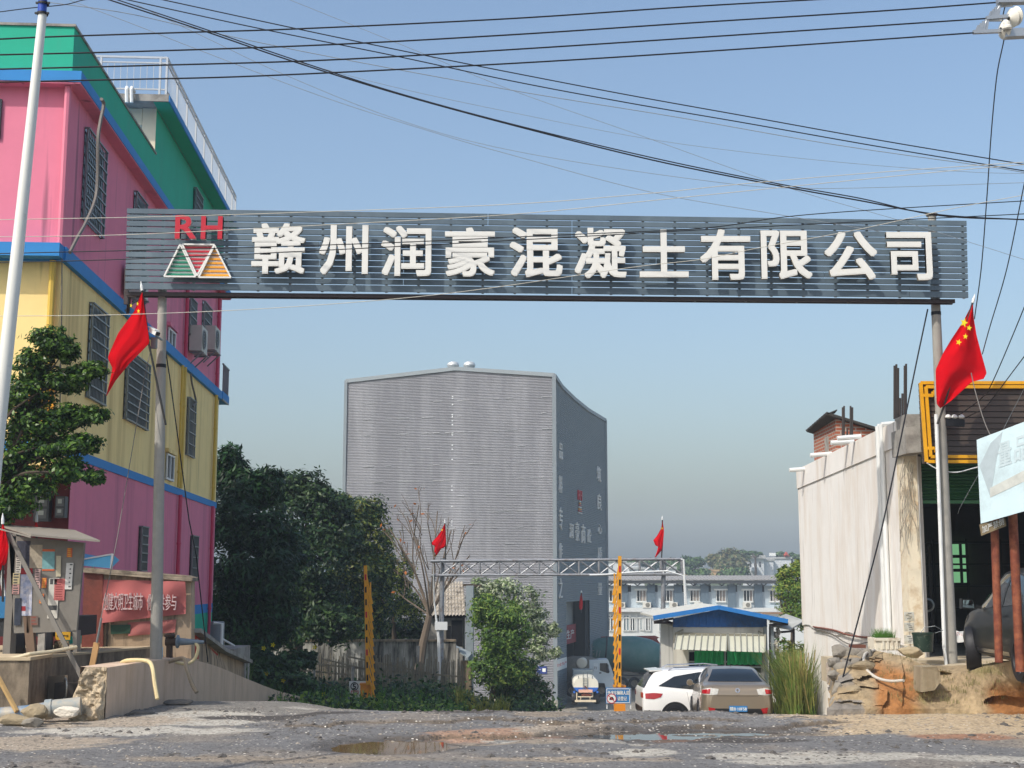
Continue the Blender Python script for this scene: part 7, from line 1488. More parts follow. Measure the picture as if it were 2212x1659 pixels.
gts(985, 1100, 46, 50, 60, .5, 1.0, GR1); gts(860, 1200, 50, 60, 60, .3, .7, MATS['chive green']); gts(1080, 1190, 62, 80, 60, .4, .9, GR1)
mb = MB()
P_ = []
for _ in range(60): px = rnd.uniform(480, 535); Y = rnd.uniform(34, 37); x = at(px, 1460, Y).x; P_.append((x, Y, at(px, 1476, Y).z, 1))
tufts('grass', P_, .3, .75, .012, mat('bank grass', '#4f6a2c', rough=.6, var=.3, trans=.3), .7, n=8)
# ficus at the left edge, close by
FIC = [leaf('ficus leaf', '#2e5220', rough=.35, c2='#57752c'), leaf('young ficus leaf', '#5f7f30', rough=.4), leaf('dark ficus leaf', '#23401a')]  # three leaf greens, the darkest mixed in at random
YK = 22.9
bl = [blob(110, 735, YK, 44, 34, 60), blob(70, 790, YK, 46, 40, 60), blob(140, 760, YK, 30, 22, 40), blob(60, 850, YK, 60, 40, 70), blob(140, 825, YK, 50, 26, 50), blob(190, 800, YK, 42, 18, 30), blob(90, 910, YK, 60, 34, 60), blob(30, 900, YK, 50, 60, 60), blob(150, 900, YK, 40, 26, 40), blob(200, 895, YK, 36, 16, 30), blob(110, 970, YK, 66, 40, 60), blob(170, 960, YK, 44, 24, 40), blob(30, 990, YK, 60, 50, 70), blob(60, 1050, YK, 70, 44, 60), blob(150, 1020, YK, 44, 28, 40), blob(20, 1090, YK, 50, 40, 60), blob(205, 1030, YK, 20, 14, 20)]
tree('leafy ficus tree with spreading branches in front of the painted building', at(-30, 1424, YK), at(10, 1050, YK), .1, bl, 72, 19, .095, .048, FIC, None, .36, .3, nb_=1, tr_pts=[at(-30, 1430, YK), at(-10, 1250, YK), at(10, 1050, YK)])
# reeds by the white wall
RDM = mat('reed blade', '#5f7a34', rough=.6, var=.35, scale=3, trans=.3, col2='#9a9050', s2=2, t2=.55)
t = thing('reed_clump', 'tall clump of half dry reeds against the white wall', 'reeds', tuple(at(1720, 1535, 35.5)))
P_ = []
for _ in range(80): px = rnd.uniform(1702, 1752); Y = rnd.uniform(33.5, 37.5); x = at(px, 1500, Y).x; x = min(x, xw - .3); P_.append((x, Y, hgt(x, Y), 1))
o = tufts('reed_blades', P_, .5, 2.0, .014, RDM, .75, None, 16); o.parent = t; o.matrix_parent_inverse = Matrix.Translation(t.location).inverted()
mb = MB()
for (x, y, z, s_) in P_: mb.tube([(x, y, z - .1), (x + rnd.gauss(0, .15), y, z + rnd.uniform(.8, 1.7))], .012, 4)
mb.build('reed_stems', mat('reed stem', '#8a7c4a', rough=.8, var=.3), t)
c_, n_ = clumps([blob(1700, 1440, 38.6, 22, 50), blob(1735, 1450, 38.6, 22, 60), blob(1720, 1500, 38.4, 36, 36)], 60, 22, .4, .2); leaves('creeper', c_, n_, .16, .06, [SHR[1], leaf('reed leaf', '#7a7a40')], t)
# conifer like tree behind the gatehouse
tree('bushy yellow green tree behind the gatehouse beside the white wall', at(1712, 1420, 66), at(1712, 1340, 66), .12, [blob(1722, 1228, 66, 12, 18), blob(1696, 1240, 66, 16, 20), blob(1700, 1275, 66, 24, 26), blob(1730, 1270, 66, 20, 30), blob(1712, 1315, 66, 30, 30), blob(1735, 1330, 66, 22, 30)], 70, 18, .2, .06, [leaf('yellow green leaf', '#7d8a30', c2='#a8a848'), SHR[0], SHR[1]], None, .4, .3)
# ================================================================ FENCE, OLD WALL AND TILED HOUSE on the bank
OLDW = mat('stained white wall', '#a9a79f', rough=.92, var=.12, scale=1.5, col2='#2c2a27', s2=1.6, t2=.46, w2=.1, streak=True, s2z=.12)
Yo = 63.
mb = MB(); a, b = at(560, 1386, Yo), at(985, 1386, Yo); mb.bb(a.x, b.x, Yo, Yo + .25, -5, a.z); t_ = mb.build('boundary_wall', OLDW); tag(t_, 'old white boundary wall streaked black under the dark trees', 'wall')
c_ = MB(); c_.bb(a.x, b.x, Yo - .06, Yo + .3, a.z + .002, a.z + .1); c_.build('coping', TERR, None).parent = t_
BAM = mat('grey bamboo', '#77705f', rough=.85, var=.3, scale=6); t = thing('stake_fence', 'rickety fence of grey bamboo stakes on the bank below the trees', 'fence', tuple(at(790, 1505, 53)))
mb = MB(); k = 0
for px in np.arange(560, 1000, 3.1):
    px2 = px + rnd.uniform(-1, 1); Y = 53 + .8 * math.sin(px * .02); ht = 1420 + rnd.uniform(-10, 14) + (8 if px > 850 else 0); x = at(px2, 1500, Y).x; z = hgt(x, Y) - .2; mb.tube([(x, Y, z), tuple(at(px2 + rnd.uniform(-2, 2), ht, Y))], rnd.uniform(.016, .03), 5)
mb.build('stakes', BAM, t)
mb = MB()
for (p0, p1) in (((560, 1440), (760, 1458)), ((640, 1430), (860, 1452)), ((700, 1424), (800, 1448)), ((820, 1448), (1000, 1462)), ((600, 1475), (800, 1470)), ((750, 1418), (930, 1455))):
    a, b = at(*p0, 52.8), at(*p1, 52.8); a.z -= 0; mb.bar(a, b, .06)
mb.build('rail', BAM, t)
for k, px in enumerate((678, 762, 836, 903)):
    mb = MB(); a = at(px, 1440 if k < 3 else 1395, 52.7); mb.tube([(a.x, a.y, hgt(a.x, a.y) - .2), tuple(a)], .06, 8); mb.build('post', CONC, t)
# tiled house
Yh = 66.; hh = thing('tiled_house', 'small old house with a pale tiled roof behind the truss gate post', 'house', tuple(at(975, 1480, Yh)))
HW = mat('grey house wall', '#8b877e', rough=.9, var=.2, scale=1.5, col2='#4a463f', s2=1.5, t2=.55, streak=True, s2z=.2)
mb = MB(); a, b = at(925, 1335, Yh), at(1000, 1335, Yh); mb.prism([(a.x, Yh, -5.), (b.x, Yh, -5.), (b.x, Yh, b.z), (a.x, Yh, a.z)], (0, 3.5, 0)); mb.build('wall', HW, hh)
mb = MB(); q0, q1 = at(1003, 1265, Yh + 1.5), at(1014, 1440, Yh); mb.prism([(b.x + .15, Yh - .2, -5), (b.x + .5, Yh - .2, -5), (b.x + .5, Yh - .2, q0.z), (b.x + .15, Yh - .2, q0.z)], (0, 1.5, 0)); mb.build('corner_panel', mat('grey sheet', '#8a9498', rough=.6, var=.2), hh)
mb = MB(); q0, q1 = at(964, 1352, Yh), at(974, 1396, Yh); mb.bb(q0.x, q1.x, Yh - .03, Yh + .05, q1.z, q0.z); mb.bb(at(984, 0, Yh).x, b.x - .02, Yh - .02, Yh + .05, at(0, 1396, Yh).z, at(0, 1340, Yh).z); mb.build('window', DRK, hh)
mb = MB(); rows = []; e0, e1 = at(920, 1334, Yh - .35), at(1006, 1334, Yh - .35); r0_, r1_ = at(925, 1258, Yh + 1.9), at(1001, 1258, Yh + 1.9); nc, nr = 12, 9
for j in range(nr):
    for s_ in (0, .98):
        row = []
        for i in range(nc * 4 + 1):
            u = i / (nc * 4); v = (j + s_) / nr; p = e0.lerp(e1, u).lerp(r0_.lerp(r1_, u), v); p.z += .07 * abs(math.sin(i * math.pi / 4)) + .07 * (1 - s_); row.append(p)
        rows.append(row)
mb.grid(rows); mb.build('roof', mat('pale roof tile', '#b3aa9c', rough=.9, var=.25, scale=3, col2='#5a544c', s2=3, t2=.58), hh)
mb = MB(); mb.bb(a.x, b.x + .1, Yh + .1, Yh + 3.2, b.z, b.z + .3); mb.bar(at(1000, 1264, Yh + 1.5), at(1040, 1265, Yh + 1.5), .12); mb.build('beam', BARK, hh)
mb = MB(); P = [at(964, 1387, Yh - 1.5), at(1020, 1413, Yh - 2.2), at(1011, 1424, Yh - 3), at(976, 1398, Yh - 2.6)]; mb.prism(P, (0, 0, .06)); mb.prism([at(1011, 1424, Yh - 3), at(1020, 1413, Yh - 2.2), at(1022, 1422, Yh - 2.2), at(1013, 1432, Yh - 3)], (0.01, .02, 0)); mb.build('lean_to_roof', mat('corrugated asbestos', '#8b9496', rough=.8, var=.15), hh)
mb = MB(); p = at(1012, 1424, Yh - 2.5); rows = []
for i in range(12):
    z = p.z - .05 - i * .26; rows.append([Vector((p.x - .35 + .12 * noise.noise(Vector((i, 0, 0))), Yh - 2.6, z)), Vector((p.x + .12 + .1 * noise.noise(Vector((i, 3, 0))), Yh - 2.6 + .1, z)), Vector((p.x + .15, Yh - 2., z))])
mb.grid(rows); mb.build('lean_to_pillar', mat('rough brick pier', '#8f7f6b', rough=.95, var=.3, scale=4, bump=.5), hh)
mb = MB(); mb.tube([at(989, 1400, Yh - 3.2), at(986, 1495, Yh - 3.2)], .07, 8); mb.build('lean_to_post', CONC, hh)
# ================================================================ GATEHOUSE
Yg = 46.
def zg5(x, y): return (2150 + x * .33906) / 1.6492, (1930 + y * .33906) / 1.6492
def gq(x, y, o=0.): return at(*z7(x, y), Yg + o)
GH = thing('gatehouse', 'small white gatehouse with blue gable, wide eaves and a pale awning over its windows', 'hut', tuple(gq(875, 1100)))
GWH = mat('gatehouse white', '#d2cfc4', rough=.8, var=.06, scale=2, col2='#a8a498', s2=1.5, t2=.62, streak=True)
a, b = gq(556, 700), gq(1197, 1200); zg0 = hgt(a.x + 1, Yg) - .4; zt0 = gq(0, 715).z
wl_, wr_ = gq(660, 870), gq(1160, 985); mb = MB()
mb.bb(a.x, wl_.x, Yg, Yg + .2, zg0, zt0); mb.bb(wr_.x, b.x, Yg, Yg + .2, zg0, zt0); mb.bb(wl_.x, wr_.x, Yg, Yg + .2, wl_.z, zt0); mb.bb(wl_.x, wr_.x, Yg, Yg + .2, zg0, wr_.z - .2)
mb.bb(a.x, a.x + .2, Yg + .2, Yg + 3.6, zg0, zt0); mb.bb(b.x - .2, b.x, Yg + .2, Yg + 3.6, zg0, zt0); mb.bb(a.x, b.x, Yg + 3.6, Yg + 3.8, zg0, zt0); mb.build('wall', GWH, GH)
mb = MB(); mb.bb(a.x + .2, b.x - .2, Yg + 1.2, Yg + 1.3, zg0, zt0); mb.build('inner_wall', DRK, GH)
GBL = mat('gable blue', '#2a62a6', rough=.45, var=.2, scale=2.5, metal=.2, col2='#3a4a5a', s2=1.3, t2=.58); mb = MB(); n = 28
apx, apz = gq(870, 0).x, gq(870, 596).z; ez0 = gq(556, 662).z; ez1 = gq(1197, 664).z
def gz(x): return float(np.interp(x, [a.x, apx, b.x], [ez0, apz, ez1]))
for i in range(n):
    x0 = a.x + (b.x - a.x) * i / n; x1 = a.x + (b.x - a.x) * (i + 1) / n; o_ = -.03 if i % 2 else -.055; mb.prism([(x0, Yg + o_, zt0 - .02), (x1, Yg + o_, zt0 - .02), (x1, Yg + o_, gz(x1)), (x0, Yg + o_, gz(x0))], (0, .03, 0))
mb.build('gable', GBL, GH)
mb = MB(); L0, Ap, R0 = gq(425, 655, -.5), gq(862, 585, -.5), gq(1322, 678, -.5)
for p, q_ in ((L0, Ap), (Ap, R0)): mb.prism([p, q_, q_ + Vector((0, 4.6, 0)), p + Vector((0, 4.6, 0))], (0, 0, .06))
rf = mb.build('roof', mat('pale roof sheet', '#c4c2b6', rough=.6, var=.1), GH)
mb = MB()
for p, q_ in ((L0, Ap), (Ap, R0)): mb.bar(p + Vector((0, -.03, -.01)), q_ + Vector((0, -.03, -.01)), .05, .14, (0, 0, 1))
mb.build('verge_trim', mat('verge blue', '#2f78bd', rough=.4), rf)
mb = MB()
for p, q_ in (((430, 685), (560, 662)), ((430, 690), (560, 690)), ((1195, 668), (1325, 695)), ((1200, 705), (1325, 700)), ((500, 672), (545, 690))): mb.bar(gq(*p, -.35), gq(*q_, -.35), .07)
mb.build('eave_bracket', SLATD, GH)
mb = MB(); 
for s_ in np.linspace(.02, .98, 5): p = gq(556, 675, 0).lerp(gq(1197, 677, 0), s_); 
# awning: a curved pale sheet with dark ribs, split in the middle
AWN = mat('pale awning', '#d6d6c4', rough=.6, var=.05, trans=.25, col2='#b9cf9f', s2=1.2, t2=.66); AWR = mat('awning rib', '#8d8f88', rough=.6)
yt_, yb_ = gq(0, 762).z, gq(0, 865).z
for (x0, x1, xb0, xb1) in ((585, 918, 566, 912), (925, 1168, 932, 1172)):
    mb = MB(); rows = []; n = 10; rb = MB(); nrib = 9 if x0 < 700 else 7
    for i in range(n):
        s_ = i / (n - 1); off = -.1 - .75 * s_ ** 1.6; dz = yt_ + (yb_ - yt_) * s_ - .12 * math.sin(s_ * math.pi) * 0; row = []
        for j in range(25):
            u = j / 24; pxx = (x0 + (x1 - x0) * u) * (1 - s_) + (xb0 + (xb1 - xb0) * u) * s_; k = 0
            p = gq(pxx, 762 + (868 + 20 * ((pxx - 566) / 600) - 762) * s_, off); row.append(p + Vector((0, 0, .03 * math.sin(s_ * 3.1))))
        rows.append(row)
    mb.grid(rows); aw = mb.build('awning', AWN, GH, smooth=True, fix=False)
    for k in range(nrib):
        j = int(round(k * 24 / (nrib - 1))); rb.tube([r[j] + Vector((0, -.015, .01)) for r in rows], .022, 5)
    rb.build('awning_rib', AWR, aw)
mb = MB(); mb.bar(gq(570, 762, -.1), gq(1178, 778, -.1), .09); mb.bar(gq(575, 760, -.1), gq(625, 735, -.05), .05); mb.bar(gq(1178, 776, -.1), gq(1125, 745, -.05), .05); mb.bar(gq(1173, 770, -.15), gq(1172, 890, -.8), .04); mb.build('awning_bar', mat('bar tan', '#8b8776', rough=.6), GH)
GCU = mat('green curtain', '#30b268', rough=.6, var=.12, scale=3, trans=.3)
for (x0, x1) in ((700, 896), (918, 1150)):
    mb = MB(); rows = []
    for i in range(8): rows.append([gq(x0 + (x1 - x0) * j / 30, 878 + i * 13 + 2.5 * math.sin(j * 1.3) * i / 7, -.22 + .06 * math.sin(j * 1.3 + i * .15)) for j in range(31)])
    mb.grid(rows); mb.build('curtain', GCU, GH, smooth=True, fix=False)
mb = MB()
for x in (660, 735, 905, 1160): mb.bar(gq(x, 870, .05), gq(x, 1000, .05), .05)
for y in (880, 950, 985): mb.bar(gq(660, y, .06), gq(1160, y, .06), .05)
mb.build('window_frame', mat('window grey', '#a5a9aa', rough=.4), GH)
mb = MB(); mb.bar((b.x - .08, Yg - .08, zg0), (b.x - .08, Yg - .08, zt0), .1); mb.bar((b.x + .15, Yg - .1, zg0), (b.x + .15, Yg - .1, zt0 + .1), .1); mb.build('corner_post', mat('grey post', '#7e8688', rough=.6), GH)
# lean-to on the right of the gatehouse
t = thing('lean_to', 'ragged grey sheet lean-to between the gatehouse and the reeds', 'shed', tuple(gq(1300, 1100)))
mb = MB(); mb.prism([gq(1200, 690, 0), gq(1340, 700, .4), gq(1430, 682, 1.5), gq(1310, 640, 1.8)], (0, 0, .05)); mb.prism([gq(1340, 740, -.3), gq(1430, 685, .4), gq(1300, 660, .8), gq(1200, 715, 0)], (0, 0, .04)); mb.build('roof', mat('ragged sheet', '#a3a49e', rough=.8, var=.2), t)
mb = MB()
for p, q_ in (((1205, 700), (1205, 1150)), ((1362, 730), (1362, 1000)), ((1205, 760), (1362, 745)), ((1205, 820), (1362, 815)), ((1260, 700), (1250, 1100))): mb.bar(gq(*p, .3), gq(*q_, .3), .07)
mb.build('frame', SLATD, t)
mb = MB(); rows = []; c_, n_ = clumps([(gq(1248, 760, 0), .12, .1, .15), (gq(1240, 850, 0), .1, .1, .3)], 20, 8, .4); leaves('rag_bundle', c_, n_, .12, .08, mat('pale rags', '#b9b4a8', rough=.9, var=.3), t)
p = gq(1215, 630, .5); mb = MB(); mb.box(p + Vector((0, 0, .02)), (.7, .3, .06)); tag(mb.build('board_scrap', mat('scrap board', '#8a7260', rough=.9)), 'brown scrap of board lying on the gatehouse roof', 'board')
# ================================================================ DORMITORY AND THE HILL BEHIND
Yd = 190.
def dq(x, y, o=0.): return at(*z7(x, y), Yd + o)
def dz(x, y, o=0.): return at(*zg5(x, y), Yd + o)
D = thing('dormitory', 'long two storey pale blue prefab dormitory with a grey sheet roof', 'building', tuple(dq(700, 900)))
PB = mat('pale blue panel', '#b4c0c6', rough=.7, var=.05, scale=.2); PG = mat('blue grey column', '#5a6a76', rough=.6); PW = mat('dorm white', '#c9ccca', rough=.7, var=.05, scale=.3)
x0, x1 = dq(-60, 0).x, dq(1420, 0).x; zE, zF, zM2 = dz(0, 462).z, dz(0, 692).z, dz(0, 955).z
mb = MB(); mb.bb(x0, x1, Yd, Yd + 8, zF, zE); mb.build('upper_wall', PB, D)
mb = MB(); mb.bb(x0, x1, Yd - .9, Yd + .5, dz(0, 735).z, zF - .01); mb.build('floor_band', PW, D)
mb = MB(); mb.bb(x0, x1, Yd - .1, Yd + 8, -9, dz(0, 736).z); mb.build('lower_wall', PW, D)
mb = MB()
ra, rb_ = dz(0, 405).z, dz(0, 372).z; mb.prism([(x0, Yd - 1.5, ra), (x1, Yd - 1.5, ra), (x1, Yd + 5, rb_ + .15), (x0, Yd + 5, rb_ + .15)], (0, 0, .1)); n = int((x1 - x0) / .5)
for i in range(n): x = x0 + i * .5; mb.bar((x, Yd - 1.52, ra + .13), (x, Yd + 5, rb_ + .28), .08)
mb.build('roof', mat('grey roof sheet', '#8d8b88', rough=.7, var=.1), D)
mb = MB(); mb.bb(x0, x1, Yd - 1.4, Yd - 1.2, dz(0, 440).z, ra - .02)
for i in range(16): x = x0 + (x1 - x0) * (i + .5) / 16; mb.bar((x - 1, Yd - 1, zE), (x, Yd - 1, ra), .15); mb.bar((x + 1, Yd - 1, zE), (x, Yd - 1, ra), .15)
mb.build('roof_truss', mat('truss dark', '#3a3c3e', rough=.7), D)
cols = [205, 490, 770, 1047, 1330, 1605, 1880, -80]
for cx in cols:
    mb = MB(); p = dz(cx, 0); mb.bb(p.x - .55, p.x + .55, Yd - .5, Yd - .02, zF, zE + .2); mb.build('column', PG, D)
CUR = mat('drab curtain', '#8a8078', rough=.8, var=.3, scale=.8)
for k, cx in enumerate((60, 345, 625, 905, 1180, 1465, 1742)):
    a, b = dz(cx + (4 if k else 0), 512), dz(cx + 100, 622); mb = MB(); mb.bb(a.x, b.x, Yd - .06, Yd - .02, b.z, a.z); w_ = mb.build('window', DGLASS, D)
    mb = MB(); s_ = .25 + .2 * (k % 3); mb.bb(a.x + (b.x - a.x) * s_, b.x, Yd - .1, Yd - .07, b.z, a.z); mb.build('curtain', CUR, w_)
    mb = MB(); mb.bb(a.x - .3, b.x + .3, Yd - .3, Yd - .03, a.z, a.z + .25); mb.bb(a.x - .1, b.x + .1, Yd - .25, Yd - .03, b.z - .2, b.z)
    for s_ in (0, .33, .66, 1): x = a.x + (b.x - a.x) * s_; mb.bar((x, Yd - .15, b.z), (x, Yd - .15, a.z), .07)
    mb.build('window_frame', SW, w_)
    mb = MB(); p = dz(cx + 185, 492) if k > 0 else dz(cx + 190, 492); mb.bb(p.x - .5, p.x + .5, Yd - .08, Yd - .02, p.z - .45, p.z + .5); mb.build('vent_opening', DRK, D)
for k, (xa, xb, ya, yb) in enumerate([(50, 100, 770, 935), (205, 270, 770, 935), (275, 330, 800, 935), (380, 430, 800, 925), (440, 495, 800, 935), (578, 620, 800, 940)]):
    a, b = dz(xa, ya), dz(xb, yb); mb = MB(); mb.bb(a.x, b.x, Yd - .18, Yd - .12, b.z, a.z); w_ = mb.build('window', DGLASS if k % 2 == 0 else mat('pale pane', '#7f8e92', rough=.2), D)
    mb = MB()
    for x in (a.x, b.x, (a.x + b.x) / 2): mb.bar((x, Yd - .2, b.z), (x, Yd - .2, a.z), .14)
    for z in (a.z, b.z): mb.bar((a.x, Yd - .2, z), (b.x, Yd - .2, z), .14)
    mb.build('window_frame', SW, w_)
mb = MB()
for x in range(0, 560, 70): mb.bar(dz(x, 762, -.3), dz(x, 935, -.3), .12)
mb.bar(dz(0, 800, -.3), dz(560, 800, -.3), .12); mb.build('mullion', SW, D)
DAC = mat('dorm ac casing', '#d2d0c6', rough=.5)
proto = None
wh_ = ['by the tower corner', 'under the window right of the tower', 'left of the truss gate post', 'above the gatehouse ridge', 'above the right slope of the gatehouse']
for k, (xx, lab) in enumerate(((184, 'just right of the yellow boom'), (455, 'left of the truss gate post'), (735, 'right of the truss gate post'), (998, 'just left of the gatehouse ridge'), (1508, 'above the right slope of the gatehouse roof'))):
    p = dz(xx, 693, -.7); label = 'white air conditioner on the dormitory ledge ' + lab
    if proto is None:
        t = thing('air_conditioner', label, 'air conditioner', tuple(p), 0, 'air conditioners on the dormitory ledge'); mb = MB(); mb.bb(-.55, .55, -.3, .3, 0, .75); mb.build('casing', DAC, t, local=True); mb = MB(); mb.lathe([(.001, .02), (.28, .02), (.31, 0)], (.1, -.31, .38), (0, -1, 0), 18); mb.build('fan_grille', mat('ac grille', '#77746a', rough=.6), t, local=True); proto = t
    else: dup(proto, tuple(p), 0, label)
mb = MB(); a, b = dz(655, 975, -6), dz(715, 1080, -6); mb.bb(a.x, b.x, Yd - 6, Yd - 5.8, b.z - 3, a.z); o = mb.build('wall_sign', PW); tag(o, 'white wall panel with a red character beside the truss gate post', 'sign')
mb = MB(); o_ = dz(662, 1050, -6.05); put(mb, '商', o_, dz(710, 1050, -6.05) - o_, (0, 0, dz(662, 985, -6.05).z - o_.z), (0, -.05, 0)); lt = mb.build('lettering', LRED); lt.parent = o
# houses on the hill
Yl = 350.
def lq(x, y, o=0.): return at(*zg5(x, y), Yl + o)
FHW = mat('far white render', '#c9ccce', rough=.8, var=.04, scale=.1)
def fhouse(label, boxes, wins, Y=350., extra=()):
    a0 = at(*zg5(boxes[0][0], boxes[0][3]), Y); t = thing('hill_house', label, 'house', tuple(a0), 0, 'white houses on the hill')
    for (x0, y0, x1, y1, o, d) in boxes:
        a, b = at(*zg5(x0, y0), Y + o), at(*zg5(x1, y1), Y + o); mb = MB(); mb.bb(a.x, b.x, Y + o, Y + o + d, b.z - 4, a.z); mb.build('wall', FHW, t)
        mb = MB(); mb.bb(a.x - .3, b.x + .3, Y + o - .3, Y + o + d + .3, a.z + .01, a.z + .5); mb.build('roof', mat('far grey roof', '#a5a6a4', rough=.8), t)
    for (x0, y0, x1, y1, o) in wins:
        a, b = at(*zg5(x0, y0), Y + o - .1), at(*zg5(x1, y1), Y + o - .1); mb = MB(); mb.bb(a.x, b.x, Y + o - .1, Y + o, b.z, a.z); mb.build('window', mat('far window', '#4a4a4c', rough=.4), t)
    return t
fhouse('white hillside house with a balcony and grey roof slabs', [(1515, 158, 1690, 400, 0, 8), (1640, 200, 1790, 400, 2, 8), (1770, 180, 1975, 400, 4, 10)], [(1535, 210, 1552, 265, 0), (1582, 230, 1608, 262, 0), (1635, 210, 1655, 262, 0), (1538, 335, 1553, 368, 0), (1595, 338, 1607, 372, 0)])
t = bpy.data.objects['hill_house']; mb = MB(); a, b = lq(1560, 268, -2), lq(1632, 310, -2); mb.bb(a.x, b.x, Yl - 2, Yl - .02, b.z, a.z); mb.build('balcony', FHW, t)
mb = MB(); mb.bar(lq(1775, 150, 5), lq(1775, 118, 5), 1.5); mb.build('roof_tank', SW, t); mb = MB(); mb.bar(lq(1510, 158, -.5), lq(1700, 160, -.5), .8); mb.build('parapet', mat('far grey roof', '#a5a6a4'), t)
fhouse('narrow white house behind the left of the dormitory roof', [(72, 210, 165, 400, 0, 8), (165, 215, 232, 400, 3, 8)], [(85, 240, 95, 280, 0)], 300.)
fhouse('low white house behind the dormitory roof by the truss gate post', [(650, 285, 760, 400, 0, 8)], [(700, 310, 715, 340, 0)], 300.)
fhouse('tiny white house between the hill trees', [(885, 275, 945, 310, 0, 8), (985, 262, 1045, 310, 4, 8)], [(905, 285, 915, 300, 0)], 380.)
fhouse('low pale house beside the yellow boom on the hill', [(250, 240, 380, 400, 0, 8), (300, 290, 430, 400, -6, 8)], [(320, 300, 335, 325, -6)], 330.)
mb = MB(); mb.prism([lq(1905, 140, 3), lq(1945, 140, 3), lq(1926, 106, 3)], (0, 2, 0)); mb.bar(lq(1912, 140, 3.5), lq(1912, 155, 3.5), .5); mb.bar(lq(1940, 140, 3.5), lq(1940, 155, 3.5), .5); o = mb.build('roof_pavilion', mat('red pavilion roof', '#b04a3a', rough=.7)); tag(o, 'tiny red pointed roof on top of the hillside house', 'pavilion')
HG = [leaf('hill tree green', '#4e6a36', c2='#68804a', trans=.15), leaf('hill tree dark', '#3d5630', trans=.15)]; HB = [leaf('hill tree brown', '#6e6a44', c2='#857a54', trans=.15), leaf('hill tree olive', '#55603a', trans=.15)]
def hb(x, y, Y, rx, rz): s = ppm(Y) / .2056; return (at(*zg5(x, y), Y), rx / s, rx / s * .8, rz / s)
GHL = 'trees on the hill'
def htree(label, bl, m, Y, L=.9, per=40, nl=16): 
    c = bl[len(bl) // 2][0]; f = Vector((c.x, Y, hgt(c.x, Y) - 1)); return tree(label, f, Vector((c.x, Y, c.z - 1)), .4, bl, per, nl, L, L * .5, m, GHL, .45, .25, nb_=1)
htree('large brownish tree on the hill in the middle of the skyline', [hb(1150, 190, 340, 60, 60), hb(1230, 180, 340, 80, 70), hb(1340, 150, 340, 90, 70), hb(1420, 180, 340, 90, 80), hb(1280, 260, 338, 130, 60), hb(1430, 260, 338, 90, 60)], HB, 340, .95, 55)
htree('dark green tree on the hill between the brown tree and the white house', [hb(1480, 140, 345, 60, 40), hb(1560, 130, 350, 60, 30), hb(1640, 130, 350, 30, 14)], HG, 345, .9)
htree('green tree on the hill right of the truss gate flag', [hb(740, 230, 330, 70, 50), hb(860, 220, 330, 90, 60), hb(960, 220, 330, 90, 50), hb(830, 290, 328, 110, 50), hb(680, 290, 328, 60, 50)], HG, 330, .95, 50)
htree('low round green bush on the hill in front of the brown tree', [hb(1020, 330, 310, 110, 40), hb(1340, 330, 312, 120, 60), hb(1440, 330, 312, 90, 50)], HG, 312, .9)
htree('hazy green trees behind the truss gate on the skyline', [hb(330, 220, 400, 90, 30), hb(470, 220, 400, 70, 40), hb(540, 240, 400, 60, 40), hb(240, 230, 400, 40, 20)], HG, 400, 1.1)
htree('roof garden shrubs on the hillside house', [hb(1850, 130, 356, 40, 22), hb(1890, 135, 356, 40, 20), hb(1980, 145, 356, 50, 20), hb(2060, 170, 356, 50, 26)], HG, 356, .8)
mb = MB(); rows = []
for i in range(10):
    rows.append([Vector((at(*zg5(850 + j * 45, 0), 322).x, 322 + i * 1.2, at(*zg5(850 + j * 45, 375 - 10.5 * i + 8 * math.sin(j * .9)), 322).z)) for j in range(16)])
mb.grid(rows); o = mb.build('hillside', mat('dry hillside', '#8f8058', rough=.95, var=.3, scale=.3, col2='#a5623c', s2=.12, t2=.6), None, True, fix=False); struct(o)
# ================================================================ OVERHEAD WIRES AND THE CROSSARM
WB = mat('black insulated wire', '#121318', rough=.5, var=.05); WG = mat('grey wire', '#8b939a', rough=.5, var=.05); WP = mat('pale bare wire', '#c6c2b4', rough=.5, var=.05)
WG_ = 'overhead wires'
def ow(pts, Ya, Yb_, px, m, lab): return tag(wire(pts, Ya, Yb_, px / 2 / ppm((Ya + Yb_) / 2), 6).build('overhead_wire', m), lab, 'wire', WG_)
ow([(-30, 86), (110, 79.5), (400, 70), (650, 62), (1106, 40), (1480, 15), (1800, -3)], 17, 18.5, 3.6, WB, 'topmost of the four thick black wires running level across the sky')
ow([(-30, 119), (300, 111), (700, 97), (1106, 75), (1500, 49), (1900, 24), (2157, 5)], 17, 18.6, 3.6, WB, 'second from the top of the four thick black level wires')
ow([(-30, 150), (300, 142), (700, 130), (1106, 107), (1600, 75), (2131, 40)], 17, 18.4, 3.6, WB, 'third from the top of the four thick black level wires')
ow([(-30, 178), (250, 172), (560, 164), (1106, 137), (1600, 106), (2103, 71)], 17, 18.2, 3.6, WB, 'lowest of the four thick black level wires, ending at the insulators')
ow([(225, -4), (435, 65), (625, 130), (850, 200), (1106, 270), (1406, 345), (1681, 401), (1856, 433), (2031, 464), (2240, 476)], 21, 21.5, 3.2, WB, 'thicker black wire sagging from the upper left down to the right edge above the sign')
ow([(243, -4), (440, 62), (630, 127), (850, 198), (1106, 268), (1406, 340), (1681, 397), (1856, 428), (2031, 466), (2240, 475)], 21.2, 21.7, 2.6, WB, 'thinner black wire twinned with the thick sagging wire')
ow([(268, -2), (553, 60), (850, 120), (1106, 175), (1356, 222), (1606, 265), (1906, 318), (2230, 372)], 21, 21.5, 2.5, WB, 'lower of the two black wires sloping to the right edge beside the hanging drop wire')
ow([(345, -2), (650, 64), (900, 116), (1106, 157), (1356, 205), (1606, 250), (1906, 304), (2230, 358)], 21, 21.5, 2.5, WB, 'upper of the two black wires sloping to the right edge beside the hanging drop wire')
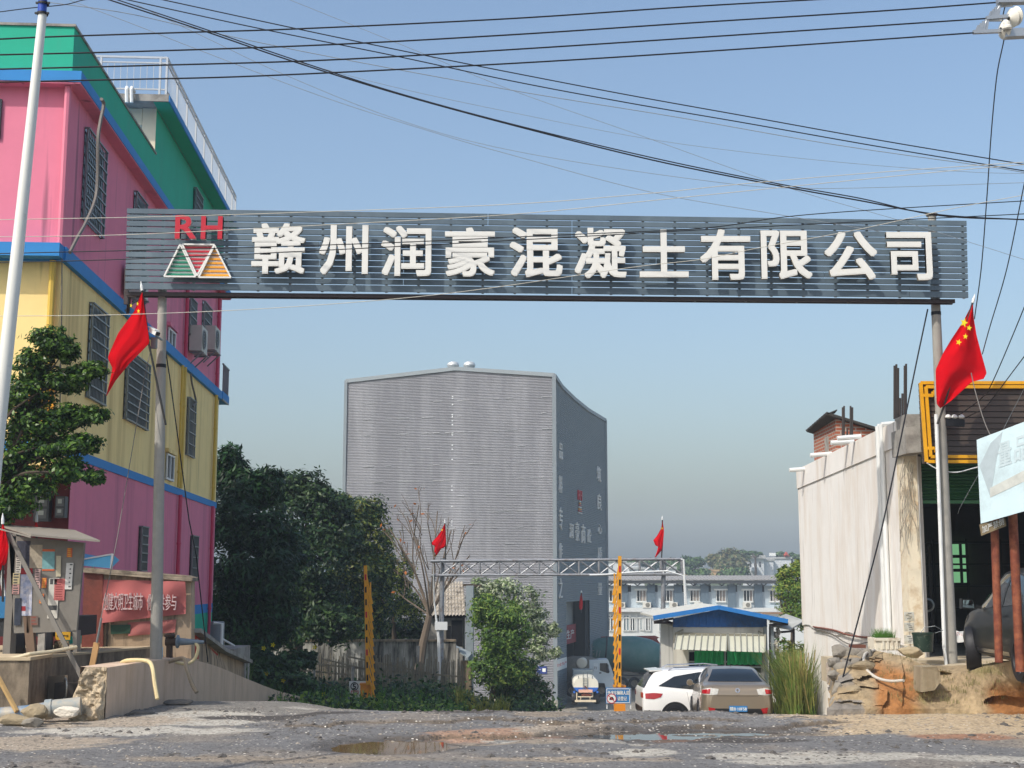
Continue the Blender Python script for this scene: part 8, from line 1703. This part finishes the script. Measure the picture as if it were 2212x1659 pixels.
ow([(98, 4), (270, 28), (435, 65), (700, 120), (1106, 195), (1456, 252), (1800, 312), (2136, 360), (2230, 376)], 21, 22, 1.7, WG, 'grey wire running from the blue pole top down to the right')
ow([(150, 0), (300, 57), (430, 108), (700, 210), (950, 290), (1106, 335), (1406, 415), (1680, 463), (1806, 484), (1900, 500)], 22, 23, 1.3, WG, 'thin grey wire reaching the sign top above the last letters')
ow([(295, 10), (450, 84), (600, 155), (850, 255), (1106, 325), (1506, 388), (1756, 407), (2230, 394)], 22, 23, 1.2, WG, 'thin grey wire drooping then rising towards the right edge')
ow([(622, -2), (900, 110), (1106, 195), (1376, 290), (1701, 405), (1956, 480), (2230, 566)], 22, 23, 1.1, WG, 'thin grey wire slanting from the top edge down across the right end of the sign')
ow([(620, 128), (860, 190), (1106, 243), (1400, 300), (1656, 334), (1900, 358), (2106, 372), (2230, 375)], 22, 23, 1.0, WG, 'faint grey wire branching off the thick sagging wire')
ow([(-20, 475), (350, 468), (700, 457), (1106, 441), (1400, 418), (1606, 397), (1900, 372), (2230, 349)], 20.5, 21.5, 1.6, WP, 'upper of two pale wires rising gently from the pink wall to the right')
ow([(-20, 512), (275, 507), (700, 486), (1106, 463), (1400, 434), (1656, 408), (2031, 371), (2230, 354)], 20.5, 21.5, 1.6, WP, 'lower of two pale wires rising gently from the pink wall to the right')
ow([(-20, 548), (242, 542), (546, 534), (849, 524), (1200, 508), (1516, 493), (1700, 468), (1908, 452), (2230, 433)], 20.5, 21.5, 2.2, WB, 'upper of two black wires crossing in front of the sign letters')
ow([(-20, 568), (242, 561), (546, 548), (849, 533), (1200, 514), (1486, 498), (1800, 482), (2153, 465), (2230, 461)], 20.6, 21.6, 2.2, WB, 'lower of two black wires crossing in front of the sign letters')
ow([(-20, 683), (250, 680), (546, 668), (849, 646), (1060, 622), (1361, 578), (1516, 560), (1636, 536), (1847, 497), (2070, 448), (2230, 418)], 20.5, 21.5, 1.5, WP, 'pale wire passing under the sign on the left and over its right end')
ow([(2176, -6), (2166, 40), (2170, 77), (2154, 159), (2142, 279), (2132, 424), (2120, 576), (2105, 689)], 18.5, 24, 2.6, WB, 'long black drop wire hanging from the insulators past the sign end')
ow([(2230, 320), (2212, 400), (2176, 576), (2138, 707), (2122, 765)], 20, 24.4, 2.4, WB, 'black drop wire curving down behind the right flag')
ow([(2235, 600), (2210, 670), (2146, 821), (2120, 860), (2071, 897)], 20, 24.9, 2.4, WB, 'black drop wire bending to the bracket on the right gate pole')
ow([(2235, 740), (2190, 800), (2132, 876), (2110, 890), (2085, 903)], 20, 24.9, 2.2, WB, 'lowest black drop wire bending to the bracket on the right gate pole')
ow([(2235, 790), (2212, 840), (2150, 960), (2080, 1085), (2069, 1110)], 20, 25.2, 1.4, WG, 'grey wire slanting down past the billboard to the shop doorway')
ow([(2098, 806), (2108, 850), (2130, 920), (2160, 975), (2240, 1110)], 21.5, 19.2, 2.2, CABLE, 'dark cable slanting down across the faded billboard')
ow([(-10, 27), (60, 18), (140, 10), (180, 0), (240, -10)], 16, 16.5, 2.2, WB, 'short black wire fixed to the blue top of the white pole')
ow([(2002, 1000), (2022, 1012), (2040, 1018), (2068, 1020), (2100, 1012), (2115, 1008)], 25, 25, 2.6, WHT, 'white service wire sagging behind the right gate pole')
# wire bracket on the pole
p = at(2063, 903, 24.95); t = thing('wire_bracket', 'black wire bracket with three white insulators on the right gate pole', 'bracket', tuple(p))
mb = MB(); a = at(2042, 912, 24.9); b = at(2083, 914, 24.9); mb.bar(a, b, .06, .14); mb.build('bar', BLK, t)
for px in (2048, 2062, 2077): mb = MB(); mb.lathe([(.03, 0), (.06, .02), (.05, .05), (.03, .07), (.001, .08)], at(px, 904, 24.88), n=12); mb.build('insulator', SW, t)
# crossarm with disc insulators at the upper right
def cq(x, y): return (3000 + x * .4219) / 1.6492, y * .4219 / 1.6492
YCx = 18.4
t = thing('utility_crossarm', 'steel power line crossarm with white disc insulators at the upper right corner', 'crossarm', tuple(at(*cq(1500, 280), YCx)))
mb = MB(); mb.bar(at(*cq(1368, 290), YCx), at(*cq(1900, 262), YCx), .12, .13, (0, 1, 0)); mb.bar(at(*cq(1310, 5), YCx), at(*cq(1900, -6), YCx), .12, .1); mb.build('crossarm', GALV, t)
POR = mat('porcelain', '#d8d4c8', rough=.25, var=.03)
for (x, y, ax) in ((1372, 250, (1, .35, .1)), (1470, 135, (1, .3, .25)), (1440, 150, (1, .3, .25))):
    mb = MB(); r = .14; mb.lathe([(.03, -.07), (.06, -.05), (r * .8, -.025), (r, .0), (r * .95, .012), (r * .7, .0), (r * .68, .015), (r * .45, .005), (r * .4, .02), (.05, .03), (.04, .09), (.02, .11)], at(*cq(x, y), YCx), ax, 24); mb.build('disc_insulator', POR, t, smooth=True)
for (x0, y0, x1, y1) in ((1105, 272, 1350, 262), (1215, 155, 1440, 135)):
    mb = MB(); a, b = at(*cq(x0, y0), YCx), at(*cq(x1, y1), YCx); mb.bar(a, b, .05, .05)
    for k in range(5): p = a.lerp(b, .08 + .09 * k); mb.bar(p + Vector((0, 0, -.02)), p + Vector((.05, 0, .1 + .03 * k)), .03)
    mb.tube([p + Vector((0, 0, .12)), at(*cq(x0 + 110, y0 - 100), YCx), at(*cq(x1, y1 - 90), YCx)], .018, 6); mb.build('wire_clamp', GALV, t)
mb = MB(); mb.lathe([(.05, 0), (.07, .02), (.07, .05), (.05, .07), (.05, .12), (.001, .13)], at(*cq(1395, 255), YCx - .1), n=14); mb.build('pin_insulator', POR, t)
# ================================================================ HAZE: the air over the whole place
hm = bpy.data.materials.new('haze'); hm.use_nodes = True; N = hm.node_tree.nodes; L = hm.node_tree.links; N.remove(N['Principled BSDF'])
pv = N.new('ShaderNodeVolumePrincipled'); pv.inputs['Color'].default_value = (.74, .87, 1, 1); pv.inputs['Density'].default_value = .0007; pv.inputs['Anisotropy'].default_value = 0.
L.new(pv.outputs[0], N['Material Output'].inputs['Volume'])
mb = MB(); mb.bb(-1000, 1000, -70, 1000, -20, 45); o = mb.build('haze', hm); o['kind'] = 'stuff'
# ================================================================ labels of the setting
for o in list(COL.objects):
    if o.parent is None and o.get('kind') in ('structure', 'stuff') and 'label' not in o:
        b = o.name.split('.')[0]
        lab, cat = {'ground': ('rough grey tarmac and dirt road sloping down to the yard', 'ground'), 'puddle': ('shallow puddle lying in the broken tarmac', 'puddle'), 'gravel': ('loose pale gravel scattered over the tarmac', 'gravel'),
            'rubble': ('dark crumbs of broken tarmac along the worn edges', 'rubble'), 'embankment': ('eroded red and tan clay bank below the shop', 'bank'), 'shop_platform': ('worn concrete platform in front of the shop door', 'platform'),
            'terrace': ('dark stained concrete terrace under the notice board', 'terrace'), 'terrace_paving': ('dusty concrete top of the terrace', 'paving'), 'undergrowth': ('leafy undergrowth on the bank below the trees', 'undergrowth'),
            'grass': ('tufts of grass growing on the banks', 'grass'), 'hillside': ('dry brown hillside behind the dormitory', 'hillside'), 'haze': ('thin haze in the air over the whole place', 'haze')}.get(b, (b.replace('_', ' ') + ' of the place around the gate', b.replace('_', ' ')))
        o['label'] = lab; o['category'] = cat
